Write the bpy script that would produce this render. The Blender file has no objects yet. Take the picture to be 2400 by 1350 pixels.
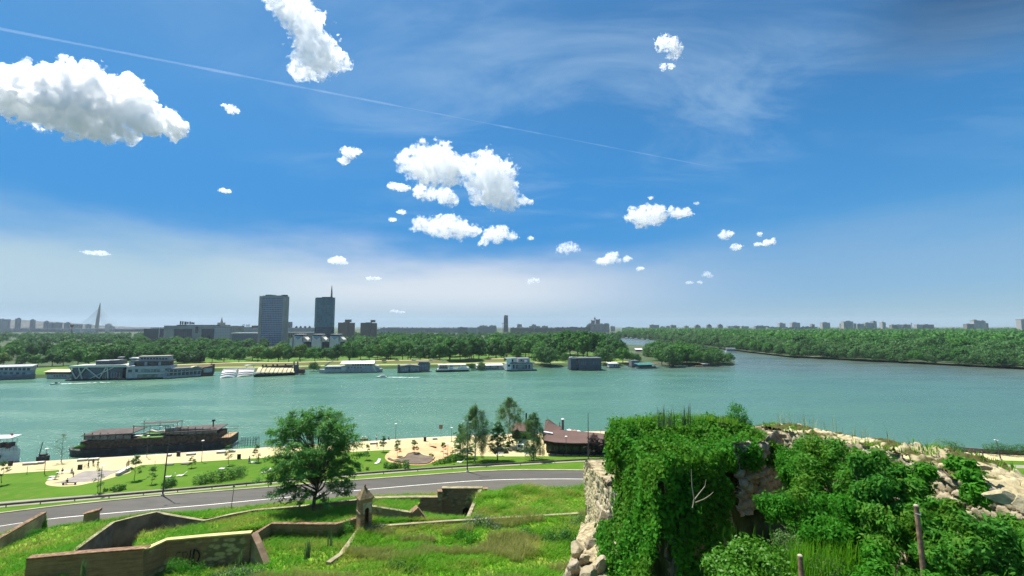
import bpy, bmesh, math, random
import numpy as np
from mathutils import Vector, Matrix
from mathutils.geometry import tessellate_polygon
R = math.radians
random.seed(7)
S = bpy.context.scene
COL = S.collection
# ------------------------------------------------------------------ camera
CAMZ, FPX, HOR = 40.0, 1050.0, 763.0          # eye height above the river, focal length and horizon in photo pixels
PITCH = math.atan((HOR - 675.0) / FPX)
cam = bpy.data.objects.new('camera', bpy.data.cameras.new('camera'))
COL.objects.link(cam)
cam.location = (0, 0, CAMZ)
cam.rotation_euler = (R(90) + PITCH, 0, 0)
cam.data.sensor_width = 36.0
cam.data.lens = 36.0 * FPX / 2400.0
cam.data.clip_start = 0.5
cam.data.clip_end = 90000
S.camera = cam
# ------------------------------------------------------------------ sun, sky, exposure
SUN_EL, SUN_AZ = R(64), math.atan2(-0.77, 0.64)     # azimuth from +Y towards +X
SUN_DIR = Vector((math.sin(SUN_AZ) * math.cos(SUN_EL), math.cos(SUN_AZ) * math.cos(SUN_EL), math.sin(SUN_EL)))
sl = bpy.data.lights.new('sun', 'SUN')
sl.energy = 4.9
sl.angle = R(0.5)
sl.color = (1.0, 0.95, 0.86)
so = bpy.data.objects.new('sun', sl)
so.rotation_euler = SUN_DIR.to_track_quat('Z', 'Y').to_euler()
COL.objects.link(so)
S.view_settings.view_transform = 'Standard'
S.view_settings.look = 'None'
S.view_settings.gamma = 1.0
S.view_settings.exposure = 0.80
S.cycles.use_denoising = True
S.cycles.denoising_prefilter = 'FAST'
S.cycles.use_adaptive_sampling = False
S.cycles.volume_bounces = 20
S.cycles.max_bounces = 20
S.cycles.diffuse_bounces = 3
S.cycles.glossy_bounces = 3
S.cycles.transparent_max_bounces = 12
S.cycles.sample_clamp_indirect = 6.0
world = bpy.data.worlds.new('World')
S.world = world
world.use_nodes = True
wt = world.node_tree
wt.nodes.clear()
class NT:
 """small helper for writing node trees as expressions"""
 def __init__(s, tree):
  s.t = tree
 def n(s, kind, **kw):
  nd = s.t.nodes.new(kind)
  ins = kw.pop('i', {})
  for k, v in kw.items():
   setattr(nd, k, v)
  for k, v in ins.items():
   s.put(nd.inputs[k], v)
  return nd
 def put(s, sock, v):
  if isinstance(v, bpy.types.NodeSocket):
   s.t.links.new(v, sock)
  elif isinstance(v, bpy.types.Node):
   s.t.links.new(v.outputs[0], sock)
  else:
   if hasattr(sock.default_value, '__len__') and not hasattr(v, '__len__'):
    v = [v] * len(sock.default_value)
   if hasattr(sock.default_value, '__len__') and len(sock.default_value) == 4 and len(v) == 3:
    v = tuple(v) + (1,)
   sock.default_value = v
 def m(s, op, a, b=0.0, c=0.0):
  nd = s.t.nodes.new('ShaderNodeMath')
  nd.operation = op
  for k, v in zip((0, 1, 2), (a, b, c)):
   s.put(nd.inputs[k], v)
  return nd.outputs[0]
 def mr(s, v, a, b, c=0.0, d=1.0, smooth=True):
  nd = s.t.nodes.new('ShaderNodeMapRange')
  nd.interpolation_type = 'SMOOTHSTEP' if smooth else 'LINEAR'
  for k, x in zip(('Value', 'From Min', 'From Max', 'To Min', 'To Max'), (v, a, b, c, d)):
   s.put(nd.inputs[k], x)
  return nd.outputs[0]
 def mix(s, f, a, b, mode='MIX'):
  nd = s.t.nodes.new('ShaderNodeMix')
  nd.data_type = 'RGBA'
  nd.blend_type = mode
  s.put(nd.inputs[0], f)
  s.put(nd.inputs[6], a)
  s.put(nd.inputs[7], b)
  return nd.outputs[2]
 def noise(s, vec, scale, detail=4, rough=0.55, dist=0.0, w=None):
  nd = s.t.nodes.new('ShaderNodeTexNoise')
  s.put(nd.inputs['Vector'], vec)
  nd.inputs['Scale'].default_value = scale
  nd.inputs['Detail'].default_value = detail
  nd.inputs['Roughness'].default_value = rough
  nd.inputs['Distortion'].default_value = dist
  return nd.outputs[0]
 def mapping(s, vec, scale=(1, 1, 1), rot=(0, 0, 0), loc=(0, 0, 0)):
  nd = s.t.nodes.new('ShaderNodeMapping')
  s.put(nd.inputs['Vector'], vec)
  nd.inputs['Scale'].default_value = scale
  nd.inputs['Rotation'].default_value = rot
  nd.inputs['Location'].default_value = loc
  return nd.outputs[0]
def make_world():
 g = NT(wt)
 sky = g.n('ShaderNodeTexSky', sky_type='NISHITA', sun_disc=False)
 sky.sun_elevation = SUN_EL
 sky.sun_rotation = SUN_AZ
 sky.altitude = 100
 sky.air_density = 1.0
 sky.dust_density = 0.6
 sky.ozone_density = 2.0
 hs = g.n('ShaderNodeHueSaturation', i={'Saturation': 1.32, 'Value': 0.92, 'Color': sky})
 blue = g.mix(1.0, hs.outputs[0], (0.72, 1.03, 1.04), 'MULTIPLY')
 d = g.n('ShaderNodeTexCoord').outputs['Generated']
 sp = g.n('ShaderNodeSeparateXYZ', i={0: d})
 x, y, z = sp.outputs
 zz = g.m('MAXIMUM', z, 0.02)
 # a high cirrus sheet: a plane far overhead, so its streaks run into the horizon
 u = g.m('DIVIDE', x, g.m('ADD', zz, 0.08))
 v = g.m('DIVIDE', y, g.m('ADD', zz, 0.08))
 uv = g.n('ShaderNodeCombineXYZ', i={0: u, 1: v, 2: 0.0}).outputs[0]
 big = g.noise(g.mapping(uv, (0.30, 0.55, 1), (0, 0, R(-18)), (3.1, 0.4, 0)), 1.0, 3, 0.5, 0.4)
 fine = g.noise(g.mapping(uv, (0.9, 1.9, 1), (0, 0, R(-32)), (1.7, 5.2, 0)), 1.0, 7, 0.62, 0.9)
 cir = g.m('MULTIPLY', g.mr(big, 0.36, 0.66), g.mr(fine, 0.40, 0.74))
 veil = g.mr(g.noise(g.mapping(uv, (0.22, 0.30, 1), (0, 0, R(30)), (8.0, 2.0, 0)), 1.0, 4, 0.55), 0.35, 0.75)
 # thin cirrostratus low over the city, denser to the left
 edge = g.noise(g.mapping(d, (2.2, 2.2, 9.0)), 1.0, 5, 0.55)
 zl = g.m('ADD', z, g.m('MULTIPLY', g.m('SUBTRACT', edge, 0.5), 0.16))
 low = g.mr(zl, 0.205, 0.085)
 lowf = g.m('MULTIPLY', low, g.mr(x, 0.55, -0.05, 0.62, 0.90))
 cirf = g.m('MULTIPLY', cir, g.mr(z, 0.16, 0.34, 0.0, 0.62))
 # clean deep blue belt between the low haze and the veiled upper sky
 c0 = g.mix(g.m('MULTIPLY', g.mr(z, 0.62, 0.20), g.mr(x, 0.95, 0.0, 0.35, 0.80)), blue, (0.20, 1.85, 4.75))
 grey = g.m('MULTIPLY', g.mr(veil, 0, 1, 0.35, 1.0), g.mr(z, 0.24, 0.58, 0.0, 0.75))
 c1 = g.mix(grey, c0, g.mix(g.mr(x, -0.4, 0.6), (0.62, 1.95, 3.9), (0.44, 1.30, 2.75)))
 dark = g.m('MULTIPLY', g.mr(x, 0.50, 0.66), g.mr(g.m('ADD', z, g.m('ADD', g.m('MULTIPLY', x, 0.25), g.m('MULTIPLY', fine, 0.16))), 0.60, 0.72))
 c1 = g.mix(g.m('MULTIPLY', dark, 0.85), c1, (0.28, 0.80, 1.75))
 c2 = g.mix(cirf, c1, (2.9, 4.3, 5.9))
 hz_ = g.mix(g.mr(x, -0.05, 0.6), g.mix(g.mr(x, -0.30, -0.62), (5.4, 5.8, 6.2), (3.5, 4.7, 5.3)), (2.0, 3.25, 4.9))
 hz_ = g.mix(g.mr(z, 0.075, 0.0), hz_, (2.7, 3.75, 4.6))
 c3 = g.mix(lowf, c2, hz_)
 bg = g.n('ShaderNodeBackground', i={'Color': c3, 'Strength': 0.080})
 out = g.n('ShaderNodeOutputWorld', i={'Surface': bg.outputs[0]})
make_world()
# ------------------------------------------------------------------ picture geometry: pixel of the photo -> point of the place
def ray(px, py):
 x, y = (px - 1200.0) / FPX, (675.0 - py) / FPX
 return np.array((x, math.cos(PITCH) - y * math.sin(PITCH), math.sin(PITCH) + y * math.cos(PITCH)))
def Wp(px, py, z=0.0):
 d = ray(px, py)
 t = (z - CAMZ) / d[2]
 return np.array((0, 0, CAMZ)) + d * t
def Dp(px, py, Y):
 d = ray(px, py)
 return np.array((0, 0, CAMZ)) + d * (Y / d[1])
# ------------------------------------------------------------------ mesh helpers
def tag(o, label=None, cat=None, group=None, kind=None):
 if label: o['label'] = label
 if cat: o['category'] = cat
 if group: o['group'] = group
 if kind: o['kind'] = kind
 return o
def link(name, me, mats, parent=None):
 o = bpy.data.objects.new(name, me)
 COL.objects.link(o)
 for m_ in (mats if isinstance(mats, (list, tuple)) else [mats]):
  me.materials.append(m_)
 if parent is not None:
  o.parent = parent
 return o
def empty(name, label, cat, loc=(0, 0, 0), rz=0.0, group=None, scale=1.0):
 o = bpy.data.objects.new(name, None)
 COL.objects.link(o)
 o.location = loc
 o.rotation_euler = (0, 0, rz)
 o.scale = (scale,) * 3
 o.empty_display_size = 0.3
 return tag(o, label, cat, group)
def np_mesh(name, V, F):
 """mesh from arrays; all faces of one size"""
 V = np.asarray(V, dtype=np.float32).reshape(-1, 3)
 F = np.asarray(F, dtype=np.int32)
 k = F.shape[1]
 me = bpy.data.meshes.new(name)
 me.vertices.add(len(V))
 me.vertices.foreach_set('co', V.ravel())
 me.loops.add(F.size)
 me.loops.foreach_set('vertex_index', F.ravel())
 me.polygons.add(len(F))
 me.polygons.foreach_set('loop_start', np.arange(0, F.size, k, dtype=np.int32))
 me.update(calc_edges=True)
 return me
class MB:
 def __init__(s):
  s.v, s.f = [], []
 def add(s, vs, fs):
  b = len(s.v)
  s.v += [tuple(map(float, p)) for p in vs]
  s.f += [tuple(b + i for i in q) for q in fs]
  return s
 def box(s, x0, x1, y0, y1, z0, z1, taper=0.0):
  t = taper
  return s.add([(x0, y0, z0), (x1, y0, z0), (x1, y1, z0), (x0, y1, z0),
     (x0 + t, y0 + t, z1), (x1 - t, y0 + t, z1), (x1 - t, y1 - t, z1), (x0 + t, y1 - t, z1)],
     [(3, 2, 1, 0), (4, 5, 6, 7), (0, 1, 5, 4), (1, 2, 6, 5), (2, 3, 7, 6), (3, 0, 4, 7)])
 def prism(s, poly, a0, a1, axis='z'):
  """poly of 2D points extruded along an axis (x: poly=(y,z), y: poly=(x,z), z: poly=(x,y))"""
  n = len(poly)
  if axis == 'z':
   mk = lambda p, a: (p[0], p[1], a)
  elif axis == 'y':
   mk = lambda p, a: (p[0], a, p[1])
  else:
   mk = lambda p, a: (a, p[0], p[1])
  vs = [mk(p, a0) for p in poly] + [mk(p, a1) for p in poly]
  tri = tessellate_polygon([[Vector((p[0], p[1], 0)) for p in poly]])
  fs = [tuple(t) for t in tri] + [tuple(n + i for i in reversed(t)) for t in tri]
  fs += [(i, (i + 1) % n, n + (i + 1) % n, n + i) for i in range(n)]
  return s.add(vs, fs)
 def tube(s, pts, r, n=6, cap=True):
  pts = [Vector(p) for p in pts]
  rs = r if hasattr(r, '__len__') else [r] * len(pts)
  vs, fs = [], []
  for i, p in enumerate(pts):
   d = (pts[min(i + 1, len(pts) - 1)] - pts[max(i - 1, 0)]).normalized()
   a = d.orthogonal().normalized() if abs(d.z) > 0.95 else d.cross(Vector((0, 0, 1))).normalized()
   b = d.cross(a)
   vs += [p + (a * math.cos(2 * math.pi * k / n) + b * math.sin(2 * math.pi * k / n)) * rs[i] for k in range(n)]
  for i in range(len(pts) - 1):
   fs += [(i * n + k, i * n + (k + 1) % n, (i + 1) * n + (k + 1) % n, (i + 1) * n + k) for k in range(n)]
  if cap:
   fs += [tuple(reversed(range(n))), tuple((len(pts) - 1) * n + k for k in range(n))]
  return s.add(vs, fs)
 def bar(s, a, b, w, h=None):
  """square bar between two points"""
  a, b = Vector(a), Vector(b)
  d = (b - a).normalized()
  sx = d.cross(Vector((0, 0, 1)))
  sx = sx.normalized() if sx.length > 1e-4 else Vector((1, 0, 0))
  sy = sx.cross(d)
  h = h or w
  c = [sx * w / 2 * i + sy * h / 2 * j for i, j in ((-1, -1), (1, -1), (1, 1), (-1, 1))]
  return s.add([a + k for k in c] + [b + k for k in c],
     [(3, 2, 1, 0), (4, 5, 6, 7), (0, 1, 5, 4), (1, 2, 6, 5), (2, 3, 7, 6), (3, 0, 4, 7)])
 def lathe(s, prof, n=12, c=(0, 0)):
  vs, fs = [], []
  for r, z in prof:
   vs += [(c[0] + r * math.cos(2 * math.pi * k / n), c[1] + r * math.sin(2 * math.pi * k / n), z) for k in range(n)]
  for i in range(len(prof) - 1):
   fs += [(i * n + k, i * n + (k + 1) % n, (i + 1) * n + (k + 1) % n, (i + 1) * n + k) for k in range(n)]
  fs += [tuple(reversed(range(n))), tuple((len(prof) - 1) * n + k for k in range(n))]
  return s.add(vs, fs)
 def build(s, name, m_, parent=None, smooth=False):
  me = bpy.data.meshes.new(name)
  me.from_pydata(s.v, [], s.f)
  me.update()
  if smooth:
   me.shade_smooth()
  return link(name, me, m_, parent)
def copy_tree(o, parent=None):
 c = o.copy()
 COL.objects.link(c)
 if parent is not None:
  c.parent = parent
 for ch in list(o.children):
  copy_tree(ch, c)
 return c
def resample(pts, step):
 """polyline of px points resampled finely"""
 out = []
 for a, b in zip(pts[:-1], pts[1:]):
  a, b = np.array(a, float), np.array(b, float)
  n = max(1, int(np.linalg.norm(b[:2] - a[:2]) / step))
  out += [a + (b - a) * k / n for k in range(n)]
 out.append(np.array(pts[-1], float))
 return out
def interp_poly(pts, xs):
 p = np.array(pts, float)
 return [np.interp(xs, p[:, 0], p[:, k]) for k in range(p.shape[1])]
def smooth1(a, k=9):
 pad = np.pad(a, k, mode='edge')
 # keep linear trend at the ends
 pad[:k] = a[0] + (a[1] - a[0]) * np.arange(-k, 0)
 pad[-k:] = a[-1] + (a[-1] - a[-2]) * np.arange(1, k + 1)
 w = np.hanning(2 * k + 3)[1:-1]
 w /= w.sum()
 return np.convolve(pad, w, 'valid')
def world_line(pts, x0=-300, x1=2700, n=151, k=4, dz=0.0):
 """(px,py,z) polyline -> smooth world polyline sampled at equal px steps"""
 xs = np.linspace(x0, x1, n)
 _, ys, zs = interp_poly(pts, xs)
 ys, zs = smooth1(ys, k), smooth1(zs, k)
 P = np.array([Wp(a, b, c) for a, b, c in zip(xs, ys, zs)])
 P[:, 2] += dz
 return P
def ribbon(name, A, B, m_, sub=1, parent=None):
 rows = [A + (B - A) * t for t in np.linspace(0, 1, sub + 1)]
 V = np.concatenate(rows)
 n = len(A)
 F = [(r * n + i, r * n + i + 1, (r + 1) * n + i + 1, (r + 1) * n + i) for r in range(sub) for i in range(n - 1)]
 F = [q[::-1] for q in F] if np.cross(A[1] - A[0], B[0] - A[0])[2] < 0 else F
 me = np_mesh(name, V, F)
 return link(name, me, m_, parent)
# ------------------------------------------------------------------ numpy noise
def vnoise(P, seed=0):
 """value noise in 3D, 0..1"""
 P = np.asarray(P, dtype=np.float64)
 i = np.floor(P).astype(np.int64)
 f = P - i
 f = f * f * (3 - 2 * f)
 def h(a, b, c):
  n = (a * 374761393 + b * 668265263 + c * 2147483647 + seed * 1442695041) & 0xFFFFFFFF
  n = ((n ^ (n >> 13)) * 1274126177) & 0xFFFFFFFF
  n = ((n ^ (n >> 16)) * 2246822519) & 0xFFFFFFFF
  return ((n ^ (n >> 15)) & 0xFFFF) / 65535.0
 r = 0
 for dx in (0, 1):
  for dy in (0, 1):
   for dz in (0, 1):
    w = (f[..., 0] if dx else 1 - f[..., 0]) * (f[..., 1] if dy else 1 - f[..., 1]) * (f[..., 2] if dz else 1 - f[..., 2])
    r = r + w * h(i[..., 0] + dx, i[..., 1] + dy, i[..., 2] + dz)
 return r
def fbm(P, octv=4, seed=0, gain=0.5):
 P = np.asarray(P, float)
 a, s, t = 1.0, 0.0, 0.0
 for k in range(octv):
  s = s + a * vnoise(P * 2.03 ** k + 17.3 * k, seed + k)
  t += a
  a *= gain
 return s / t
# ------------------------------------------------------------------ materials
MATS = {}
def mat(name, col, rough=0.8, var=0.15, vscale=0.5, bump=0.0, bscale=20.0, spec=0.25, metal=0.0, col2=None, det=5):
 """plain surface with natural variation"""
 if name in MATS: return MATS[name]
 m_ = bpy.data.materials.new(name)
 m_.use_nodes = True
 t = m_.node_tree
 g = NT(t)
 b = t.nodes['Principled BSDF']
 oc = g.n('ShaderNodeTexCoord').outputs['Object']
 f = g.noise(oc, vscale, det, 0.6)
 c2 = col2 or tuple(c * (1 - 2 * var) for c in col)
 c1 = col if col2 else tuple(min(1, c * (1 + 2 * var)) for c in col)
 g.put(b.inputs['Base Color'], g.mix(g.mr(f, 0.3, 0.7), c2, c1))
 b.inputs['Roughness'].default_value = rough
 b.inputs['Specular IOR Level'].default_value = spec
 b.inputs['Metallic'].default_value = metal
 if bump:
  bn = g.n('ShaderNodeBump', i={'Strength': 0.6, 'Distance': bump, 'Height': g.noise(oc, bscale, 4, 0.6)})
  t.links.new(bn.outputs[0], b.inputs['Normal'])
 MATS[name] = m_
 return m_
def glassy(name, col, rough=0.12, spec=0.6):
 m_ = mat(name, col, rough, 0.10, 0.3, spec=spec)
 return m_
def leaf_mat(name, c1, c2, trans=0.35, rough=0.55, pscale=0.0, c3=None, spec=0.25):
 """leaves: random tint per leaf and per plant, some light let through"""
 if name in MATS: return MATS[name]
 m_ = bpy.data.materials.new(name)
 m_.use_nodes = True
 t = m_.node_tree
 g = NT(t)
 b = t.nodes['Principled BSDF']
 geo = g.n('ShaderNodeNewGeometry')
 oi = g.n('ShaderNodeObjectInfo')
 r = g.m('ADD', g.m('MULTIPLY', geo.outputs['Random Per Island'], 0.45), g.m('MULTIPLY', oi.outputs['Random'], 0.55))
 col = g.mix(r, c1, c2)
 if c3:
  f = g.noise(geo.outputs['Position'], pscale, 4, 0.6)
  col = g.mix(g.mr(f, 0.42, 0.66), col, c3)
 g.put(b.inputs['Base Color'], col)
 b.inputs['Roughness'].default_value = rough
 b.inputs['Specular IOR Level'].default_value = spec
 tr = g.n('ShaderNodeBsdfTranslucent', i={'Color': g.mix(0.5, col, (0.07, 0.28, 0.015), 'MIX')})
 mx = g.n('ShaderNodeMixShader', i={0: trans})
 t.links.new(b.outputs[0], mx.inputs[1])
 t.links.new(tr.outputs[0], mx.inputs[2])
 t.links.new(mx.outputs[0], t.nodes['Material Output'].inputs['Surface'])
 MATS[name] = m_
 return m_
def grid_mat(name, frame, pane, sx, sz, fw=0.12, rough=0.15, ax='x', var=0.5):
 """curtain wall: panes in a grid of mullions, object space"""
 if name in MATS: return MATS[name]
 m_ = bpy.data.materials.new(name)
 m_.use_nodes = True
 t = m_.node_tree
 g = NT(t)
 b = t.nodes['Principled BSDF']
 oc = g.n('ShaderNodeTexCoord').outputs['Object']
 x, y, z = g.n('ShaderNodeSeparateXYZ', i={0: oc}).outputs
 h = g.m('ADD', x, y)
 u, w = g.m('DIVIDE', h, sx), g.m('DIVIDE', z, sz)
 fu, fz = g.m('FRACT', u), g.m('FRACT', w)
 inside = g.m('MULTIPLY', g.m('GREATER_THAN', fu, fw), g.m('GREATER_THAN', fz, fw * 1.6))
 cell = g.n('ShaderNodeCombineXYZ', i={0: g.m('FLOOR', u), 1: g.m('FLOOR', w), 2: 0.0})
 wn = g.n('ShaderNodeTexWhiteNoise', noise_dimensions='3D', i={0: cell.outputs[0]})
 p = g.mix(g.m('MULTIPLY', wn.outputs[0], var), pane, tuple(min(1, c * 2.0 + 0.02) for c in pane))
 g.put(b.inputs['Base Color'], g.mix(inside, frame, p))
 g.put(b.inputs['Roughness'], g.mr(inside, 0, 1, 0.6, rough))
 MATS[name] = m_
 return m_
def brick_mat(name, c1, c2, mortar, bw=0.28, bh=0.08, rough=0.9, patch=None, pscale=0.4):
 if name in MATS: return MATS[name]
 m_ = bpy.data.materials.new(name)
 m_.use_nodes = True
 t = m_.node_tree
 g = NT(t)
 b = t.nodes['Principled BSDF']
 oc = g.n('ShaderNodeTexCoord').outputs['UV']
 op = g.n('ShaderNodeTexCoord').outputs['Object']
 br = g.n('ShaderNodeTexBrick', i={'Vector': oc, 'Color1': c1, 'Color2': c2, 'Mortar': mortar, 'Scale': 1.0,
         'Mortar Size': 0.012, 'Brick Width': bw, 'Row Height': bh, 'Bias': -0.2})
 col = br.outputs[0]
 col = g.mix(g.mr(g.noise(op, 0.9, 6, 0.65), 0.35, 0.75, 0.0, 0.7), col, tuple(c * 0.6 for c in c1))
 col = g.mix(g.mr(g.noise(g.mapping(oc, (0.35, 4.2, 1)), 1.0, 5, 0.7), 0.42, 0.68, 0.0, 0.75), col, tuple(c * 0.42 for c in c1))
 if patch:
  vo = g.n('ShaderNodeTexVoronoi', i={'Vector': g.mapping(oc, (1.1, 2.0, 1)), 'Scale': 1.0})
  stone = g.mix(g.mr(vo.outputs['Distance'], 0.30, 0.62), patch, tuple(c * 0.35 for c in patch))
  col = g.mix(g.mr(g.noise(op, pscale, 4, 0.6), 0.46, 0.58), col, stone)
 g.put(b.inputs['Base Color'], col)
 b.inputs['Roughness'].default_value = rough
 b.inputs['Specular IOR Level'].default_value = 0.15
 bn = g.n('ShaderNodeBump', i={'Strength': 0.8, 'Distance': 0.03, 'Height': g.m('ADD', g.noise(op, 6, 5, 0.7), g.m('MULTIPLY', br.outputs['Fac'], -0.5))})
 t.links.new(bn.outputs[0], b.inputs['Normal'])
 MATS[name] = m_
 return m_
def ground_mat(name, cols, scales, bump=0.05, bscale=8.0, rough=0.95, streak=None):
 """ground cover: three tints mixed by large and small noise in place coordinates"""
 if name in MATS: return MATS[name]
 m_ = bpy.data.materials.new(name)
 m_.use_nodes = True
 t = m_.node_tree
 g = NT(t)
 b = t.nodes['Principled BSDF']
 p = g.n('ShaderNodeNewGeometry').outputs['Position']
 if streak:
  p = g.mapping(p, streak)
 a = g.noise(p, scales[0], 5, 0.6)
 f = g.noise(p, scales[1], 6, 0.7)
 c = g.mix(g.mr(a, 0.40, 0.62), cols[0], cols[1])
 c = g.mix(g.mr(f, 0.42, 0.75), c, cols[2])
 g.put(b.inputs['Base Color'], c)
 b.inputs['Roughness'].default_value = rough
 b.inputs['Specular IOR Level'].default_value = 0.1
 if bump:
  bn = g.n('ShaderNodeBump', i={'Strength': 0.7, 'Distance': bump, 'Height': g.noise(p, bscale, 5, 0.7)})
  t.links.new(bn.outputs[0], b.inputs['Normal'])
 MATS[name] = m_
 return m_
# ================================================================== materials of the setting
def water_mat():
 m_ = bpy.data.materials.new('river_water')
 m_.use_nodes = True
 t = m_.node_tree
 g = NT(t)
 b = t.nodes['Principled BSDF']
 p = g.n('ShaderNodeNewGeometry').outputs['Position']
 x, y, z = g.n('ShaderNodeSeparateXYZ', i={0: p}).outputs
 # silt: greener by the near bank, greyer where the two rivers meet far out to the right
 band = g.noise(g.mapping(p, (0.004, 0.012, 1)), 1.0, 4, 0.6)
 far = g.mr(g.m('ADD', g.m('ADD', y, g.m('MULTIPLY', x, 0.35)), g.m('MULTIPLY', band, 160.0)), 470.0, 640.0)
 east = g.mr(x, -60.0, 330.0)
 c = g.mix(east, (0.066, 0.166, 0.104), (0.060, 0.132, 0.102))
 c = g.mix(g.mr(band, 0.35, 0.7), c, g.mix(east, (0.077, 0.184, 0.117), (0.068, 0.144, 0.112)))
 c = g.mix(far, c, (0.080, 0.116, 0.096))
 g.put(b.inputs['Base Color'], c)
 wind = g.noise(g.mapping(p, (0.012, 0.035, 1), (0, 0, R(12))), 1.0, 5, 0.65)
 g.put(b.inputs['Roughness'], g.mr(wind, 0.35, 0.7, 0.16, 0.34))
 b.inputs['Specular IOR Level'].default_value = 0.34
 w1 = g.noise(g.mapping(p, (0.55, 1.1, 1), (0, 0, R(15))), 1.0, 6, 0.62, 0.6)
 w2 = g.noise(g.mapping(p, (0.09, 0.22, 1), (0, 0, R(-8))), 1.0, 4, 0.6, 0.5)
 h = g.m('ADD', g.m('MULTIPLY', w1, g.mr(wind, 0.3, 0.7, 0.35, 1.0)), g.m('MULTIPLY', w2, 1.5))
 bn = g.n('ShaderNodeBump', i={'Strength': 1.0, 'Distance': 0.42, 'Height': h})
 t.links.new(bn.outputs[0], b.inputs['Normal'])
 return m_
M_GRASS = ground_mat('lawn_grass', [(0.058, 0.145, 0.008), (0.080, 0.175, 0.012), (0.115, 0.160, 0.024)], (0.06, 0.5), 0.06, 5.0)
M_PARK = ground_mat('park_grass', [(0.06, 0.15, 0.02), (0.09, 0.19, 0.025), (0.13, 0.15, 0.05)], (0.02, 0.08), 0.0)
M_CITY = ground_mat('far_land', [(0.045, 0.085, 0.03), (0.06, 0.09, 0.04), (0.13, 0.13, 0.11)], (0.004, 0.02), 0.0)
M_PROM = ground_mat('promenade_paving', [(0.50, 0.42, 0.22), (0.54, 0.465, 0.25), (0.45, 0.36, 0.20)], (0.12, 0.6), 0.01, 6.0, 0.85)
M_PROM_EDGE = ground_mat('quay_edge_stone', [(0.55, 0.40, 0.27), (0.60, 0.47, 0.32), (0.50, 0.36, 0.25)], (0.1, 0.7), 0.01, 6.0, 0.85)
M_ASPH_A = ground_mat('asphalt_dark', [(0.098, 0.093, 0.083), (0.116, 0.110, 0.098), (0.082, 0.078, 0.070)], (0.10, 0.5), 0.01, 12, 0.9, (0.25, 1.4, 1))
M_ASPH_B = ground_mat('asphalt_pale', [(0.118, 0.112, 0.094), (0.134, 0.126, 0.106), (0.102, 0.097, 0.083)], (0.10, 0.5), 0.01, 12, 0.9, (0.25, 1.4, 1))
M_PATHA = ground_mat('footpath_asphalt', [(0.27, 0.25, 0.20), (0.31, 0.28, 0.22), (0.22, 0.20, 0.17)], (0.1, 0.6), 0.01, 8, 0.9)
M_KERB = mat('kerb_stone', (0.36, 0.33, 0.21), 0.9, 0.12, 0.4)
M_WHITE = mat('road_paint', (0.78, 0.77, 0.70), 0.7, 0.08, 0.8)
M_STONE_BANK = mat('revetment_stone', (0.23, 0.23, 0.21), 0.9, 0.25, 0.9, 0.08, 1.5)
M_WEED = ground_mat('wild_grass', [(0.085, 0.29, 0.008), (0.20, 0.32, 0.025), (0.33, 0.32, 0.08)], (0.11, 0.55), 0.25, 2.2)
M_CONC = mat('pale_concrete', (0.42, 0.41, 0.37), 0.85, 0.10, 0.6)
# ================================================================== water and far land
wm = np.array([(-6000, 60, 0), (6000, 60, 0), (6000, 9000, 0), (-6000, 9000, 0)], float)
gx = np.concatenate([np.linspace(-6000, -700, 6), np.linspace(-600, 700, 14), np.linspace(800, 6000, 6)])
gy = np.concatenate([np.linspace(70, 700, 10), np.linspace(900, 9000, 8)])
V = np.array([(a, b, 0.0) for b in gy for a in gx])
F = [(j * len(gx) + i, j * len(gx) + i + 1, (j + 1) * len(gx) + i + 1, (j + 1) * len(gx) + i) for j in range(len(gy) - 1) for i in range(len(gx) - 1)]
o = link('river', np_mesh('river', V, F), water_mat())
tag(o, 'wide turquoise river with wind ripples between the two banks', 'river', kind='structure')
LANDZ = 2.0
SHORE_A = [(-400, 912), (0, 888), (160, 886), (300, 880), (500, 871), (620, 872), (740, 867), (900, 865), (1000, 863), (1100, 859),
  (1200, 858), (1250, 862), (1340, 860), (1430, 858), (1480, 857), (1540, 856), (1600, 856), (1660, 858), (1717, 857)]
BACK_A = [(1706, 846), (1650, 834), (1600, 824), (1560, 817), (1530, 813), (1490, 811), (1440, 806), (1380, 799), (1300, 789)]
SHORE_B = [(1300, 785.5), (1400, 788), (1460, 791.5), (1530, 797), (1600, 806), (1650, 814), (1750, 826), (1850, 838), (2000, 846), (2100, 851), (2250, 859), (2400, 867), (2700, 884)]
def land(name, loop, n_shore, m_, label, cat):
 """flat land whose first n_shore outline points slope into the water"""
 P = [Vector((p[0], p[1])) for p in loop]
 n = len(P)
 area = sum(P[i].x * P[(i + 1) % n].y - P[(i + 1) % n].x * P[i].y for i in range(n))
 sgn = 1 if area > 0 else -1
 tri = tessellate_polygon([[Vector((p.x, p.y, 0)) for p in P]])
 vs = [(p.x, p.y, LANDZ) for p in P]
 fs = [tuple(t) for t in tri]
 for i in range(n_shore):
  a, b = P[max(i - 1, 0)], P[min(i + 1, n_shore - 1)]
  d = (b - a).normalized()
  o_ = Vector((d.y, -d.x)) * sgn * 6.0
  vs.append((P[i].x + o_.x, P[i].y + o_.y, -0.6))
 fs += [(i, i + 1, n + i + 1, n + i) for i in range(n_shore - 1)]
 me = bpy.data.meshes.new(name)
 me.from_pydata(vs, [], fs)
 me.update()
 bm = bmesh.new(); bm.from_mesh(me)
 bmesh.ops.recalc_face_normals(bm, faces=bm.faces)
 for f in bm.faces:
  if f.normal.z < 0: f.normal_flip()
 bm.to_mesh(me); bm.free()
 return tag(link(name, me, m_), label, cat, kind='structure')
def shorepts(l, inward):
 return [Wp(a, b, 0.0)[:2] + np.array(inward) for a, b in l]
shA = [(-9000, 120), (-1200, 190)] + [tuple(p) for p in shorepts(resample(SHORE_A, 60), (0, 6))] + [tuple(p) for p in shorepts(resample(BACK_A, 60), (0, -6))]
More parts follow.
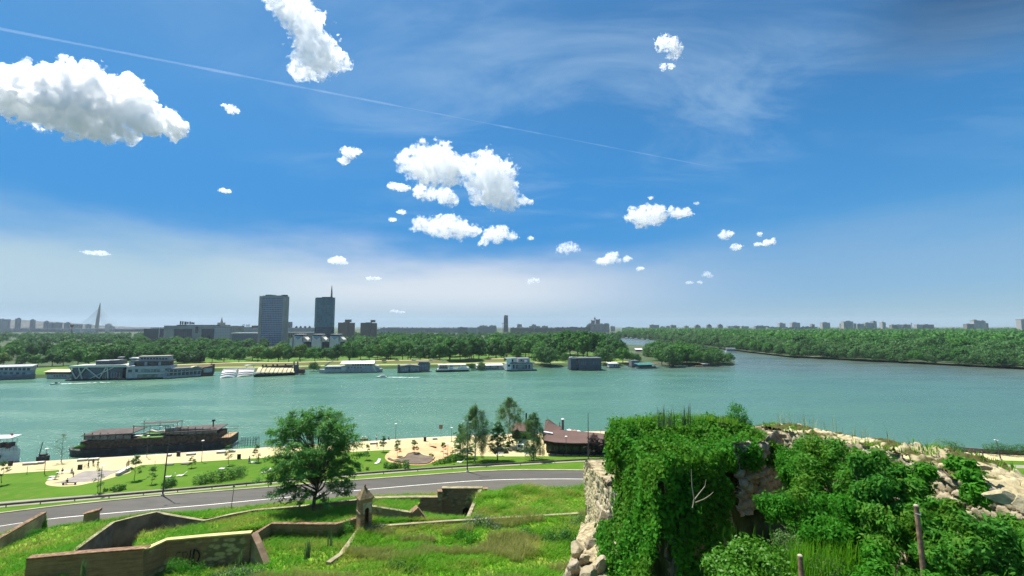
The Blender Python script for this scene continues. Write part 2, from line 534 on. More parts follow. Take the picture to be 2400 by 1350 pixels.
far_dir = np.array(shA[-1]) / shA[-1][1] * 9000
land('far_bank', shA + [tuple(far_dir), (-9000, 9000)], len(shA), M_CITY,
 'flat far river bank with park and city beyond', 'land')
shB = [tuple(p) for p in shorepts(resample(SHORE_B, 60), (0, 6))] + [(9000, 100)]
land('wooded_bank', [tuple(far_dir * 0.3)] + shB + [(9000, 9000), tuple(far_dir)], 0, M_CITY, 'low wooded bank across the second river arm', 'land')
# the park in front of the wood: grass, a pale waterside path, a beige embankment
LA = world_line([(-300, 905, 0), (0, 886, 0), (300, 877.5, 0), (500, 868.5, 0), (620, 869, 0), (740, 864.5, 0), (1000, 860.5, 0), (1200, 856, 0), (1480, 855, 0)], -300, 1480, 90, 3)
LA[:, 2] = LANDZ + 0.02
up = lambda A, d, z=0.0: A + np.array((0, d, z))
tag(ribbon('park_lawn', LA, up(LA, 170), M_PARK), 'park lawn along the far bank under the trees', 'lawn', kind='structure')
B1 = LA[20:]
tag(ribbon('waterside_path', up(B1, 9, .02), up(B1, 15, .02), M_PROM), 'pale waterside path along the far bank', 'path', kind='structure')
B2 = LA[30:75]
tag(ribbon('embankment', up(B2, 26, .02), up(B2, 33, 2.2), ground_mat('embankment_earth', [(0.16, 0.13, 0.07), (0.13, 0.13, 0.05), (0.10, 0.15, 0.03)], (0.03, 0.2), 0.0)),
 'sloping earth embankment behind the far waterside path', 'embankment', kind='structure')
tag(ribbon('upper_path', up(B2, 33, 2.2), up(B2, 40, 2.2), M_PROM), 'pale upper path on top of the far embankment', 'path', kind='structure')
# distant hills on the skyline
def hill(name, pts, Y, depth, label, m_):
 xs = np.linspace(pts[0][0], pts[-1][0], 90)
 ys = np.interp(xs, [p[0] for p in pts], [p[1] for p in pts])
 ys = ys + (fbm(np.stack([xs * .05, xs * 0, xs * 0], 1), 4, 3) - .5) * 3
 T = np.array([Dp(a, b, Y) for a, b in zip(xs, ys)])
 A = T.copy(); A[:, 1] -= depth; A[:, 2] = 1
 B = T.copy(); B[:, 1] += depth; B[:, 2] = 1
 V = np.concatenate([A, (A + T) / 2 + np.array((0, 0, 4)), T, B])
 n = len(xs)
 F = [(r * n + i, r * n + i + 1, (r + 1) * n + i + 1, (r + 1) * n + i) for r in range(3) for i in range(n - 1)]
 return tag(link(name, np_mesh(name, V, F), m_), label, 'hill', kind='structure')
M_HILL = ground_mat('hill_suburb', [(0.06, 0.075, 0.065), (0.095, 0.095, 0.095), (0.17, 0.165, 0.16)], (0.006, 0.022), 0.0)
hill('hill', [(-500, 742), (-100, 748), (0, 749), (60, 750), (130, 754), (180, 758), (260, 765), (420, 769)], 3400, 700, 'built up hill behind the cable stayed bridge', M_HILL)
hill('hill', [(250, 767), (700, 766), (1000, 767), (1500, 767), (2000, 766.5), (2400, 765.5), (2900, 764)], 7600, 600, 'low distant ridge along the horizon', M_HILL)
# ================================================================== near bank, laid out in strips
Q = [(-300, 1112, 4), (0, 1087, 4), (50, 1083.5, 4), (300, 1069, 4), (560, 1052, 4), (700, 1044, 4), (830, 1037, 4), (905, 1030, 4), (1000, 1025, 4),
 (1080, 1021, 4), (1180, 1018, 4), (1300, 1013, 4), (1430, 1010, 4), (1600, 1012, 4), (1800, 1022, 4), (2000, 1036, 4), (2200, 1054, 4), (2300, 1063, 4), (2400, 1067, 4), (2700, 1085, 4)]
Q2 = [(a, b + (3.5 if a < 2100 else 1.0), c) for a, b, c in Q]
L = [(-300, 1132, 4.05), (0, 1111, 4.05), (137, 1102, 4.05), (327, 1090, 4.05), (600, 1074, 4.05), (807, 1060, 4.05), (923, 1053, 4.05), (1010, 1056, 4.05), (1080, 1068, 4.05), (1150, 1070, 4.05),
 (1300, 1069, 4.05), (1430, 1069, 4.05), (1800, 1071, 4.05), (2200, 1076, 4.05), (2400, 1080, 4.05), (2700, 1090, 4.05)]
F1 = [(-300, 1206, 5.4), (0, 1176, 5.4), (375, 1147, 5.4), (600, 1129, 5.4), (830, 1108, 5.4), (1000, 1095, 5.4), (1067, 1091, 5.4), (1200, 1084, 5.4), (1300, 1079, 5.4), (1420, 1073, 5.4), (1800, 1078, 5.4), (2400, 1090, 5.4), (2700, 1100, 5.4)]
F2 = [(-300, 1219, 5.5), (0, 1189, 5.5), (375, 1157, 5.5), (600, 1136.5, 5.5), (850, 1114, 5.5), (1000, 1103, 5.5), (1100, 1096, 5.5), (1200, 1091, 5.5), (1300, 1085, 5.5), (1420, 1079, 5.5), (1800, 1086, 5.5), (2400, 1097, 5.5), (2700, 1110, 5.5)]
RU = [(-300, 1240, 6), (0, 1204, 6), (150, 1185, 6), (382, 1162, 6), (600, 1145, 6), (830, 1126, 6), (1000, 1114, 6), (1100, 1106.5, 6), (1200, 1102, 6), (1367, 1103, 6), (1700, 1115, 6), (2700, 1160, 6)]
CL = [(-300, 1282, 6), (0, 1233, 6), (110, 1216, 6), (300, 1199, 6), (500, 1182, 6), (860, 1147, 6), (1000, 1135, 6), (1100, 1127, 6), (1200, 1123, 6), (1365, 1122, 6), (1700, 1135, 6), (2700, 1180, 6)]
RL = [(-300, 1320, 6), (0, 1262, 6), (110, 1240, 6), (200, 1228, 6), (400, 1205, 6), (600, 1186, 6), (860, 1165, 6), (1030, 1158, 6), (1125, 1152, 6), (1367, 1144, 6), (1700, 1155, 6), (2700, 1200, 6)]
lq, lq2, ll, lf1, lf2, lru, lcl, lrl = [world_line(a) for a in (Q, Q2, L, F1, F2, RU, CL, RL)]
qn = lq.copy()
tang = np.gradient(lq[:, :2], axis=0)
tang /= np.linalg.norm(tang, axis=1)[:, None]
qn[:, 0] -= tang[:, 1] * 5.5
qn[:, 1] += tang[:, 0] * 5.5
qn[:, 2] = -0.8
tag(ribbon('quay_bank', lq, qn, M_STONE_BANK, 3), 'sloping grey stone river bank below the promenade', 'river bank', kind='structure')
tag(ribbon('quay_edge', lq, lq2, M_PROM_EDGE), 'pinkish stone edge of the promenade', 'quay edge', kind='structure')
tag(ribbon('promenade', lq2, ll, M_PROM), 'broad beige riverside promenade', 'promenade', kind='structure')
tag(ribbon('lawn', ll, lf1, M_GRASS, 6), 'mown green lawn between promenade and road', 'lawn', kind='structure')
tag(ribbon('footpath', lf1, lf2, M_PATHA), 'grey footpath beside the crash barrier', 'footpath', kind='structure')
ker = lru + np.array((0, 0.55, 0.12))
tag(ribbon('road_verge', lf2, ker, M_GRASS, 3), 'strip of grass between footpath and road', 'verge', kind='structure')
tag(ribbon('kerb', ker, lru + np.array((0, 0, 0.12)), M_KERB), 'pale kerb along the road', 'kerb', kind='structure')
ribk = ribbon('kerb_face', lru + np.array((0, 0, 0.12)), lru, M_KERB); tag(ribk, 'kerb face of the road', 'kerb', kind='structure')
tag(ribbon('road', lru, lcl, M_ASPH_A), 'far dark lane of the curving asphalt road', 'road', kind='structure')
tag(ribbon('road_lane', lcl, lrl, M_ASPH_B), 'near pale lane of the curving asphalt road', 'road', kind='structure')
tag(ribbon('road_marking', lcl + np.array((0, .11, .006)), lcl + np.array((0, -.11, .006)), M_WHITE), 'white centre line of the road', 'road marking', kind='structure')
# ground that carries everything below the road and the fortress
M_EARTH = ground_mat('rough_slope', [(0.05, 0.10, 0.012), (0.08, 0.12, 0.02), (0.12, 0.11, 0.05)], (0.1, 0.6), 0.2, 2)
def patch(name, rows, m_, label, cat, nu=60, nv=14, amp=0.25, seed=1, kind='structure', fscale=0.35):
 """uneven piece of ground through rows of (photo x, photo y, distance) points"""
 A = []
 for r in rows:
  P = np.array([Dp(*p) for p in r])
  s = np.concatenate([[0], np.cumsum(np.linalg.norm(np.diff(P, axis=0), axis=1))])
  q = np.linspace(0, s[-1], nu)
  A.append(np.stack([np.interp(q, s, P[:, k]) for k in range(3)], 1))
 A = np.array(A)
 k = np.linspace(0, len(rows) - 1, (len(rows) - 1) * nv + 1)
 i = np.minimum(k.astype(int), len(rows) - 2)
 t = (k - i)[:, None, None]
 G = A[i] * (1 - t) + A[i + 1] * t
 n = fbm(G.reshape(-1, 3) * np.array((1, 1, 0.0)) * fscale, 4, seed).reshape(G.shape[:2]) - 0.5
 G[..., 2] += n * 2 * amp
 m = len(k)
 F = [(a * nu + b, (a + 1) * nu + b, (a + 1) * nu + b + 1, a * nu + b + 1) for a in range(m - 1) for b in range(nu - 1)]
 o = link(name, np_mesh(name, G, F), m_)
 o.data.shade_smooth()
 tag(o, label, cat, kind=kind)
 return G
base_rows = []
xs = np.linspace(-170, 170, 40)
ysb = np.array([2, 8, 14, 20, 27, 34, 44, 50, 70, 90])
zsb = np.array([31, 31, 31, 26, 20, 14, 5, 1.0, 1.0, 1.0])
V = np.array([(a, b, c + (fbm(np.array([[a * .1, b * .1, 0]]), 3, 5)[0] - .5)) for b, c in zip(ysb, zsb) for a in xs])
V[:, 2] = np.where((V[:, 0] > 26) & (V[:, 1] > 40), np.maximum(V[:, 2], 5.7), V[:, 2])
F = [(j * 40 + i, j * 40 + i + 1, (j + 1) * 40 + i + 1, (j + 1) * 40 + i) for j in range(len(ysb) - 1) for i in range(39)]
tag(link('hillside', np_mesh('hillside', V, F), M_EARTH), 'grassy fortress hillside', 'ground', kind='structure')
def Yz(px, py, z):
 return (px, py, float(Wp(px, py, z)[1]))
G_TOP = patch('bastion_ground', [
 [(845, 1240, 45), (950, 1232, 45.6), (1050, 1225, 46.2), (1200, 1216, 46.6), (1370, 1206, 47.2), (1520, 1200, 47.5)],
 [(800, 1300, 39.5), (950, 1290, 40.4), (1100, 1282, 41), (1250, 1275, 41.5), (1400, 1265, 42), (1520, 1262, 42)],
 [(620, 1352, 36), (900, 1340, 36), (1100, 1335, 36.3), (1250, 1330, 36.6), (1400, 1325, 37), (1520, 1320, 37)],
 [(420, 1450, 30), (800, 1440, 30), (1100, 1440, 30), (1300, 1440, 30), (1420, 1440, 30), (1520, 1440, 30)]],
 M_WEED, 'wild grassy top of the bastion in front of the road', 'ground', 90, 18, 0.45, 2)
G_DITCH = patch('ditch_ground', [
 [(330, 1250, 72), (430, 1240, 73), (520, 1222, 74), (600, 1204, 76), (740, 1193, 77), (845, 1183, 78.5), (930, 1200, 78), (1095, 1217, 80)],
 [(300, 1300, 62), (430, 1262, 66), (520, 1250, 67), (635, 1231, 66.5), (787, 1232, 65.5), (835, 1219, 67.5), (930, 1222, 66), (1095, 1225, 66)],
 [(300, 1302, 61.5), (430, 1264, 65.4), (520, 1253, 66.4), (640, 1262, 65.8), (787, 1266, 64.8), (835, 1250, 66.5), (930, 1223, 65.5), (1095, 1226, 65.5)],
 [(300, 1345, 57), (430, 1330, 57), (600, 1300, 60), (700, 1290, 60), (800, 1290, 60), (900, 1290, 60), (1000, 1290, 60), (1095, 1290, 60)],
 [(300, 1420, 49), (430, 1410, 49), (600, 1400, 50), (700, 1400, 50), (800, 1400, 50), (900, 1400, 50), (1000, 1400, 50), (1095, 1400, 50)]],
 M_WEED, 'grassy floor of the fortress ditch', 'ground', 90, 10, 0.25, 4)
G_LEFT = patch('ditch_ground', [
 [(-250, 1310, 76), (0, 1266, 77.5), (115, 1238, 78.5), (200, 1226, 79), (268, 1225, 74)],
 [(-250, 1350, 62), (0, 1300, 66), (80, 1290, 66), (150, 1280, 66), (225, 1258, 67)],
 [(-250, 1420, 50), (0, 1350, 56), (50, 1335, 57), (100, 1320, 57.5), (158, 1305, 58.6)],
 [(-250, 1480, 46), (0, 1420, 48), (40, 1410, 48), (80, 1400, 48), (150, 1390, 48)]],
 M_WEED, 'grassy ground between the two leaning ditch walls', 'ground', 50, 12, 0.25, 5)
G_VERGE = patch('roadside_ground', [
 [Yz(112, 1239, 6.03), Yz(200, 1228, 6.03), Yz(400, 1205, 6.03), Yz(600, 1186, 6.03), Yz(860, 1165, 6.03), Yz(1030, 1158, 6.03), Yz(1125, 1152, 6.03)],
 [(200, 1228, 80), (268, 1221, 78), (367, 1200, 79.5), (478, 1215, 77.5), (598, 1196, 79.5), (840, 1171, 83), (1030, 1165, 86), (1125, 1151, 88)]],
 M_WEED, 'unmown grass strip between road and ditch wall', 'ground', 100, 6, 0.10, 6)
G_FARL = patch('roadside_ground', [
 [Yz(-250, 1310, 6.03), Yz(0, 1262, 6.03), Yz(112, 1240, 6.03)],
 [(-250, 1350, 62), (0, 1262, 69), (108, 1202, 79)]], M_WEED, 'grass bank behind the wall beside the road', 'ground', 30, 8, 0.12, 7)
G_MOUND = patch('bastion_ground', [
 [(1124, 1152, 85), (1200, 1143, 86), (1300, 1143, 86), (1450, 1150, 85)],
 [(1108, 1186, 76), (1200, 1175, 76.5), (1300, 1174, 76.5), (1450, 1172, 76)],
 [(1095, 1219, 68), (1200, 1213, 68), (1300, 1209, 68), (1450, 1203, 68)],
 [(1095, 1260, 60), (1200, 1260, 60), (1300, 1260, 60), (1450, 1260, 60)]],
 M_WEED, 'grassy embankment with yellowing weeds beside the road', 'ground', 70, 12, 0.35, 8)
G_SHELF = patch('ditch_ground', [
 [(855, 1176, 78), (905, 1173, 78), (985, 1176, 78)],
 [(858, 1187.5, 69.6), (910, 1195, 68), (964, 1202.5, 66.2)]], M_WEED, 'small grassy shelf behind the low ditch wall', 'ground', 24, 6, 0.15, 9)
# ================================================================== fortress walls
def wall(name, tops, bottom, thick, m_, label, cap=None, cap_h=0.18, batter=0.0, cat='wall'):
 """wall below a line of (photo x, photo y, distance) points; bottom = foot height(s); coping as its own part"""
 T = [Vector(Dp(*p)) for p in tops]
 n = len(T)
 bz = bottom if hasattr(bottom, '__len__') else [bottom] * n
 nor = []
 for i in range(n):
  d = (T[min(i + 1, n - 1)] - T[max(i - 1, 0)]); d.z = 0; d.normalize()
  q = Vector((-d.y, d.x, 0))
  if q.dot(Vector((T[i].x, T[i].y, 0))) < 0: q = -q
  nor.append(q)
 c = sum(T, Vector()) / n; c.z = min(bz)
 vs, fs, uv = [], [], []
 run = 0.0
 for i in range(n):
  if i: run += (T[i] - T[i - 1]).length
  f, bk = T[i] - c, T[i] + nor[i] * thick - c
  b0 = Vector((f.x, f.y, bz[i] - c.z)) - nor[i] * batter * (T[i].z - bz[i])
  b1 = Vector((bk.x, bk.y, bz[i] - c.z))
  vs += [b0, f, bk, b1]
  uv += [(run, bz[i]), (run, T[i].z), (run, T[i].z + thick), (run, bz[i])]
 for i in range(n - 1):
  a, b = 4 * i, 4 * (i + 1)
  fs += [(a, b, b + 1, a + 1), (a + 1, b + 1, b + 2, a + 2), (a + 2, b + 2, b + 3, a + 3)]
 e = 4 * (n - 1)
 fs += [(0, 1, 2, 3), (e + 3, e + 2, e + 1, e)]
 me = bpy.data.meshes.new(name)
 me.from_pydata(vs, [], fs)
 ul = me.uv_layers.new(name='UVMap')
 for lp in me.loops:
  ul.data[lp.index].uv = uv[lp.vertex_index]
 bm = bmesh.new(); bm.from_mesh(me); bmesh.ops.recalc_face_normals(bm, faces=bm.faces); bm.to_mesh(me); bm.free()
 o = link(name, me, m_)
 o.location = c
 tag(o, label, cat)
 if cap:
  mb = MB()
  P = []
  for i in range(n):
   for q, z in ((-0.08, 0), (-0.08, cap_h), (thick + 0.06, cap_h), (thick + 0.06, 0)):
    P.append(T[i] - c + nor[i] * q + Vector((0, 0, z + 0.003)))
  ff = []
  for i in range(n - 1):
   a, b = 4 * i, 4 * i + 4
   ff += [(a, b, b + 1, a + 1), (a + 1, b + 1, b + 2, a + 2), (a + 2, b + 2, b + 3, a + 3), (a + 3, b + 3, b, a)]
  ff += [(0, 1, 2, 3), (4 * n - 1, 4 * n - 2, 4 * n - 3, 4 * n - 4)]
  mb.add(P, ff).build('coping', cap, o)
 return o
M_BRICK = brick_mat('old_brick', (0.43, 0.25, 0.135), (0.34, 0.20, 0.115), (0.40, 0.31, 0.20))
M_BRICK2 = brick_mat('old_brick_and_stone', (0.43, 0.25, 0.14), (0.35, 0.20, 0.12), (0.16, 0.13, 0.10), patch=(0.48, 0.40, 0.22), pscale=0.22)
M_BRICK3 = brick_mat('brick_pale_patches', (0.44, 0.26, 0.15), (0.36, 0.22, 0.13), (0.16, 0.13, 0.10), patch=(0.45, 0.37, 0.20), pscale=0.3)
M_RENDER = mat('dark_render', (0.33, 0.225, 0.15), 0.95, 0.22, 0.35, 0.05, 3.0)
M_RENDER.node_tree.nodes['Principled BSDF'].inputs['Specular IOR Level'].default_value = 0.1
M_CAP = mat('coping_stone', (0.29, 0.25, 0.15), 0.9, 0.18, 0.8)
M_CAPY = mat('coping_yellow', (0.56, 0.47, 0.21), 0.9, 0.10, 0.8)
M_CAPB = mat('coping_brick', (0.22, 0.135, 0.085), 0.95, 0.25, 2.0)
wall('ditch_wall', [(-260, 1410, 53), (-120, 1330, 61), (0, 1264, 69), (108, 1202, 78.5)], [2, 3, 4, 4.5], 0.6, M_RENDER,
 'dark rendered ditch wall sloping up to the road, coping pale', M_CAPB)
wall('ditch_wall', [(150, 1311, 58), (268, 1225, 73), (316, 1213, 75), (367, 1201.5, 77), (386, 1207, 77), (432, 1215, 76), (478, 1222, 75), (540, 1207.5, 76), (598, 1197, 78), (700, 1188.5, 79), (845, 1172, 81.5)],
 1.0, 0.40, M_RENDER, 'long dark rendered ditch wall with a sharp bend and stepped top', M_CAP, 0.12)
wall('ditch_wall', [(62, 1312, 51.6), (200, 1299, 52.8), (345, 1288, 54)], 1.0, 0.7, M_BRICK, 'brown brick ditch wall at the bottom edge, flat brick top', M_CAPB, 0.16, 0.06)
wb = wall('ditch_wall', [(340, 1289, 53.8), (351, 1287, 54.3), (390, 1268.5, 56), (480, 1260, 57), (588, 1251.5, 58)], 1.0, 0.6, M_BRICK2,
  'patched stone and brick ditch wall with black graffiti', M_CAPY, 0.16, 0.05)
wall('ditch_wall', [(588.5, 1252, 58.05), (600, 1276, 57.4), (619, 1324, 56.6)], 1.0, 0.8, M_RENDER, 'dark sloping end of the graffiti wall', None)
wall('ditch_wall', [(592, 1263, 60.5), (604, 1250, 63.5), (636, 1229, 66), (787, 1230.5, 65.0), (836, 1216.5, 67)], [7, 7, 7.5, 8, 8], 0.5, M_BRICK,
 'low brick ditch wall in the shade of the big tree', M_CAPB, 0.12)
wall('ditch_wall', [(858, 1170, 82), (940, 1167.5, 83.5), (1026, 1167, 84.5)], 1.5, 0.8, M_BRICK, 'straight brown brick ditch wall right behind the sentry turret', M_CAP, 0.14)
wall('ditch_wall', [(862, 1187, 69.5), (915, 1195, 67.8), (962, 1203, 66)], [7.5, 7.5, 7.5], 0.4, M_BRICK3, 'low brick wall with mossy top holding a grassy shelf', M_CAP, 0.12)
wall('wall_gable', [(960, 1206, 66), (968, 1200, 66.2), (980, 1190, 66.5), (992, 1206, 66.8), (1004, 1222, 67)], 8.0, 1.2, M_BRICK3, 'pointed brick gable end beside the low ditch wall', None, cat='gable')
wall('wall_pier', [(1026, 1152, 84.4), (1037, 1152, 84.6)], 1.5, 1.2, M_BRICK3, 'rough brick pier between the two tall ditch walls', None, cat='pier')
def stroke(pts, Yf, parent, c, m_, w=0.07):
 P = [Vector(Dp(a, b, Yf(a))) - c for a, b in pts]
 return [p + Vector((0, -0.10 - 0.05 * (7.6 - p.z - c.z) if False else -0.14, 0)) for p in P]
# painted letters on the patched wall
gYf = lambda a: float(np.interp(a, [390, 480, 588], [55.75, 56.75, 57.75]))
cW = wb.location.copy()
M_PAINT = mat('black_paint', (0.012, 0.011, 0.012), 0.6, 0.1)
gm = MB()
foot = 0.05
for pts, w in (([(455, 1288), (453.5, 1300), (452, 1312), (450.6, 1326)], .085), ([(455, 1288), (462, 1290), (467, 1297), (467.5, 1304), (464, 1314), (458, 1321), (451, 1327)], .085),
   ([(447.5, 1289), (445.5, 1302), (443.5, 1315)], .055), ([(423, 1295), (417, 1294), (412, 1301), (411, 1308), (414, 1312)], .035), ([(428, 1295), (437, 1293), (440, 1300), (436, 1307), (430, 1308), (428, 1301), (428, 1295)], .035)):
 P = []
 for a, b in pts:
  Y = gYf(a)
  top = np.interp(a, [390, 480, 588], [1268.5, 1260, 1251.5])
  p = Vector(Dp(a, b, Y))
  zt = Dp(a, top, Y + .25)[2]
  p = Vector(Dp(a, b, Y + 0.25 - 0.05 * (zt - p.z) - 0.12)) - cW
  P.append(p)
 gm.tube(P, w, 5)
gm.build('graffiti', M_PAINT, wb)
# arched wall at the end of the ditch
aw = Vector(Dp(1080, 1218, 86)); uW = 86 / FPX
pw = lambda px, py: ((px - 1080) * uW, (1218 - py) * uW)
arch = [pw(1036, 1226), pw(1083, 1226), pw(1083, 1202)] + [(pw(1093, 1200)[0] - math.cos(t) * 10 * uW, pw(1093, 1202)[1] + math.sin(t) * 11 * uW) for t in np.linspace(0.2, math.pi - 0.2, 9)] + [pw(1103, 1202), pw(1103, 1226), pw(1106, 1226), pw(1140, 1151), pw(1036, 1151)]
o = MB().prism(arch, 0.0, 0.9, 'y').build('arched_wall', M_BRICK3)
ul = o.data.uv_layers.new(name='UVMap')
for lp in o.data.loops:
 v = o.data.vertices[lp.vertex_index].co
 ul.data[lp.index].uv = (v.x + v.y, v.z)
o.location = aw
tag(o, 'brown brick wall with a small dark arched doorway', 'wall')
MB().box(pw(1036, 0)[0], pw(1128, 0)[0], -.06, .98, pw(0, 1151)[1] + .003, pw(0, 1151)[1] + .16).build('coping', M_CAP, o)
MB().box(pw(1080, 0)[0], pw(1106, 0)[0], 1.6, 1.7, -1, 3).build('doorway_back', mat('arch_shade', (0.02, 0.018, 0.016), 1.0, 0.1), o)  # near-black panel stands in for the shade inside the arch
# inclined coping of the embankment and the long coping line of the bastion
def coping_line(name, pts, w, h, m_, label, y_in=1):
 P = [Vector(Dp(*p)) for p in pts]
 mb = MB()
 c = P[0].copy()
 for a, b in zip(P[:-1], P[1:]):
  mb.bar(a - c, b - c + (b - a).normalized() * 0.05, w, h)
 o = mb.build(name, m_)
 o.location = c
 return tag(o, label, 'coping')
coping_line('wall_coping', [(1126, 1150, 85.5), (1110, 1184, 76.5), (1096, 1217, 68)], .55, .5, M_CAP, 'sloping stone coping along the side of the grassy embankment')
coping_line('wall_coping', [(866, 1237.5, 45.4), (930, 1233, 45.5), (1050, 1224, 46.3), (1200, 1215.5, 46.7), (1370, 1205.5, 47.3)], .34, .34, M_CAP, 'long low stone coping line at the far edge of the bastion')
coping_line('wall_coping', [(842, 1243, 44.6), (800, 1301, 39.6), (770, 1322, 38)], .42, .34, M_CAP, 'stone coping running from the sentry turret towards the viewer')
# stub wall by the road
sp_ = Vector(Dp(214, 1222, 79.5)); o = MB().box(-.95, .95, -.5, .5, -1, 1.5, .05).build('stone_stub', M_RENDER); o.location = sp_; o.rotation_euler = (0, 0, R(20))
tag(o, 'short dark masonry stub standing by the road', 'stub wall')
MB().prism([(-1.1, 1.5), (1.15, 1.5), (1.15, 1.95)], -.6, .6, 'y').build('sloping_cap', M_CAPB, o)
# ------------------------------------------------------------------ the sentry turret
gc = Vector(Dp(853, 1236, 45.0)); gc.z -= 0.25
gt = empty('sentry_turret', 'small square brick sentry turret with pyramid roof on the bastion corner', 'turret', gc, R(37))
a = 0.56
body = MB()
body.box(-a, -a + .2, -a, a, 0, 3.05); body.box(-a + .2, a, a - .2, a, 0, 3.05); body.box(a - .2, a, -a, a - .2, 0, 3.05)
y0, y1 = -a, -a + .2
xl, xr = -.16, .26
body.box(-a + .2, xl, y0, y1, 0, 3.05); body.box(xr, a - .2, y0, y1, 0, 3.05)
hd = [(xl, 3.05), (xl, 2.0)] + [(0.05 - math.cos(t) * .21, 2.0 + math.sin(t) * .24) for t in np.linspace(.25, math.pi - .25, 8)] + [(xr, 2.0), (xr, 3.05)]
body.prism(hd, y0, y1, 'y')
bo = body.build('body', M_BRICK, gt)
ul = bo.data.uv_layers.new(name='UVMap')
for lp in bo.data.loops:
 v = bo.data.vertices[lp.vertex_index].co
 ul.data[lp.index].uv = (v.x + v.y, v.z)
M_PLAST = mat('pale_plaster', (0.40, 0.35, 0.27), 0.9, 0.15, 2.0)
sur = [(-.36, 1.75), (-.16, 1.75), (-.16, 2.0)] + [(0.05 - math.cos(t) * .21, 2.0 + math.sin(t) * .24) for t in np.linspace(.25, math.pi - .25, 8)] + [(.26, 2.0), (.26, 1.75), (.5, 1.75), (.5, 2.72), (-.36, 2.72)]
MB().prism(sur, -a - .03, -a - .002, 'y').build('arch_surround', M_PLAST, gt)
for z in (1.72, 2.92):
 bd = MB()
 bd.box(-a - .05, a + .05, -a - .05, -a - .003, z, z + .13) if z > 2 else bd.box(-a - .05, -.36, -a - .05, -a - .003, z, z + .1)
 bd.box(-a - .05, -a - .003, -a, a + .05, z, z + .13)
 bd.build('band', M_CAP, gt)
ro = MB().add([(-.72, -.72, 3.05), (.72, -.72, 3.05), (.72, .72, 3.05), (-.72, .72, 3.05), (-.05, -.05, 4.05), (.05, -.05, 4.05), (.05, .05, 4.05), (-.05, .05, 4.05), (-.72, -.72, 3.12), (.72, -.72, 3.12), (.72, .72, 3.12), (-.72, .72, 3.12)],
   [(3, 2, 1, 0), (0, 1, 9, 8), (1, 2, 10, 9), (2, 3, 11, 10), (3, 0, 8, 11), (8, 9, 5, 4), (9, 10, 6, 5), (10, 11, 7, 6), (11, 8, 4, 7), (4, 5, 6, 7)]).build('roof', mat('turret_stone', (0.21, 0.165, 0.09), 0.9, 0.2, 2.5, 0.03, 8), gt)
MB().lathe([(.0, 4.04), (.09, 4.06), (.11, 4.14), (.05, 4.2), (.09, 4.27), (.0, 4.34)], 10).build('finial', M_CAPB, ro)
# ================================================================== the ivy ruin on the right
def cells(h, Z, cw, ch, seed):
 """staggered jittered lattice of stones: joint closeness 0..1 and a number per stone"""
 r = np.floor(Z / ch).astype(int)
 best = np.full(h.shape, 9.0); second = np.full(h.shape, 9.0); sid = np.zeros(h.shape)
 for dr in (-1, 0, 1):
  rr = r + dr
  off = (rr % 2) * 0.5
  c = np.floor(h / cw - off).astype(int)
  for dc in (-1, 0, 1):
   cc = c + dc
   q = np.stack([rr, cc, rr * 0 + seed], -1).astype(float)
   jx, jz = vnoise(q, 11) - .5, vnoise(q, 23) - .5
   d = np.sqrt(((h - (cc + off + .5 + jx * .75) * cw) / cw) ** 2 + ((Z - (rr + .5 + jz * .55) * ch) / ch) ** 2)
   nb = d < best
   second = np.where(nb, best, np.minimum(second, d))
   sid = np.where(nb, vnoise(q, 37), sid)
   best = np.minimum(best, d)
 return np.clip((second - best) / 0.30, 0, 1), sid
def stone_wall(name, A, B, z0a, z1a, z0b, z1b, m_, cell=0.35, depth=0.10, res=0.05, seed=1, aspect=1.5, lean=0.0, rough=0.06, parent=None, course=False):
 """facing of rubble stones: a fine grid pushed out stone by stone. A,B plan points; a/b foot and top heights"""
 A, B = np.array(A, float), np.array(B, float)
 Lh = np.linalg.norm(B - A)
 nu = int(Lh / res) + 2
 nv = int(max(z1a - z0a, z1b - z0b) / res) + 2
 u = np.linspace(0, 1, nu)[None, :].repeat(nv, 0)
 v = np.linspace(0, 1, nv)[:, None].repeat(nu, 1)
 za, zb = z0a + (z0b - z0a) * u, z1a + (z1b - z1a) * u
 edge = (fbm(np.stack([u * Lh * 1.2, u * 0, u * 0 + 3], -1), 4, seed) - .5) * rough * 8
 Z = za + (zb + edge - za) * v
 h = u * Lh
 gap, sid = cells(h, Z, cell, cell / aspect, seed)
 push = (1 - (1 - gap) ** 2.5) * depth * (0.55 + 0.9 * sid)
 dirv = (B - A) / Lh
 nrm = np.array((dirv[1], -dirv[0]))
 fine = (fbm(np.stack([h * 7, Z * 7, h * 0], -1), 4, seed + 5) - .5) * 0.06 + (fbm(np.stack([h * 1.1, Z * 1.1, h * 0], -1), 3, seed + 9) - .5) * rough * 5
 off = push + fine - lean * (v * (zb - za))
 X = A[0] + dirv[0] * h + nrm[0] * off
 Yv = A[1] + dirv[1] * h + nrm[1] * off
 G = np.stack([X, Yv, Z], -1)
 F = [(a * nu + b, a * nu + b + 1, (a + 1) * nu + b + 1, (a + 1) * nu + b) for a in range(nv - 1) for b in range(nu - 1)]
 me = np_mesh(name, G, F)
 at = me.attributes.new('stone', 'FLOAT', 'POINT'); at.data.foreach_set('value', sid.ravel().astype(np.float32))
 at = me.attributes.new('joint', 'FLOAT', 'POINT'); at.data.foreach_set('value', gap.ravel().astype(np.float32))
 me.shade_smooth()
 return link(name, me, m_, parent), G
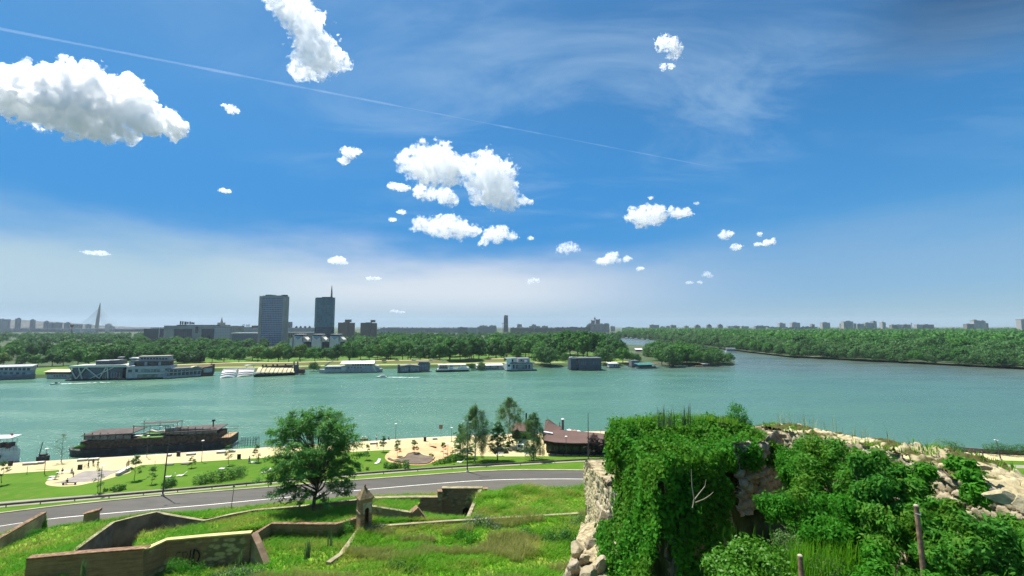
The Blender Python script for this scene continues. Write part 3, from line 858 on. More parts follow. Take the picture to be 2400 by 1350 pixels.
def stone_mat(name, c1, c2, joint):
 m_ = bpy.data.materials.new(name)
 m_.use_nodes = True
 t = m_.node_tree; g = NT(t); b = t.nodes['Principled BSDF']
 s_ = g.n('ShaderNodeAttribute', attribute_name='stone').outputs['Fac']
 j_ = g.n('ShaderNodeAttribute', attribute_name='joint').outputs['Fac']
 oc = g.n('ShaderNodeNewGeometry').outputs['Position']
 c = g.mix(s_, c1, c2)
 c = g.mix(g.mr(g.noise(oc, 5.0, 6, 0.7), 0.35, 0.75, 0, .6), c, tuple(k * .5 for k in c1))
 c = g.mix(g.mr(j_, 0.05, 0.35), joint, c)
 g.put(b.inputs['Base Color'], c)
 b.inputs['Roughness'].default_value = 0.95
 b.inputs['Specular IOR Level'].default_value = 0.1
 bn = g.n('ShaderNodeBump', i={'Strength': 0.7, 'Distance': 0.03, 'Height': g.noise(oc, 18, 5, 0.7)})
 t.links.new(bn.outputs[0], b.inputs['Normal'])
 return m_
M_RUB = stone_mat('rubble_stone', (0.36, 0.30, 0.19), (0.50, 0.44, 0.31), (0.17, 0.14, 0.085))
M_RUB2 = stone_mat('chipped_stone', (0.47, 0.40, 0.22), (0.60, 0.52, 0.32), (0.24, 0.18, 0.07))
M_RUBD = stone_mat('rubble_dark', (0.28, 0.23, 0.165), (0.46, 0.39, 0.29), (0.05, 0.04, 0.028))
M_CORE = mat('wall_core', (0.06, 0.075, 0.03), 1.0, 0.3, 1.0, 0.1, 3)
# plan of the ruin: left face runs away along x=4.4, front face slants back to the right wall
RX, SX = 4.80, 4.40
ruin = empty('ruined_wall', 'ruined stone wall block mostly smothered in ivy', 'ruin', (0, 0, 0))
core = MB()
core.prism([(RX + .25, 15.1), (8.2, 18.4), (10.2, 20.6), (12.6, 21.0), (12.6, 23.4), (RX + .35, 23.0)], 29.5, 34.9)
core.build('core', M_CORE, ruin)
# chipped stump at the far left end of the wall
pS0 = (SX, 27.6)
stone_wall('stump_face', pS0, (SX + .1, 22.3), 27.5, 31.95, 27.5, 32.5, M_RUB2, 0.16, 0.05, 0.04, 3, 1.1, parent=ruin)
stone_wall('stump_end', (SX + 1.6, 27.75), (SX, 27.62), 27.5, 32.2, 27.5, 31.95, M_RUB2, 0.16, 0.05, 0.05, 4, 1.1, parent=ruin)
MB().prism([(SX + .1, 27.55), (SX + .2, 23), (SX + 1.8, 23), (SX + 1.6, 27.6)], 27.4, 32.0).build('stump_core', M_RUBD if False else mat('stump_fill', (0.30, 0.25, 0.15), .95, .3, 3, .12, 5), ruin)
stone_wall('broken_end', (SX + .1, 23.7), (RX + .05, 19.8), 29.5, 32.3, 29.5, 32.7, M_RUB, 0.5, 0.16, 0.05, 6, 1.3, rough=.08, parent=ruin)
# bare shadowed masonry at the inner corner with a dark hollow under it
fA, fB = np.array((RX + .05, 14.85)), np.array((11.4, 19.9))
fp = lambda t: fA + (fB - fA) * t
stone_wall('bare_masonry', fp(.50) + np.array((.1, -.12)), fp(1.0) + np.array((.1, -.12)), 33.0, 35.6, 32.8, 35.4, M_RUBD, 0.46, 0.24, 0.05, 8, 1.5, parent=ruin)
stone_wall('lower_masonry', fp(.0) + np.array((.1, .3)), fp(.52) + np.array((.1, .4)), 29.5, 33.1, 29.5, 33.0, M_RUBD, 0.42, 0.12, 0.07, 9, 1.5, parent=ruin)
# right wall: runs along the view on the right, top rises towards the viewer
rw = empty('stone_rampart', 'long rubble stone rampart with a broad crumbling top, running along the right', 'rampart', (0, 0, 0))
W0, W1, W2 = (12.25, 23.2), (11.9, 14.5), (11.35, 8.2)
stone_wall('inner_face', W0, W1, 31.5, 34.98, 31.5, 36.12, M_RUB, 0.42, 0.11, 0.05, 15, 1.45, rough=.05, parent=rw)
stone_wall('inner_face', W1, W2, 31.5, 36.12, 31.5, 36.0, M_RUB, 0.36, 0.13, 0.04, 16, 1.55, rough=.05, parent=rw)
stone_wall('end_face', (14.6, 23.6), W0, 32.5, 34.9, 32.5, 34.98, M_RUB, 0.4, 0.1, 0.06, 17, 1.45, parent=rw)
def rough_top(name, A, B, wA, wB, zA, zB, m_, parent, seed):
 A, B = np.array(A, float), np.array(B, float)
 n, k = int(np.linalg.norm(B - A) / .05), 50
 t = np.linspace(0, 1, n)[:, None]; s = np.linspace(0, 1, k)[None, :]
 d = (B - A) / np.linalg.norm(B - A); nr = np.array((-d[1], d[0]))
 if nr[0] < 0: nr = -nr
 w = wA + (wB - wA) * t
 X = A[0] + (B[0] - A[0]) * t + nr[0] * w * s
 Yv = A[1] + (B[1] - A[1]) * t + nr[1] * w * s
 P = np.stack([X, Yv, X * 0], -1)
 wq = (fbm(P * 1.5, 3, seed + 4) - .5) * .5
 gp, sid = cells(X * 1.0 + wq, Yv + wq, .20, .26, seed)
 Z = zA + (zB - zA) * t + (fbm(P * .9, 3, seed) - .5) * .5 + (fbm(P * 7, 3, seed + 3) - .5) * .13 + (1 - (1 - gp) ** 2.5) * (.07 + .12 * sid) + 0.14 * np.sin(np.pi * np.clip(s, 0, 1)) ** .7 - .12 - .2 * s
 G = np.stack([X, Yv, Z], -1)
 F = [(a * k + b, (a + 1) * k + b, (a + 1) * k + b + 1, a * k + b + 1) for a in range(n - 1) for b in range(k - 1)]
 me = np_mesh(name, G, F)
 gp = gp * np.clip((fbm(P * .8, 3, seed + 8) - .45) * 7, 0, 1)
 at = me.attributes.new('stone', 'FLOAT', 'POINT'); at.data.foreach_set('value', sid.ravel().astype(np.float32))
 at = me.attributes.new('joint', 'FLOAT', 'POINT'); at.data.foreach_set('value', gp.ravel().astype(np.float32))
 me.shade_smooth()
 return link(name, me, m_, parent), G
M_RUBT = stone_mat('rubble_top', (0.34, 0.29, 0.17), (0.54, 0.47, 0.29), (0.075, 0.078, 0.025))
_, RT1 = rough_top('wall_top', W0, W1, 2.2, 2.3, 34.98, 36.12, M_RUBT, rw, 21)
_, RT2 = rough_top('wall_top', W1, W2, 2.3, 2.6, 36.12, 36.0, M_RUBT, rw, 22)
def boulder(rng, r, seed):
 bm = bmesh.new()
 bmesh.ops.create_icosphere(bm, subdivisions=4, radius=1)
 V = np.array([v.co[:] for v in bm.verts])
 n = fbm(V * 1.2 + seed * 5.1, 3, seed)
 V = V * (0.72 + 0.55 * n)[:, None]
 q = np.random.default_rng(seed)
 for _ in range(11):
  nn = q.normal(size=3); nn /= np.linalg.norm(nn)
  V -= np.maximum(0, V @ nn - (.52 + .22 * q.random()))[:, None] * nn
 V = V * np.array(r) * 1.2
 V += (fbm(V * 6 + 3, 3, seed + 2) - .5)[:, None] * .12 * max(r)
 for v, c in zip(bm.verts, V): v.co = c
 me = bpy.data.meshes.new('boulder')
 bm.to_mesh(me); bm.free()
 for a_, val in (('stone', .2 + .6 * rng.random()), ('joint', 1.0)):
  at = me.attributes.new(a_, 'FLOAT', 'POINT'); at.data.foreach_set('value', np.full(len(me.vertices), val, np.float32))
 return me
patch('rubble_slope', [[(1362, 1228, 26), (1425, 1222, 23)], [(1348, 1280, 21.5), (1430, 1270, 20.6)], [(1326, 1330, 19.6), (1430, 1320, 18.8)], [(1312, 1390, 18), (1440, 1390, 17.4)]], MATS['stump_fill'], 'rubble slope at the ragged end of the ruin', 'rubble', 26, 10, .3, 12, fscale=1.6)
rng = np.random.default_rng(5)
for k, (px, py, Y, r, lab) in enumerate([
  (1345, 1330, 19.0, .33, 'pale fallen boulder at the lowest left of the ruin'), (1352, 1290, 20.0, .36, 'angular fallen boulder halfway down the ruined edge'),
  (1378, 1345, 18.0, .34, 'brown boulder half hidden by ivy at the bottom edge'), (1388, 1278, 20.6, .30, 'rough boulder wedged below the stump'),
  (1398, 1255, 21.3, .26, 'small boulder right below the chipped stump'), (1372, 1310, 19.4, .26, 'shadowed stone between two larger boulders'),
  (1330, 1352, 18.2, .22, 'outermost small boulder at the bottom edge'), (1405, 1322, 18.6, .30, 'boulder at the foot of the sunlit ivy'),
  (1444, 1176, 22.2, .34, 'square grey stone sticking out beside the stump'), (1432, 1128, 22.6, .30, 'upper stone jutting from the broken wall end'),
  (1413, 1214, 22.0, .30, 'lumpy stone under the broken wall end')]):
 o = link('boulder', boulder(rng, (r, r * .85, r * .8), 30 + k), M_RUB if k % 3 else M_RUBD)
 o.location = Dp(px, py, Y); o.rotation_euler = (rng.random() * 3, rng.random() * 3, rng.random() * 3)
 tag(o, lab, 'boulder', 'boulders of the ruined wall')
for k, (px, py, Y, r, lab) in enumerate([(2340, 1160, 9.4, .20, 'large white weathered stone set in the rampart near the edge'), (2395, 1178, 9.2, .20, 'squared sunlit stone at the near end of the rampart'), (2300, 1092, 11.4, .15, 'loose pale stone on the rampart top')]):
 o = link('boulder', boulder(rng, (r * 1.1, r, r * .62), 60 + k), M_RUBT)
 o.location = Dp(px, py, Y)
 tag(o, lab, 'boulder', 'stones of the rampart')
# wooden posts and the dead branch
M_POST = mat('weathered_post', (0.20, 0.125, 0.075), 0.9, 0.25, 6.0, 0.01, 30)
for (px, py, px2, py2, Y, r, lab) in ((2147, 1186, 2172, 1420, 9.2, .045, 'tall leaning brown wooden post among the bushes'), (1875, 1303, 1881, 1420, 10.2, .055, 'short grey wooden post at the bottom edge')):
 a, b = Vector(Dp(px, py, Y)), Vector(Dp(px2, py2, Y - .15))
 o = MB().tube([b - b, (a - b) * .5 + Vector((.01, 0, 0)), a - b], [r * 1.1, r, r * .9], 12).build('wooden_post', M_POST, smooth=False)
 o.location = b
 tag(o, lab, 'post')
 MB().lathe([(r * .93, (a - b).z - .006), (r * .93, (a - b).z + .012), (r * .6, (a - b).z + .03)], 12, ((a - b).x, (a - b).y)).build('end_cap', mat('pale_end_grain', (0.42, 0.36, 0.26), .9, .1), o)
 if Y < 10:
  MB().tube([(a - b) * .93 + Vector((-.06, -.03, 0)), (a - b) * .925 + Vector((0, -.07, 0)), (a - b) * .93 + Vector((.06, -.02, 0))], .012, 6).build('metal_clip', mat('clip_metal', (.5, .5, .48), .4, .05, metal=.6), o)
br = MB()
bp = lambda px, py, Y=13.6: Vector(Dp(px, py, Y + (px - 1625) * .008)) - Vector(Dp(1623, 1190, 13.6))
br.tube([bp(1623, 1190), bp(1627, 1170), bp(1622, 1140), bp(1620, 1100)], [.022, .019, .014, .007], 6)
br.tube([bp(1627, 1172), bp(1640, 1155), bp(1652, 1140), bp(1655, 1124)], [.017, .014, .011, .006], 6)
br.tube([bp(1630, 1178), bp(1650, 1170), bp(1665, 1160), bp(1672, 1153)], [.017, .014, .011, .006], 6)
o = br.build('dead_branch', mat('bare_wood', (0.34, 0.28, 0.20), .9, .15))
o.location = Dp(1623, 1190, 13.6)
tag(o, 'bare forked dead branch hanging in front of the shaded ivy', 'branch')
# ================================================================== vegetation
def proj(P):
 P = np.asarray(P, float) - np.array((0, 0, CAMZ))
 f = P[..., 1] * math.cos(PITCH) + P[..., 2] * math.sin(PITCH)
 u = -P[..., 1] * math.sin(PITCH) + P[..., 2] * math.cos(PITCH)
 return 1200 + FPX * P[..., 0] / f, 675 - FPX * u / f
def unit(v):
 return v / np.maximum(np.linalg.norm(v, axis=-1, keepdims=True), 1e-9)
def leaf_geo(P, N, size, rng, aspect=0.55, droop=0.3, jit=0.5, fold=0.15, axis=None):
 """diamond leaves: positions, normals -> vertices, faces"""
 n = len(P)
 N = unit(N + rng.normal(size=(n, 3)) * jit)
 if axis is None:
  axis = rng.normal(size=(n, 3))
 axis = axis - (axis * N).sum(1, keepdims=True) * N
 axis = unit(axis)
 axis[:, 2] -= droop
 axis = unit(axis)
 side = unit(np.cross(N, axis))
 N = np.cross(axis, side)
 s = np.broadcast_to(np.asarray(size, float), (n,))[:, None]
 w = s * aspect * 0.5
 mid = P + axis * s * 0.42
 V = np.stack([P, mid + side * w + N * w * fold, P + axis * s, mid - side * w + N * w * fold], 1).reshape(-1, 3)
 F = np.arange(n * 4).reshape(-1, 4)
 return V, F
def leaves(name, P, N, size, m_, rng, parent=None, origin=None, **kw):
 if origin is not None:
  P = P - np.asarray(origin)
 V, F = leaf_geo(P, N, size, rng, **kw)
 o = link(name, np_mesh(name, V, F), m_, parent)
 if origin is not None and parent is None:
  o.location = origin
 return o
def blob_points(blobs, n, rng, shell=0.72, squash=0.9):
 """points spread through lumpy balls, thicker near their skins; outward normals"""
 B = np.array([b[:4] for b in blobs], float)
 w = B[:, 3] ** 2
 k = rng.choice(len(B), n, p=w / w.sum())
 d = unit(rng.normal(size=(n, 3)))
 lump = 0.72 + 0.56 * vnoise(d * 2.3 + B[k, :3] * 0.7 + 31.0, 3)
 r = B[k, 3] * lump * (shell + (1 - shell) * rng.random(n)) ** 1.0
 P = B[k, :3] + d * r[:, None] * np.array((1, 1, squash))
 return P, d
ML_IVY = leaf_mat('ivy_leaves', (0.034, 0.180, 0.012), (0.080, 0.285, 0.018), 0.38, 0.6, 0.5, (0.080, 0.205, 0.014), spec=.12)
ML_BUSH = leaf_mat('bush_leaves', (0.032, 0.185, 0.010), (0.076, 0.280, 0.016), 0.40, 0.6, spec=.12)
ML_BUSHA = leaf_mat('broad_bush_leaves', (0.040, 0.19, 0.016), (0.10, 0.30, 0.030), 0.40, 0.6, 1.2, (0.105, 0.235, 0.02), spec=.12)
ML_BUSHB = leaf_mat('dark_bush_leaves', (0.030, 0.170, 0.018), (0.075, 0.255, 0.028), 0.40, 0.6, 1.5, (0.10, 0.25, 0.02), spec=.12)
ML_BUSHL = leaf_mat('bright_bush_leaves', (0.055, 0.19, 0.010), (0.090, 0.25, 0.018), 0.35, 0.45)
ML_FAR = leaf_mat('park_leaves', (0.026, 0.125, 0.014), (0.070, 0.220, 0.022), 0.28, 0.6)
ML_FARD = leaf_mat('dark_park_leaves', (0.020, 0.095, 0.015), (0.044, 0.155, 0.022), 0.26, 0.6)
ML_WIL = leaf_mat('willow_leaves', (0.046, 0.130, 0.030), (0.078, 0.190, 0.044), 0.22, 0.6)
ML_LIME = leaf_mat('yellow_green_leaves', (0.085, 0.16, 0.012), (0.11, 0.19, 0.018), 0.25, 0.6)
ML_TREE = leaf_mat('locust_leaves', (0.052, 0.200, 0.026), (0.095, 0.280, 0.046), 0.50, 0.5)
ML_BIRCH = leaf_mat('birch_leaves', (0.058, 0.150, 0.030), (0.100, 0.205, 0.055), 0.35, 0.5)
ML_YOUNG = leaf_mat('young_tree_leaves', (0.035, 0.125, 0.020), (0.060, 0.17, 0.03), 0.3, 0.5)
ML_PLUM = leaf_mat('purple_leaves', (0.040, 0.018, 0.026), (0.075, 0.035, 0.045), 0.25, 0.5)
ML_GRASS = leaf_mat('grass_blades', (0.075, 0.33, 0.004), (0.21, 0.42, 0.02), 0.50, 0.6, 0.16, (0.38, 0.38, 0.07))
ML_STRAW = leaf_mat('dry_grass_blades', (0.52, 0.46, 0.18), (0.38, 0.38, 0.10), 0.3, 0.7)
ML_SAGE = leaf_mat('grey_weed_leaves', (0.10, 0.145, 0.085), (0.15, 0.19, 0.11), 0.3, 0.6)
M_BARK = mat('bark', (0.10, 0.075, 0.052), 0.95, 0.25, 3.0, 0.02, 12)
M_BARKB = mat('birch_bark', (0.42, 0.40, 0.35), 0.9, 0.3, 4.0, 0.01, 12)
# ---------------------------------------------------------------- ivy over the ruin
rng = np.random.default_rng(11)
def ivy_faces():
 out_P, out_N = [], []
 # sunlit left face, swelling outwards towards its foot
 n = 30000
 y = 14.7 + 8.3 * rng.random(n); z = 29.6 + 6.5 * rng.random(n)
 sw = (fbm(np.stack([y * .8, z * .8, y * 0], 1), 4, 3) - .42) * 1.1
 x = RX + 0.12 - np.maximum(0, 34.0 - z) * 0.30 - sw - np.maximum(0, z - 35.4) * -0.6
 zt = 35.5 + (fbm(np.stack([y * .9, y * 0, y * 0], 1), 3, 8) - .5) * 0.9 - (y - 14) * 0.055
 k = z < zt
 P = np.stack([x, y, z], 1)[k]; N = np.tile((-0.9, -.15, .45), (len(P), 1))
 px, py = proj(P)
 cut = (px < 1438) & (py > 1105) & (py < 1218) | ((px < 1425) & (py > 1085) & (py < 1225))
 cut |= (py > 1215) & (px < 1400 - (py - 1225) * .12)
 out_P.append(P[~cut]); out_N.append(N[~cut])
 # shaded front face
 n = 34000
 t = rng.random(n); z = 29.6 + 6.7 * rng.random(n)
 sw = (fbm(np.stack([t * 8, z * .8, t * 0 + 9], 1), 4, 5) - .42) * 1.5
 d = (fB - fA) / np.linalg.norm(fB - fA); nr = np.array((d[1], -d[0]))
 xy = fA + (fB - fA) * t[:, None] + nr * (sw + .12 + np.maximum(0, 33.4 - z) * (.10 + .25 * (t < .35)))[:, None]
 zt = 35.85 + (fbm(np.stack([t * 9, t * 0, t * 0 + 2], 1), 3, 9) - .5) * .8 - t * .75
 P = np.concatenate([xy, z[:, None]], 1); N = np.tile((nr[0], nr[1], .25), (n, 1))
 px, py = proj(P)
 ed = (fbm(np.stack([px * .02, py * .02, px * 0], 1), 3, 4) - .5) * 60
 bare = (px + ed > 1700) & (py + ed * .5 > 1105 - (px - 1700) * .08) & (px < 1850)
 k = (z < zt) & ~bare
 out_P.append(P[k]); out_N.append(N[k])
 # top
 n = 34000
 t = rng.random(n); s = rng.random(n)
 xy0 = fA + (fB - fA) * t[:, None]
 xy1 = np.stack([RX + .1 + 6.6 * t, 23.0 + .4 * t], 1)
 xy = xy0 + (xy1 - xy0) * s[:, None]
 P3 = np.stack([xy[:, 0], xy[:, 1], t * 0], 1)
 z = 35.38 + (fbm(P3 * .8, 4, 6) - .5) * 1.5 - t * .4 - s * .25 + rng.normal(size=n) * .12
 P = np.concatenate([xy, z[:, None]], 1)
 out_P.append(P); out_N.append(np.tile((0, -.25, 1.0), (n, 1)))
 return np.concatenate(out_P), np.concatenate(out_N)
P, N = ivy_faces()
iv = leaves('ivy', P + rng.normal(size=P.shape) * .07, N, .075 + .15 * rng.random(len(P)) ** 2, ML_IVY, rng, aspect=.75, droop=.55, jit=.75)
tag(iv, 'thick green ivy draped over the ruined wall block, sunlit on its left side', 'ivy')
# fringe of grass and stalks on top of the ivy block and the rampart
def stalks(P, h, w, rng, lean=.25, nb=3):
 """grass blades: narrow triangles; P (n,3)"""
 n = len(P)
 P = np.repeat(P, nb, 0); h = np.repeat(np.broadcast_to(h, (n,)), nb) * (.6 + .6 * rng.random(n * nb))
 a = rng.random(n * nb) * 2 * np.pi
 d = np.stack([np.cos(a), np.sin(a), a * 0], 1)
 b = np.stack([-np.sin(a), np.cos(a), a * 0], 1)
 w = np.repeat(np.broadcast_to(w, (n,)), nb)[:, None]
 base = P + d * w * 1.5
 top = base + d * (lean * (.3 + rng.random(n * nb)) * h)[:, None] + np.stack([a * 0, a * 0, h], 1)
 mid = base + d * (lean * .25 * h)[:, None] + np.stack([a * 0, a * 0, h * .55], 1)
 V = np.stack([base - b * w, base + b * w, mid + b * w * .8, top, mid - b * w * .8], 1).reshape(-1, 3)
 k = np.arange(n * nb)[:, None] * 5
 F = np.concatenate([k + np.array((0, 1, 2, 4)), ], 0)
 T = k + np.array((4, 2, 3, 3))
 return V, F, T
def grass_obj(name, P, h, w, m_, rng, label, cat='grass', lean=1.1, nb=3, kind='stuff'):
 V, F, T = stalks(P, h, w, rng, lean, nb)
 # the tip is a sliver quad so all faces keep four corners
 k = np.arange(len(V) // 5)[:, None]
 V = V.reshape(-1, 5, 3)
 tip2 = V[:, 3] + (V[:, 2] - V[:, 4]) * .12
 V = np.concatenate([V, tip2[:, None]], 1).reshape(-1, 3)
 F = np.concatenate([k * 6 + np.array((0, 1, 2, 4)), k * 6 + np.array((4, 2, 5, 3))], 0)
 o = link(name, np_mesh(name, V, F), m_)
 return tag(o, label, cat, kind=kind)
def sample_grid(G, n, rng):
 m, k = G.shape[:2]
 i = rng.random(n) * (m - 1.001); j = rng.random(n) * (k - 1.001)
 a, b = i.astype(int), j.astype(int)
 fi, fj = (i - a)[:, None], (j - b)[:, None]
 return (G[a, b] * (1 - fi) * (1 - fj) + G[a + 1, b] * fi * (1 - fj) + G[a, b + 1] * (1 - fi) * fj + G[a + 1, b + 1] * fi * fj)
# ---------------------------------------------------------------- tall grass and weeds of the fortress ground
rng = np.random.default_rng(21)
P = sample_grid(G_TOP, 26000, rng)
cl = fbm(P * np.array((.35, .35, 0)), 4, 12)
hgt = .14 + .42 * np.clip((cl - .38) * 2.6, 0, 1)
grass_obj('tall_grass', P, hgt, .022, ML_GRASS, rng, 'tall wild grass covering the bastion in the foreground')
P = sample_grid(G_TOP, 60000, rng)
k = (fbm(P * np.array((.22, .5, 0)), 4, 33) > .53)
P = P[k][:15000]
grass_obj('dry_grass', P, .6, .012, ML_STRAW, rng, 'yellow dry grass stalks scattered over the bastion', lean=.35)
P = sample_grid(G_MOUND, 16000, rng)
cl = fbm(P * np.array((.3, .3, 0)), 4, 13)
grass_obj('tall_grass', P, .2 + 1.0 * np.clip((cl - .38) * 2.4, 0, 1), .035, ML_GRASS, rng, 'long yellow green grass on the embankment beside the road')
Pd = np.concatenate([sample_grid(G_DITCH, 26000, rng), sample_grid(G_LEFT, 9000, rng), sample_grid(G_SHELF, 1600, rng)])
grass_obj('tall_grass', Pd, .18 + .5 * rng.random(len(Pd)), .035, ML_GRASS, rng, 'fresh green grass filling the fortress ditches')
Pv = np.concatenate([sample_grid(G_VERGE, 9000, rng), sample_grid(G_FARL, 1500, rng)])
grass_obj('tall_grass', Pv, .12 + .45 * rng.random(len(Pv)), .035, ML_GRASS, rng, 'unmown green grass along the near edge of the road')
Pr = np.concatenate([sample_grid(RT1, 1700, rng), sample_grid(RT2, 500, rng)])
k = fbm(Pr * np.array((.7, .7, 0)), 3, 3) > .50
grass_obj('wall_grass', Pr[k], .16, .012, ML_GRASS, rng, 'tufts of grass growing on top of the rampart', lean=.5)
wp = np.array([Dp(a, b, Y) for a, b, Y in [(1843, 990, 18.9), (1850, 988, 18.9), (1836, 988, 19), (1857, 992, 18.7), (1885, 995, 17.8), (1905, 1000, 17.2), (1915, 1003, 17), (1940, 1007, 16.6), (1982, 1014, 15.8), (2022, 1024, 15), (2070, 1030, 14.2), (2168, 1058, 12.8), (2175, 1060, 12.8), (1900, 1000, 17.4)]])
grass_obj('dry_stalks', np.repeat(wp, 4, 0) + rng.normal(size=(len(wp) * 4, 3)) * .25 * np.array((1, 1, 0)) + np.array((0, 0, -.1)), .30 + .35 * rng.random(len(wp) * 4), .0055, ML_STRAW, rng, 'upright dry stalks on top of the rampart', lean=.35, nb=2)
wp = np.array([Dp(1430 + 300 * q, 996 - 14 * math.sin(3.1 * q), 18 + 3 * rng.random()) for q in rng.random(320)])
grass_obj('wall_grass', wp, .28, .008, ML_GRASS, rng, 'grass fringe along the top of the ivy covered block', lean=.35)
wp = np.array([Dp(a, b, 18.5) for a, b in [(1551, 1000), (1560, 998), (1567, 1000), (1573, 998), (1546, 1000), (1604, 996), (1610, 993), (1600, 998), (1616, 996)]])
grass_obj('dry_stalks', np.repeat(wp, 3, 0) + rng.normal(size=(27, 3)) * .06 * np.array((1, 1, 0)), .75, .014, ML_SAGE, rng, 'thin weed stalks rising above the ivy covered block', lean=.1)
def shrub(name, label, cat, blobs, n, size, m_, rng, aspect=.5, droop=.3, jit=.7, group=None, stems=True, squash=.9, shell=.55):
 """leafy bush from (x, y, z, r) balls in world space: foliage + stems"""
 c = np.array(blobs[0][:3], float); c[2] = min(b[2] - b[3] * .9 for b in blobs)
 root = empty(name, label, cat, c, 0, group)
 loc = [(b[0] - c[0], b[1] - c[1], b[2] - c[2], b[3]) for b in blobs]
 P, N = blob_points(loc, n, rng, shell, squash)
 leaves('foliage', P, N + np.array((0, 0, .35)), size * (.7 + .6 * rng.random(n)), m_, rng, root, aspect=aspect, droop=droop, jit=jit)
 if stems:
  mb = MB()
  for b in loc:
   for _ in range(3):
    e = Vector(b[:3]) + Vector(rng.normal(size=3)) * b[3] * .35
    s0 = Vector((b[0] * .6, b[1] * .6, 0))
    mb.tube([s0, s0.lerp(e, .5) + Vector(rng.normal(size=3)) * b[3] * .1, e], [b[3] * .035, b[3] * .025, b[3] * .01], 5)
  mb.build('stem', M_BARK, root)
 return root
def pxb(px, py, Y, rpx):
 p = Dp(px, py, Y)
 return (p[0], p[1], p[2], rpx * Y / FPX)
# bushes crowding the inner face of the rampart
BU = [
 ('dense dark green bush under the far end of the rampart', [(1850, 1085, 16.5, 52), (1866, 1058, 17.5, 38), (1880, 1110, 15.8, 58), (1850, 1150, 15.6, 42)], 7000),
 ('broad green bush below the middle of the rampart', [(1920, 1075, 14.4, 62), (1985, 1068, 14.2, 50), (1950, 1130, 13.6, 70), (2000, 1110, 13.4, 45), (1905, 1140, 14, 50)], 8500),
 ('bush hanging with long leaves beside the exposed square stones', [(2055, 1085, 12.6, 52), (2105, 1112, 12.0, 46), (2070, 1150, 11.8, 62), (2140, 1150, 11.4, 40)], 7000),
 ('dark tangled bush in the middle of the hollow', [(1890, 1200, 12.8, 70), (1965, 1205, 12.2, 75), (2040, 1215, 11.6, 72), (1930, 1265, 11.8, 55), (1830, 1200, 13.6, 50)], 9500),
 ('leafy bush right behind the leaning post', [(2110, 1230, 10.8, 62), (2190, 1200, 10.6, 62), (2240, 1250, 10.0, 66), (2160, 1290, 10.2, 60)], 9000),
 ('leafy bush at the right edge under the big weathered stone', [(2300, 1235, 9.4, 60), (2380, 1240, 9.0, 60), (2290, 1310, 9.0, 66), (2390, 1320, 8.6, 70), (2440, 1260, 8.8, 50)], 9000),
 ('shaded low bush between the two posts', [(2010, 1320, 10.4, 60), (2085, 1345, 9.8, 60), (2150, 1370, 9.4, 55), (2230, 1375, 9.2, 55)], 6500)]
for k, (lab, bl, n) in enumerate(BU):
 rb = np.random.default_rng(400 + k)
 bl = [(b[0] + b[3] * .62 * np.clip(rb.normal(), -1.1, 1.1) + (24 if k == 0 else 0), b[1] + b[3] * (.1 + .5 * np.clip(rb.normal(), -1.1, 1.2)) + max(0, min(12, (b[0] - 2030) * .3)), b[2] + .45 * rb.normal(), b[3] * (.34 + .3 * rb.random())) for b in bl for _ in range(6)]
 shrub('bush', lab, 'bush', [pxb(b[0], b[1] + 2, b[2], b[3] * .95) for b in bl], int(n * 2.0), .115 if k != 2 else .13, (ML_BUSH, ML_BUSHA, ML_BUSHB)[k % 3], np.random.default_rng(40 + k), aspect=.40, droop=.5, shell=.25)
shrub('bush', 'bright yellow green bush at the bottom edge in front of the dark hollow', 'bush',
 [pxb(*b) for b in [(1700, 1335, 11.6, 48), (1760, 1310, 11.8, 52), (1815, 1330, 11.4, 50), (1740, 1385, 11.0, 60), (1850, 1375, 11, 45)]], 9000, .10, ML_BUSHL, np.random.default_rng(60), aspect=.55)
shrub('bush', 'pale weedy bush behind the short post', 'bush',
 [pxb(*b) for b in [(1880, 1330, 11.6, 50), (1945, 1345, 11, 50), (1850, 1280, 12.2, 40), (1990, 1290, 11.6, 36)]], 6000, .075, leaf_mat('weedy_leaves', (.07, .17, .03), (.11, .20, .05), .3), np.random.default_rng(61), aspect=.3)
shrub('ivy_patch', 'tongue of ivy spilling over the rampart edge beside the exposed stones', 'ivy',
 [pxb(*b) for b in [(2262, 1090, 10.7, 20), (2278, 1120, 10.3, 24), (2285, 1160, 10, 26), (2235, 1085, 11.2, 16), (2170, 1105, 11.6, 20), (2155, 1135, 11.6, 22)]], 2200, .11, ML_IVY, np.random.default_rng(62), aspect=.7, stems=False)
shrub('bush', 'small pointed dark evergreen bush on top of the wall', 'bush',
 [pxb(*b) for b in [(1726, 996, 22.5, 30), (1728, 972, 22.5, 24), (1725, 954, 22.5, 15), (1746, 992, 22.5, 19), (1708, 986, 22.5, 17)]], 3800, .085, ML_BUSH, np.random.default_rng(63), aspect=.35)
shrub('bush', 'small twiggy bush beside the evergreen on the wall', 'bush', [pxb(*b) for b in [(1696, 985, 22, 12), (1690, 992, 22, 9)]], 260, .05, leaf_mat('twiggy', (.16, .11, .09), (.2, .15, .11)), np.random.default_rng(64))
sp = np.array([Dp(1680 + 130 * q, 1268 - 20 * rng.random(), 12.4 + rng.random()) for q in rng.random(16)])
grass_obj('weed_spikes', sp, .2 + .3 * rng.random(16), .006, ML_BUSHL, rng, 'pale upright weed spikes in front of the dark hollow', lean=.12, nb=2)
gx_ = np.array([Dp(1850 + 190 * rng.random(), 1300 + 80 * rng.random(), 10.5 + 2 * rng.random()) for _ in range(900)])
grass_obj('tall_grass', gx_, .4, .007, ML_GRASS, rng, 'light green grass between the bushes at the bottom edge', lean=.3)
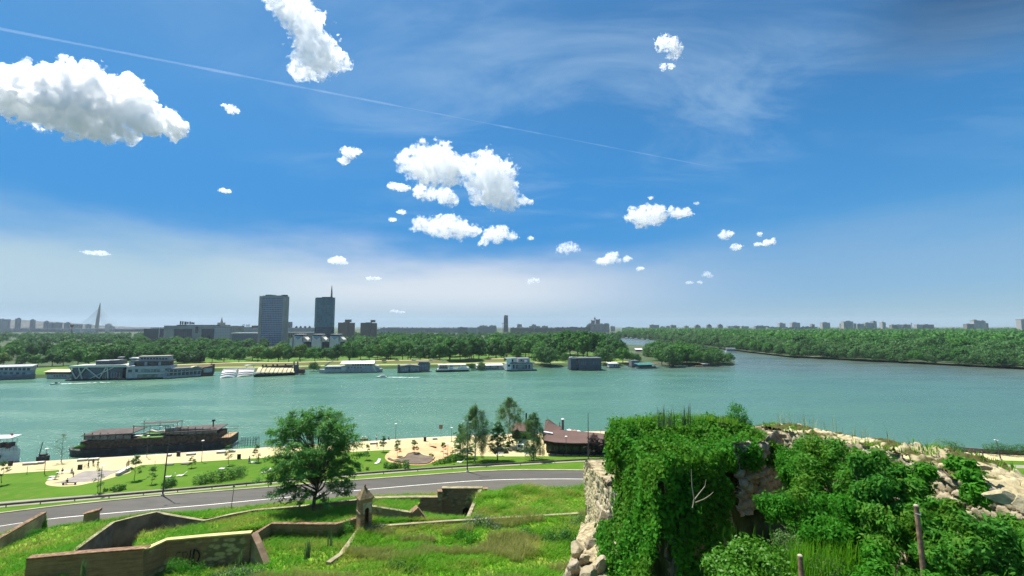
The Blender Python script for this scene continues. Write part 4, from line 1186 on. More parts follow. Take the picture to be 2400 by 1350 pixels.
# weeds that stand out on the bastion
for k, (lab, bl, n, m_) in enumerate([
  ('grey green weed clump beside the pointed gable', [(1120, 1222, 45.5, 24), (1145, 1232, 45, 22), (1098, 1236, 45, 20), (1165, 1240, 44.5, 16)], 1500, ML_SAGE),
  ('dark green weed clump in the middle of the bastion', [(1080, 1255, 43, 22), (1105, 1262, 42, 18)], 900, ML_BUSH),
  ('bushy weed on the bastion near the wall coping', [(1230, 1250, 43.5, 18), (1250, 1262, 42.5, 15)], 700, ML_YOUNG),
  ('leafy weed clump near the right end of the bastion', [(1290, 1262, 42, 22), (1325, 1256, 42, 22), (1350, 1268, 41, 16)], 1300, ML_YOUNG),
  ('thick weed clump near the bottom edge of the bastion', [(930, 1338, 36.6, 26), (965, 1344, 36, 20)], 1300, ML_YOUNG),
  ('tall weed right of the chipped stump', [(1345, 1235, 45, 16), (1362, 1222, 46, 16)], 700, ML_SAGE),
  ('low weed clump at the foot of the sentry turret', [(870, 1243, 44.2, 14), (890, 1240, 44.4, 14), (842, 1250, 43.6, 10)], 800, ML_SAGE),
  ('fresh green weed left of the sentry turret', [(818, 1240, 62, 12), (812, 1228, 63, 10)], 600, ML_BUSHL),
  ('bramble bush under the graffiti', [(430, 1330, 52.5, 20), (405, 1322, 53, 16), (460, 1340, 51.5, 22), (492, 1350, 51, 18)], 1700, ML_BUSH),
  ('sprawling weeds in front of the graffiti wall', [(540, 1345, 46, 22), (575, 1340, 46, 20), (600, 1348, 45, 24), (510, 1352, 46, 16)], 1400, ML_SAGE),
  ('dark weed clump on the grass left of the bent wall', [(78, 1250, 70, 12), (92, 1246, 70, 9)], 500, ML_BUSH)]):
 shrub('weed_clump', lab, 'weed', [pxb(*b) for b in bl], n, .2, m_, np.random.default_rng(80 + k), aspect=.35, droop=-.4, shell=.3, stems=False)
sp = np.array([Dp(a, b, Y) for a, b, Y in [(196, 1352, 47), (199, 1350, 47), (560, 1330, 47), (718, 1310, 47), (722, 1306, 47), (775, 1280, 55)]])
grass_obj('weed_spikes', np.repeat(sp, 6, 0) + rng.normal(size=(36, 3)) * .12 * np.array((1, 1, 0)), 1.6, .04, ML_SAGE, rng, 'few tall pale weed spikes in front of the ditch walls', lean=.15)
# ---------------------------------------------------------------- grown trees (near bank)
def grown_tree(name, label, cat, loc, h, w, rng, leafm, barkm, crown=(.25, 1.0), nb=60, nl=60, leaf=.3, droop=.3, aspect=.4, trunk_r=.02, spread=.05, fork=.3, shape=1.0, hang=0.0, group=None, sub=3, lean=0.0):
 root = empty(name, label, cat, loc, rng.random() * 6.28, group)
 tr = MB()
 tp = [Vector((0, 0, -.05 * h * .2))]
 top = .93 * h if fork >= .8 else fork * h + .25 * h
 for t in np.linspace(.12, 1, 8):
  tp.append(Vector((rng.normal() * .012 * h + lean * t * h, rng.normal() * .012 * h, t * top)))
 tr.tube(tp, [trunk_r * h * (1.35 if i == 0 else 1) * (1 - .82 * i / 8) for i in range(9)], 8)
 LP, LN, LA_ = [], [], []
 c0, c1 = crown[0] * h, crown[1] * h
 for b in range(nb):
  # a target on or in the crown's envelope
  u = rng.random()
  ang = 2.399 * b + rng.normal() * .4
  zt = c0 + (c1 - c0) * (u ** .85)
  k = (zt - c0) / (c1 - c0)
  env = ((1 - max(0, (k - .40) / .60) ** 3.0) ** .5 if k > .40 else .72 + .7 * k) if shape == 0 else (math.sin(math.pi * (min(1, k * .80 + .20)) ** max(shape, .1))) ** .7
  lump = .62 + .75 * float(vnoise(np.array([[math.cos(ang) * 1.6 + h, math.sin(ang) * 1.6, k * 3.2]]), 7)[0])
  rad = w * .5 * env * lump * (.45 + .55 * math.sqrt(rng.random()))
  e = Vector((math.cos(ang) * rad + lean * zt, math.sin(ang) * rad, zt))
  s_t = max(.10, min(.97, (zt / top) * (.25 + .4 * rng.random()) + .10 if fork < .8 else (zt / top) - rad / top * .55))
  f = s_t * 8
  i = min(int(f), 7)
  st = tp[i].lerp(tp[i + 1], f - i)
  mid = st.lerp(e, .55) + Vector((0, 0, (e - st).length * (.16 if droop < .5 else .26)))
  pts = [st, st.lerp(mid, .55) + Vector(rng.normal(size=3)) * .008 * h, mid, mid.lerp(e, .55) + Vector((0, 0, .01 * h)), e]
  r0 = trunk_r * h * (.5 if b % 3 == 0 else .28) * (1 - .5 * k)
  tr.tube(pts, [r0, r0 * .75, r0 * .5, r0 * .3, r0 * .12], 5, cap=False)
  # leafy twigs
  for q in range(sub):
   t = .45 + .55 * (q + rng.random()) / sub
   f = t * 4; i = min(int(f), 3)
   c = pts[i].lerp(pts[i + 1], f - i)
   dv = Vector(rng.normal(size=3)) + (e - st).normalized() * .9
   dv.z = dv.z * .5 - (0.15 if not hang else 0)
   tw = c + dv.normalized() * spread * h * (.6 + .8 * rng.random())
   tr.tube([c, tw], [r0 * .16, r0 * .06], 3, cap=False)
   n = int(nl * (.6 + .8 * rng.random()))
   tt = rng.random(n)[:, None]
   base = np.array(c) * (1 - tt) + np.array(tw) * tt
   off = rng.normal(size=(n, 3)) * spread * h * .33 * np.array((1, 1, .55))
   P = base + off
   if hang:
    P[:, 2] -= hang * h * rng.random(n) ** 1.2 * (.4 + rng.random())
   LP.append(P)
   LN.append(np.tile((0, 0, 1.0), (n, 1)) + unit(off) * .5)
   LA_.append(np.tile(np.array(dv), (n, 1)) + rng.normal(size=(n, 3)))
 tr.build('trunk', barkm, root, smooth=True)
 LP, LN, LA_ = np.concatenate(LP), np.concatenate(LN), np.concatenate(LA_)
 leaves('crown', LP, LN, leaf * (.7 + .6 * rng.random(len(LP))), leafm, rng, root, aspect=aspect, droop=droop, jit=.45, axis=LA_)
 return root
bt = Dp(737, 1196, 76.0)
big = grown_tree('deciduous_tree', 'large spreading green tree standing beside the road behind the ditch', 'tree', bt - np.array((0, 0, .3)), 16.1, 16.4, np.random.default_rng(104), ML_TREE, M_BARK,
    (.16, 1.0), 160, 72, .40, .35, .36, .020, .060, .30, 0, sub=4, lean=-.11)
pt = lambda px, py, z: Wp(px, py, z)
grown_tree('birch_tree', 'weeping birch left of the others, hanging grey green twigs', 'tree', pt(1112, 1079, 5), 14.0, 9.6, np.random.default_rng(112), ML_BIRCH, M_BARKB, (.22, 1.0), 80, 90, .26, .8, .4, .013, .05, .9, .8, hang=.17)
grown_tree('birch_tree', 'tallest pale birch with forked white trunk in front of the brown roofs', 'tree', pt(1193, 1043, 4.2), 14.2, 10.2, np.random.default_rng(113), ML_BIRCH, M_BARKB, (.30, 1.0), 70, 75, .26, .7, .4, .014, .05, .9, .75, hang=.09)
grown_tree('birch_tree', 'birch with white branches beside the truck, twigs hanging low', 'tree', pt(1251, 1077, 5), 12.2, 7.2, np.random.default_rng(114), ML_BIRCH, M_BARKB, (.18, 1.0), 70, 90, .25, .8, .4, .013, .05, .9, .8, hang=.16)
grown_tree('park_tree', 'dark green pointed tree between the two birches', 'tree', pt(1166, 1079, 5), 9.6, 6.0, np.random.default_rng(115), ML_FARD, M_BARK, (.16, 1.0), 60, 50, .26, .3, .5, .014, .06, .9, .55)
grown_tree('park_tree', 'low rounded tree beside the orange playground', 'tree', pt(1085, 1072, 4.6), 6.6, 8.0, np.random.default_rng(116), ML_YOUNG, M_BARK, (.10, 1.0), 46, 50, .24, .4, .5, .016, .07, .4, .7)
grown_tree('park_tree', 'green tree behind the weeping birch at the promenade edge', 'tree', pt(1080, 1052, 4.2), 7.0, 5.2, np.random.default_rng(117), ML_YOUNG, M_BARK, (.16, 1.0), 40, 46, .24, .5, .5, .016, .07, .6, .7)
grown_tree('park_tree', 'bushy green tree in front of the left brown roof', 'tree', pt(1212, 1050, 4.2), 5.2, 7.0, np.random.default_rng(118), ML_FARD, M_BARK, (.08, 1.0), 40, 46, .24, .4, .5, .016, .08, .4, .7)
grown_tree('park_tree', 'small green tree between the dark tree and the truck', 'tree', pt(1180, 1052, 4.2), 4.6, 4.6, np.random.default_rng(122), ML_YOUNG, M_BARK, (.08, 1.0), 30, 46, .24, .4, .5, .016, .08, .4, .7)
for k, (px, py, lab) in enumerate([(1392, 1068, 'purple leaved plum tree in front of the brown roof beside the tall mast'), (1423, 1070, 'purple leaved plum tree half hidden by the ivy block')]):
 grown_tree('plum_tree', lab, 'tree', pt(px, py, 4.3), 6.0, 5.4, np.random.default_rng(119 + k), ML_PLUM, M_BARK, (.22, 1.0), 46, 46, .22, .4, .5, .018, .075, .4, .7)
grown_tree('sapling', 'thin bare looking sapling at the water edge of the promenade', 'sapling', pt(143, 1083, 4), 7.2, 4.4, np.random.default_rng(121), leaf_mat('sparse_leaves', (.10, .13, .05), (.13, .15, .07)), M_BARK, (.34, 1.0), 26, 9, .2, .2, .4, .012, .05, .85, .8)
def sapling(label, px, py, z, h, w, seed, m_=None, nl=34):
 return grown_tree('sapling', label, 'sapling', pt(px, py, z), h, w, np.random.default_rng(seed), m_ or ML_YOUNG, M_BARK, (.30, 1.0), 16, nl, .2, .3, .5, .012, .09, .85, .7, group='young trees on the lawn')
SAP = [(4, 1132, 5.0, 4.6, 2.6, 'young tree cut by the left picture edge on the lawn', 34), (315, 1128, 4.7, 5.6, 3.0, 'rounded young tree at the right end of the paved oval', 60), (356, 1137, 4.9, 4.0, 1.7, 'thin young tree right of the paved oval', 22),
 (449, 1098, 4.3, 2.9, 1.6, 'small young tree at the promenade edge below the barge', 22), (535, 1090, 4.4, 5.0, 1.9, 'slender young tree behind the dense hedge', 20), (860, 1080, 4.5, 4.0, 1.7, 'young tree on the lawn right of the big tree', 34),
 (898, 1060, 4.1, 4.4, 1.7, 'young tree beside the concrete bench by the river', 34), (931, 1072, 4.3, 4.6, 2.2, 'young tree at the left end of the orange playground', 44), (971, 1066, 4.3, 4.0, 2.4, 'young tree behind the dark play mound', 40),
 (1039, 1072, 4.3, 4.0, 2.0, 'young tree tied to a stake at the right of the orange playground', 26), (808, 1104, 5.0, 4.4, 2.6, 'sparse young tree at the right foot of the big tree', 20), (228, 1157, 5.2, 5.0, 1.6, 'sparse sapling beside the lamp at the footpath', 14),
 (600, 1082, 4.5, 4.2, 1.6, 'young tree half hidden behind the big tree', 26)]
for k, (px, py, z, h, w, lab, nl) in enumerate(SAP):
 sapling(lab, px, py, z, h, w, 140 + k, None, nl)
for k, (lab, bl, z, n, m_) in enumerate([
  ('long dense dark green hedge on the lawn below the barge', [(465, 1125, 14), (485, 1120, 16), (508, 1117, 17), (530, 1113, 17), (552, 1108, 17), (566, 1104, 13), (476, 1130, 10)], 4.9, 3400, ML_YOUNG),
  ('ragged shrub at the footpath beside the tall lamp', [(390, 1134, 12), (398, 1130, 12), (405, 1130, 9)], 5.2, 900, ML_FARD),
  ('low dark shrub row on the lawn near the paved oval', [(248, 1148, 5), (262, 1146, 5), (275, 1144, 9), (288, 1142, 7)], 5.2, 700, ML_YOUNG),
  ('round dark shrub at the corner of the play mound', [(922, 1092, 9), (932, 1088, 11), (912, 1094, 7)], 5.1, 900, ML_FARD),
  ('upright shrub in front of the play mound', [(951, 1084, 8), (953, 1092, 8)], 5.2, 600, ML_YOUNG),
  ('narrow shrub left of the play mound', [(904, 1088, 5), (904, 1094, 5)], 5.1, 300, ML_YOUNG),
  ('long dark hedge curving around the playground', [(1020, 1086, 8), (1035, 1082, 9), (1048, 1078, 10), (1060, 1074, 11), (1072, 1070, 11), (1085, 1066, 11)], 4.8, 2200, ML_FARD),
  ('small shrubs at the footpath under the big tree', [(822, 1104, 5), (842, 1100, 5), (829, 1108, 4), (861, 1098, 4)], 5.3, 500, ML_YOUNG),
  ('little shrub on the orange playground', [(1010, 1066, 5), (1014, 1068, 4)], 4.5, 240, ML_FARD),
  ('leafy bush on the river bank right of the rampart', [(2220, 1050, 22), (2240, 1052, 20), (2205, 1056, 14), (2262, 1060, 12)], 4.4, 2200, ML_YOUNG),
  ('row of bushes along the promenade wall near the right edge', [(2318, 1050, 12), (2340, 1048, 13), (2365, 1052, 12), (2390, 1052, 13), (2415, 1052, 14)], 4.6, 2400, ML_YOUNG)]):
 blobs = []
 for px, py, r in bl:
  p = Wp(px, py + r * .9, z)
  rr = r * p[1] / FPX
  blobs.append((p[0], p[1], z + rr * .85, rr))
 shrub('shrub', lab, 'shrub', blobs, n, .26, m_, np.random.default_rng(180 + k), aspect=.6, shell=.6)
# ---------------------------------------------------------------- far trees: a few kinds, copied
def far_tree_kind(seed, wide, lobes, base, n, m_, size, trunk_h, droop=.2, wl=1.0):
 """a tree one metre tall: mesh data for the crown and for the trunk with limbs"""
 r_ = np.random.default_rng(seed)
 bl = []
 for k in range(lobes):
  a = 2.4 * k + r_.normal() * .3
  u = (k + .5) / lobes
  zc = base + (1 - base) * (.22 + .62 * u)
  rad = wide * .5 * (.70 * math.sqrt(max(0, 1 - u ** 2.2)))
  lr = wide * (.27 - .10 * u) * (.8 + .45 * r_.random())
  bl.append((math.cos(a) * rad, math.sin(a) * rad, min(zc, 1 - lr * .8), lr))
 bl.append((0, 0, base + (1 - base) * .5, wide * .30))
 P, N = blob_points(bl, n, r_, .60, .85)
 # keep the leaves on the skin of the whole crown rather than where balls meet
 B = np.array(bl)
 dd = np.linalg.norm((P[:, None] - B[None, :, :3]) / np.array((1, 1, .85)), axis=2) / B[None, :, 3]
 keep = dd.min(1) > .46
 P, N = P[keep], N[keep]
 V, F = leaf_geo(P, N + np.array((0, 0, .25)), size * (.7 + .6 * r_.random(len(P))), r_, .8, droop, .45)
 cm = np_mesh('crown', V, F); cm.materials.append(m_)
 mb = MB()
 mb.tube([(0, 0, -.02), (.01, 0, trunk_h * .5), (0, .01, trunk_h), (0, 0, base + (1 - base) * .45)], [.026, .019, .016, .008], 6)
 for b in bl[::2]:
  mb.tube([(0, 0, trunk_h), (b[0] * .5, b[1] * .5, (trunk_h + b[2]) * .5), (b[0], b[1], b[2])], [.012, .009, .004], 4, cap=False)
 tm = bpy.data.meshes.new('trunk'); tm.from_pydata(mb.v, [], mb.f); tm.update(); tm.materials.append(M_BARK)
 return cm, tm
KINDS = {
 'broad': [far_tree_kind(300 + k, .95, 11, .20, 3000, ML_FAR, .062, .26) for k in range(4)],
 'dark': [far_tree_kind(310 + k, .82, 10, .16, 2800, ML_FARD, .060, .24) for k in range(3)],
 'tall': [far_tree_kind(320 + k, .52, 12, .14, 2600, ML_FAR, .050, .2) for k in range(3)],
 'willow': [far_tree_kind(330 + k, 1.05, 12, .06, 3000, ML_WIL, .060, .14, .5) for k in range(4)],
 'lime': [far_tree_kind(340 + k, .90, 9, .16, 2600, ML_LIME, .062, .22) for k in range(2)],
}
NAMES = {'broad': 'broadleaf_tree', 'dark': 'broadleaf_tree', 'tall': 'poplar_tree', 'willow': 'willow_tree', 'lime': 'lime_tree'}
rt = np.random.default_rng(77)
def far_tree(kind, X, Y, z, h, label, group, trunk=True):
 cm, tm = KINDS[kind][rt.integers(len(KINDS[kind]))]
 if trunk:
  root = empty(NAMES[kind], label, 'tree', (X, Y, z), rt.random() * 6.28, group, h)
  c = bpy.data.objects.new('crown', cm); COL.objects.link(c); c.parent = root
  t = bpy.data.objects.new('trunk', tm); COL.objects.link(t); t.parent = root
  c.scale = (.85 + .35 * rt.random(), .85 + .35 * rt.random(), .95 + .1 * rt.random())
  return root
 o = bpy.data.objects.new(NAMES[kind], cm)
 COL.objects.link(o)
 o.location = (X, Y, z); o.rotation_euler = (0, 0, rt.random() * 6.28)
 o.scale = (h * (.85 + .4 * rt.random()), h * (.85 + .4 * rt.random()), h)
 return tag(o, label, 'tree', group)
def hpx(py_top, X, Y, z):
 """height of a tree at (X, Y) whose top shows at photo row py_top"""
 d = ray(1200, py_top)
 return CAMZ + d[2] / d[1] * Y - z
# front row along the far lawn: (photo x, foot row, top row, kind)
FRONT = [(-30, 862, 826, 'dark'), (8, 858, 826, 'lime'), (58, 858, 824, 'dark'), (88, 858, 830, 'broad'), (122, 857, 822, 'dark'), (148, 856, 824, 'dark'), (182, 856, 814, 'broad'), (208, 856, 818, 'dark'),
  (236, 856, 806, 'broad'), (262, 856, 812, 'dark'), (290, 855, 810, 'dark'), (318, 854, 822, 'dark'), (345, 853, 818, 'dark'), (372, 852, 815, 'dark'), (402, 850, 820, 'broad'), (432, 850, 822, 'dark'),
  (466, 849, 820, 'dark'), (497, 848, 818, 'broad'), (525, 848, 816, 'broad'), (560, 849, 816, 'dark'), (604, 848, 811, 'lime'), (628, 848, 812, 'broad'), (652, 848, 810, 'lime'), (677, 848, 814, 'dark'), (703, 847, 808, 'lime'), (738, 847, 810, 'broad'),
  (766, 847, 812, 'dark'), (792, 845, 806, 'dark'), (818, 844, 800, 'broad'), (845, 842, 803, 'dark'), (884, 842, 808, 'lime'), (915, 842, 812, 'lime'), (944, 843, 798, 'dark'), (962, 842, 802, 'dark'),
  (985, 845, 806, 'dark'), (1005, 845, 810, 'dark'), (1030, 845, 802, 'broad'), (1055, 846, 788, 'tall'), (1078, 846, 790, 'dark'), (1105, 845, 786, 'tall'), (1122, 843, 790, 'dark'), (1162, 841, 792, 'broad'),
  (1188, 838, 790, 'dark'), (1212, 836, 796, 'dark'), (1240, 836, 800, 'broad'), (1262, 834, 792, 'tall'), (1318, 836, 776, 'tall'), (1336, 836, 772, 'tall'), (1354, 838, 770, 'tall'), (1376, 838, 774, 'dark'), (1398, 838, 778, 'tall'), (1290, 838, 786, 'dark')]
LAND_X = [(40, 'the blue grey houseboat'), (130, 'the yellow roofed boat'), (225, 'the glass club barge'), (345, 'the white terraced restaurant'), (445, 'the awning barge'), (555, 'the sunken white roof'), (650, 'the ribbed vault barge'),
  (820, 'the long white ship'), (970, 'the grey houseboat pair'), (1060, 'the black and white ship'), (1150, 'the white roofed pontoon'), (1222, 'the white floating house'), (1374, 'the dark box building'), (1440, 'the white hut'), (1512, 'the green roofed pontoon')]
ADJ = {'broad': 'mid green rounded tree', 'dark': 'dark green tree', 'tall': 'tall narrow tree', 'lime': 'yellow green tree', 'willow': 'grey green willow'}
seen = {}
ORD = ['first', 'second', 'third', 'fourth', 'fifth', 'sixth', 'seventh', 'eighth', 'ninth', 'tenth']
def where_label(kind, px):
 lm = min(LAND_X, key=lambda q: abs(q[0] - px))[1]
 key = (kind, lm)
 seen[key] = seen.get(key, 0) + 1
 return f"{ORD[seen[key] - 1]} {ADJ[kind]} from the left behind {lm}"
for px, py, top, kind in FRONT:
 p = Wp(px, py - 1, 3.0)
 far_tree(kind, p[0], p[1], 2.0, hpx(top, p[0], p[1], 2.0) * 1.04, where_label(kind, px), 'park trees along the far waterside')
# waterside willows
for px, py, top, kind, lab in [(1270, 854, 808, 'willow', 'grey green willow leaning at the water beside the white floating house'), (1290, 855, 812, 'willow', 'second willow between the white floating house and the dark box'),
       (1325, 848, 826, 'willow', 'slim willow just left of the dark box building'), (1408, 846, 812, 'willow', 'bushy willow behind the dark box building'), (1425, 852, 806, 'willow', 'tall willow behind the white hut'),
       (1460, 850, 812, 'broad', 'bright green tree between the white hut and the green roof'), (1490, 848, 826, 'willow', 'small willow beside the green roofed pontoon'), (1450, 835, 795, 'dark', 'dark tree at the edge of the wood beside the water gap'),
       (1428, 832, 792, 'dark', 'dark round tree left of the water gap')]:
 p = Wp(px, py, 2.0)
 far_tree(kind, p[0], p[1], 2.0, hpx(top, p[0], p[1], 2.0), lab, 'willows on the far waterside')
# bushes at the far waterline
for px, py, top, lab in [(735, 868, 846, 'round bush at the water left of the long white ship'), (1128, 866, 846, 'pale reedy bush behind the white roofed pontoon'), (1105, 866, 850, 'low reedy bush right of the black and white ship')]:
 p = Wp(px, py, 0.6)
 far_tree('willow', p[0], p[1], 0.3, hpx(top, p[0], p[1], 0.3), lab, None)
# the wood behind: rows of crowns
WOODTOP = [(-200, 788), (0, 788), (150, 790), (300, 788), (450, 790), (560, 792), (640, 794), (720, 806), (800, 800), (880, 782), (1000, 781), (1100, 782), (1200, 783), (1260, 779), (1300, 778), (1360, 770), (1400, 776), (1440, 783)]
n_w = 0
for row, Y in enumerate((500, 535, 570, 610, 650, 700, 755, 815)):
 step = 22 + row * 1.0
 X = -640 - rt.random() * 10
 while X < 145:
  X += step * (.8 + .4 * rt.random())
  px = 1200 + FPX * X / Y
  if px < -60 or px > 1452: continue
  yy = Y + rt.normal() * 8
  tp_ = np.interp(px, [q[0] for q in WOODTOP], [q[1] for q in WOODTOP])
  hh = min(hpx(tp_ + 14 - 2.2 * row, X, yy, 2), 30) * (.78 + .34 * rt.random())
  if 690 < px < 800 and Y > 560: continue
  if Y > 620 and px > 1330: continue
  kind = 'broad' if rt.random() < .6 else 'dark'
  if 1040 < px < 1420 and rt.random() < .4: kind = 'tall'
  far_tree(kind, X, yy, 2, max(9, hh), 'green tree in the wood of the far park', 'trees of the far park wood', trunk=row < 2)
  n_w += 1
# the tip of the land between the rivers
tips = []
for px in range(1512, 1716, 13):
 for dy in (0, 1, 2, 3):
  tips.append((px + rt.normal() * 4 + dy * 5, 853 - dy * 8 + rt.normal() * 1.5))
for px, py in tips:
 if py < 853 - (1722 - px) * .30 or px > 1714 - (853 - py) * .8: continue
 if px < 1550 and py > 838: continue
 p = Wp(px, py, 1.5)
 far_tree('willow' if rt.random() < .6 else 'broad', p[0], p[1], 1.2, (11 + 7 * min(1, (1725 - px) / 120)) * (.8 + .35 * rt.random()), 'willow crowded on the tip of land between the rivers', 'trees on the tip of land')
# the wooded bank across the second arm
nB = 0
for row in range(9):
 q = 1452
 while q < 2450:
  sy = np.interp(q, [b[0] for b in SHORE_B], [b[1] for b in SHORE_B])
  p = Wp(q, sy, 0)
  Y = p[1] + 7 + row * (13 + row * 1.4) + rt.normal() * 3
  X = p[0] / p[1] * Y
  h = 12 + 11 * min(1, row / 3.5) * (.75 + .5 * rt.random()) + rt.normal() * 2.2
  kind = 'willow' if rt.random() < (.75 if row < 4 else .35) else ('broad' if rt.random() < .6 else 'dark')
  q += 17.5 * FPX / Y * (.8 + .4 * rt.random())
  if row > 4 and q < 1640: continue
  if nB >= 285: break
  far_tree(kind, X, Y, 1.5, h, 'bushy grey green tree of the wooded bank across the second river arm', 'trees of the wooded bank', trunk=False)
  nB += 1
# the rest of that wood reads as one mass
Vs, Fs, off = [], [], 0
rm = np.random.default_rng(5)
lite = [far_tree_kind(360 + k, 1.0, 9, .10, 360, ML_FAR, .15, .2)[0] for k in range(3)]
LV = []
for me in lite:
 a_ = np.empty(len(me.vertices) * 3, np.float32); me.vertices.foreach_get('co', a_); LV.append(a_.reshape(-1, 3))
for Y in np.concatenate([np.arange(640, 1000, 34), np.arange(1000, 2600, 75)]):
 for X in np.arange(60, Y * 1.25, 17 + Y * .006):
  px = 1200 + FPX * X / Y
  if px < 1460 or px > 2440: continue
  sy = np.interp(px, [b[0] for b in SHORE_B], [b[1] for b in SHORE_B])
  if Y < Wp(px, sy, 0)[1] + 120: continue
  lv = LV[rm.integers(3)]
  h = 20 + 9 * rm.random()
  a = rm.random() * 6.28
  c, s_ = math.cos(a) * h * 1.1, math.sin(a) * h * 1.1
  W = np.stack([lv[:, 0] * c - lv[:, 1] * s_, lv[:, 0] * s_ + lv[:, 1] * c, lv[:, 2] * h], 1) + np.array((X + rm.normal() * 4, Y + rm.normal() * 10, 1.5))
  Vs.append(W)
V = np.concatenate(Vs)
o = link('woods', np_mesh('woods', V, np.arange(len(V)).reshape(-1, 4)), ML_FAR)
tag(o, 'far wood stretching to the horizon behind the wooded bank', 'wood', kind='stuff')
# distant tree belt in front of the city, left and middle
Vs = []
for Y in np.arange(900, 1700, 90):
 for X in np.arange(-Y * 1.2, Y * .24, 21):
  px = 1200 + FPX * X / Y
  if rm.random() < .25: continue
  lv = LV[rm.integers(3)]; h = 11 + 9 * rm.random(); a = rm.random() * 6.28
  c, s_ = math.cos(a) * h * 1.1, math.sin(a) * h * 1.1
  Vs.append(np.stack([lv[:, 0] * c - lv[:, 1] * s_, lv[:, 0] * s_ + lv[:, 1] * c, lv[:, 2] * h], 1) + np.array((X + rm.normal() * 6, Y + rm.normal() * 20, 1.5)))
V = np.concatenate(Vs)
o = link('woods', np_mesh('woods', V, np.arange(len(V)).reshape(-1, 4)), ML_FARD)
tag(o, 'belt of city trees behind the park wood', 'wood', kind='stuff')
# ================================================================== things on the near bank
STRIPS = [lq, lq2, ll, lf1, lf2, ker, lru + np.array((0, 0, .002)), lcl, lrl]
def gp(px, py):
 """point of the near bank seen at a photo pixel"""
 lines = STRIPS
 prev = None
 for A, B in zip(lines[:-1], lines[1:]):
  i = np.argmin(abs(proj(A)[0] - px)); j = np.argmin(abs(proj(B)[0] - px))
  a, b = A[i], B[j]
  ya, yb = proj(a)[1], proj(b)[1]
  if py <= yb or B is lines[-1]:
   z = a[2] + (b[2] - a[2]) * np.clip((py - ya) / max(yb - ya, .01), 0, 1)
   return Wp(px, py, z)
 return Wp(px, py, 6)
def drape(name, pts, m_, dz, label, cat, origin, sc):
 P = [gp(origin[0] + x / sc, origin[1] + y / sc) for x, y in pts]
 # closed smooth outline
 P = np.array(P); n = len(P)
 out = []
 for i in range(n):
  p0, p1, p2, p3 = P[i - 1], P[i], P[(i + 1) % n], P[(i + 2) % n]
  for t in (0, .25, .5, .75):
   out.append(.5 * (2 * p1 + (p2 - p0) * t + (2 * p0 - 5 * p1 + 4 * p2 - p3) * t * t + (3 * p1 - p0 - 3 * p2 + p3) * t ** 3))
 out = np.array(out); out[:, 2] += dz
 tri = tessellate_polygon([[Vector((p[0], p[1], 0)) for p in out]])
 k = len(out)
 mb = MB()
 low = out.copy(); low[:, 2] -= dz + .3
 mb.add(list(out) + list(low), [tuple(t) for t in tri] + [(i, k + i, k + (i + 1) % k, (i + 1) % k) for i in range(k)])
 o = mb.build(name, m_)
 bm = bmesh.new(); bm.from_mesh(o.data); bmesh.ops.recalc_face_normals(bm, faces=bm.faces); bm.to_mesh(o.data); bm.free()
 tag(o, label, cat, kind='structure')
 return out
drape('paved_oval', [(-60, 300), (200, 320), (372, 330), (345, 420), (240, 470), (140, 540), (132, 580), (190, 608), (400, 628), (700, 610), (950, 562), (1150, 520), (1400, 450), (1660, 372), (1700, 300), (1850, 225), (1400, 200), (700, 240)],
 M_PROM, .08, 'beige paved oval jutting from the promenade into the lawn', 'paving', (90, 1060), 7.74)
drape('play_surface', [(250, 568), (420, 530), (600, 462), (700, 402), (850, 352), (1050, 342), (1200, 332), (1350, 340), (1540, 312), (1400, 372), (1280, 420), (1150, 498), (1000, 530), (700, 550), (450, 565)],
 mat('faded_play_surface', (0.30, 0.27, 0.24), .9, .2, .6, col2=(0.23, 0.20, 0.175)), .12, 'faded grey ground painting in the paved oval', 'paving', (90, 1060), 7.74)
M_ORANGE = ground_mat('orange_paving', [(0.60, 0.33, 0.17), (0.64, 0.40, 0.22), (0.52, 0.30, 0.16)], (.3, 1.6), 0.01, 6)
drape('playground', [(918, 540), (950, 480), (1060, 405), (1250, 385), (1500, 330), (1800, 290), (2040, 330), (2110, 400), (2115, 460), (1960, 560), (1850, 592), (1700, 655), (1560, 682), (1300, 676), (1100, 645), (1000, 628), (935, 585)],
 M_ORANGE, .10, 'orange paved playground with curving outline', 'playground', (780, 1000), 7.5)
mo = drape('play_mound', [(965, 580), (1010, 572), (1080, 600), (1150, 592), (1250, 560), (1310, 500), (1420, 473), (1520, 480), (1600, 518), (1700, 540), (1785, 536), (1740, 615), (1640, 662), (1400, 672), (1280, 655), (1180, 640), (1050, 615)],
  mat('tree_shaded_brown', (0.135, 0.105, 0.075), .9, .15, .5), .30, 'brown wavy play hollow with a pale rim', 'play hollow', (780, 1000), 7.5)  # brown surface with the tree shadows mixed into its colour
rim = MB(); rim.tube([Vector(p) + Vector((0, 0, .06)) for p in mo[:44]], .12, 6)
tag(rim.build('hollow_rim', mat('sunlit_rim', (.62, .50, .28), .85, .1)), 'pale raised rim along the brown play hollow', 'rim')  # sunlight on the top edge put into the rim's pale yellow
a = gp(780 + 1705 / 7.5, 1000 + 345 / 7.5); b = gp(780 + 1845 / 7.5, 1000 + 395 / 7.5)
o = MB().prism([(0, 0), (3.2, 0), (3.2, .35), (1.6, .28), (0, .05)], -.3, .3, 'y').build('play_ramp', mat('dark_wood', (.09, .055, .04), .8, .15))
o.location = a + np.array((0, 0, .1)); o.rotation_euler = (0, 0, math.atan2(b[1] - a[1], b[0] - a[0]))
tag(o, 'dark narrow play ramp on the orange playground', 'ramp')
o = MB().tube([(-.5, 0, 0), (-.42, 0, .8), (0, 0, 1.15), (.42, 0, .8), (.5, 0, 0)], .05, 6).build('play_arch', M_CONC)
o.location = gp(780 + 1680 / 7.5, 1000 + 325 / 7.5); tag(o, 'small pale play arch beside the dark ramp', 'play arch')
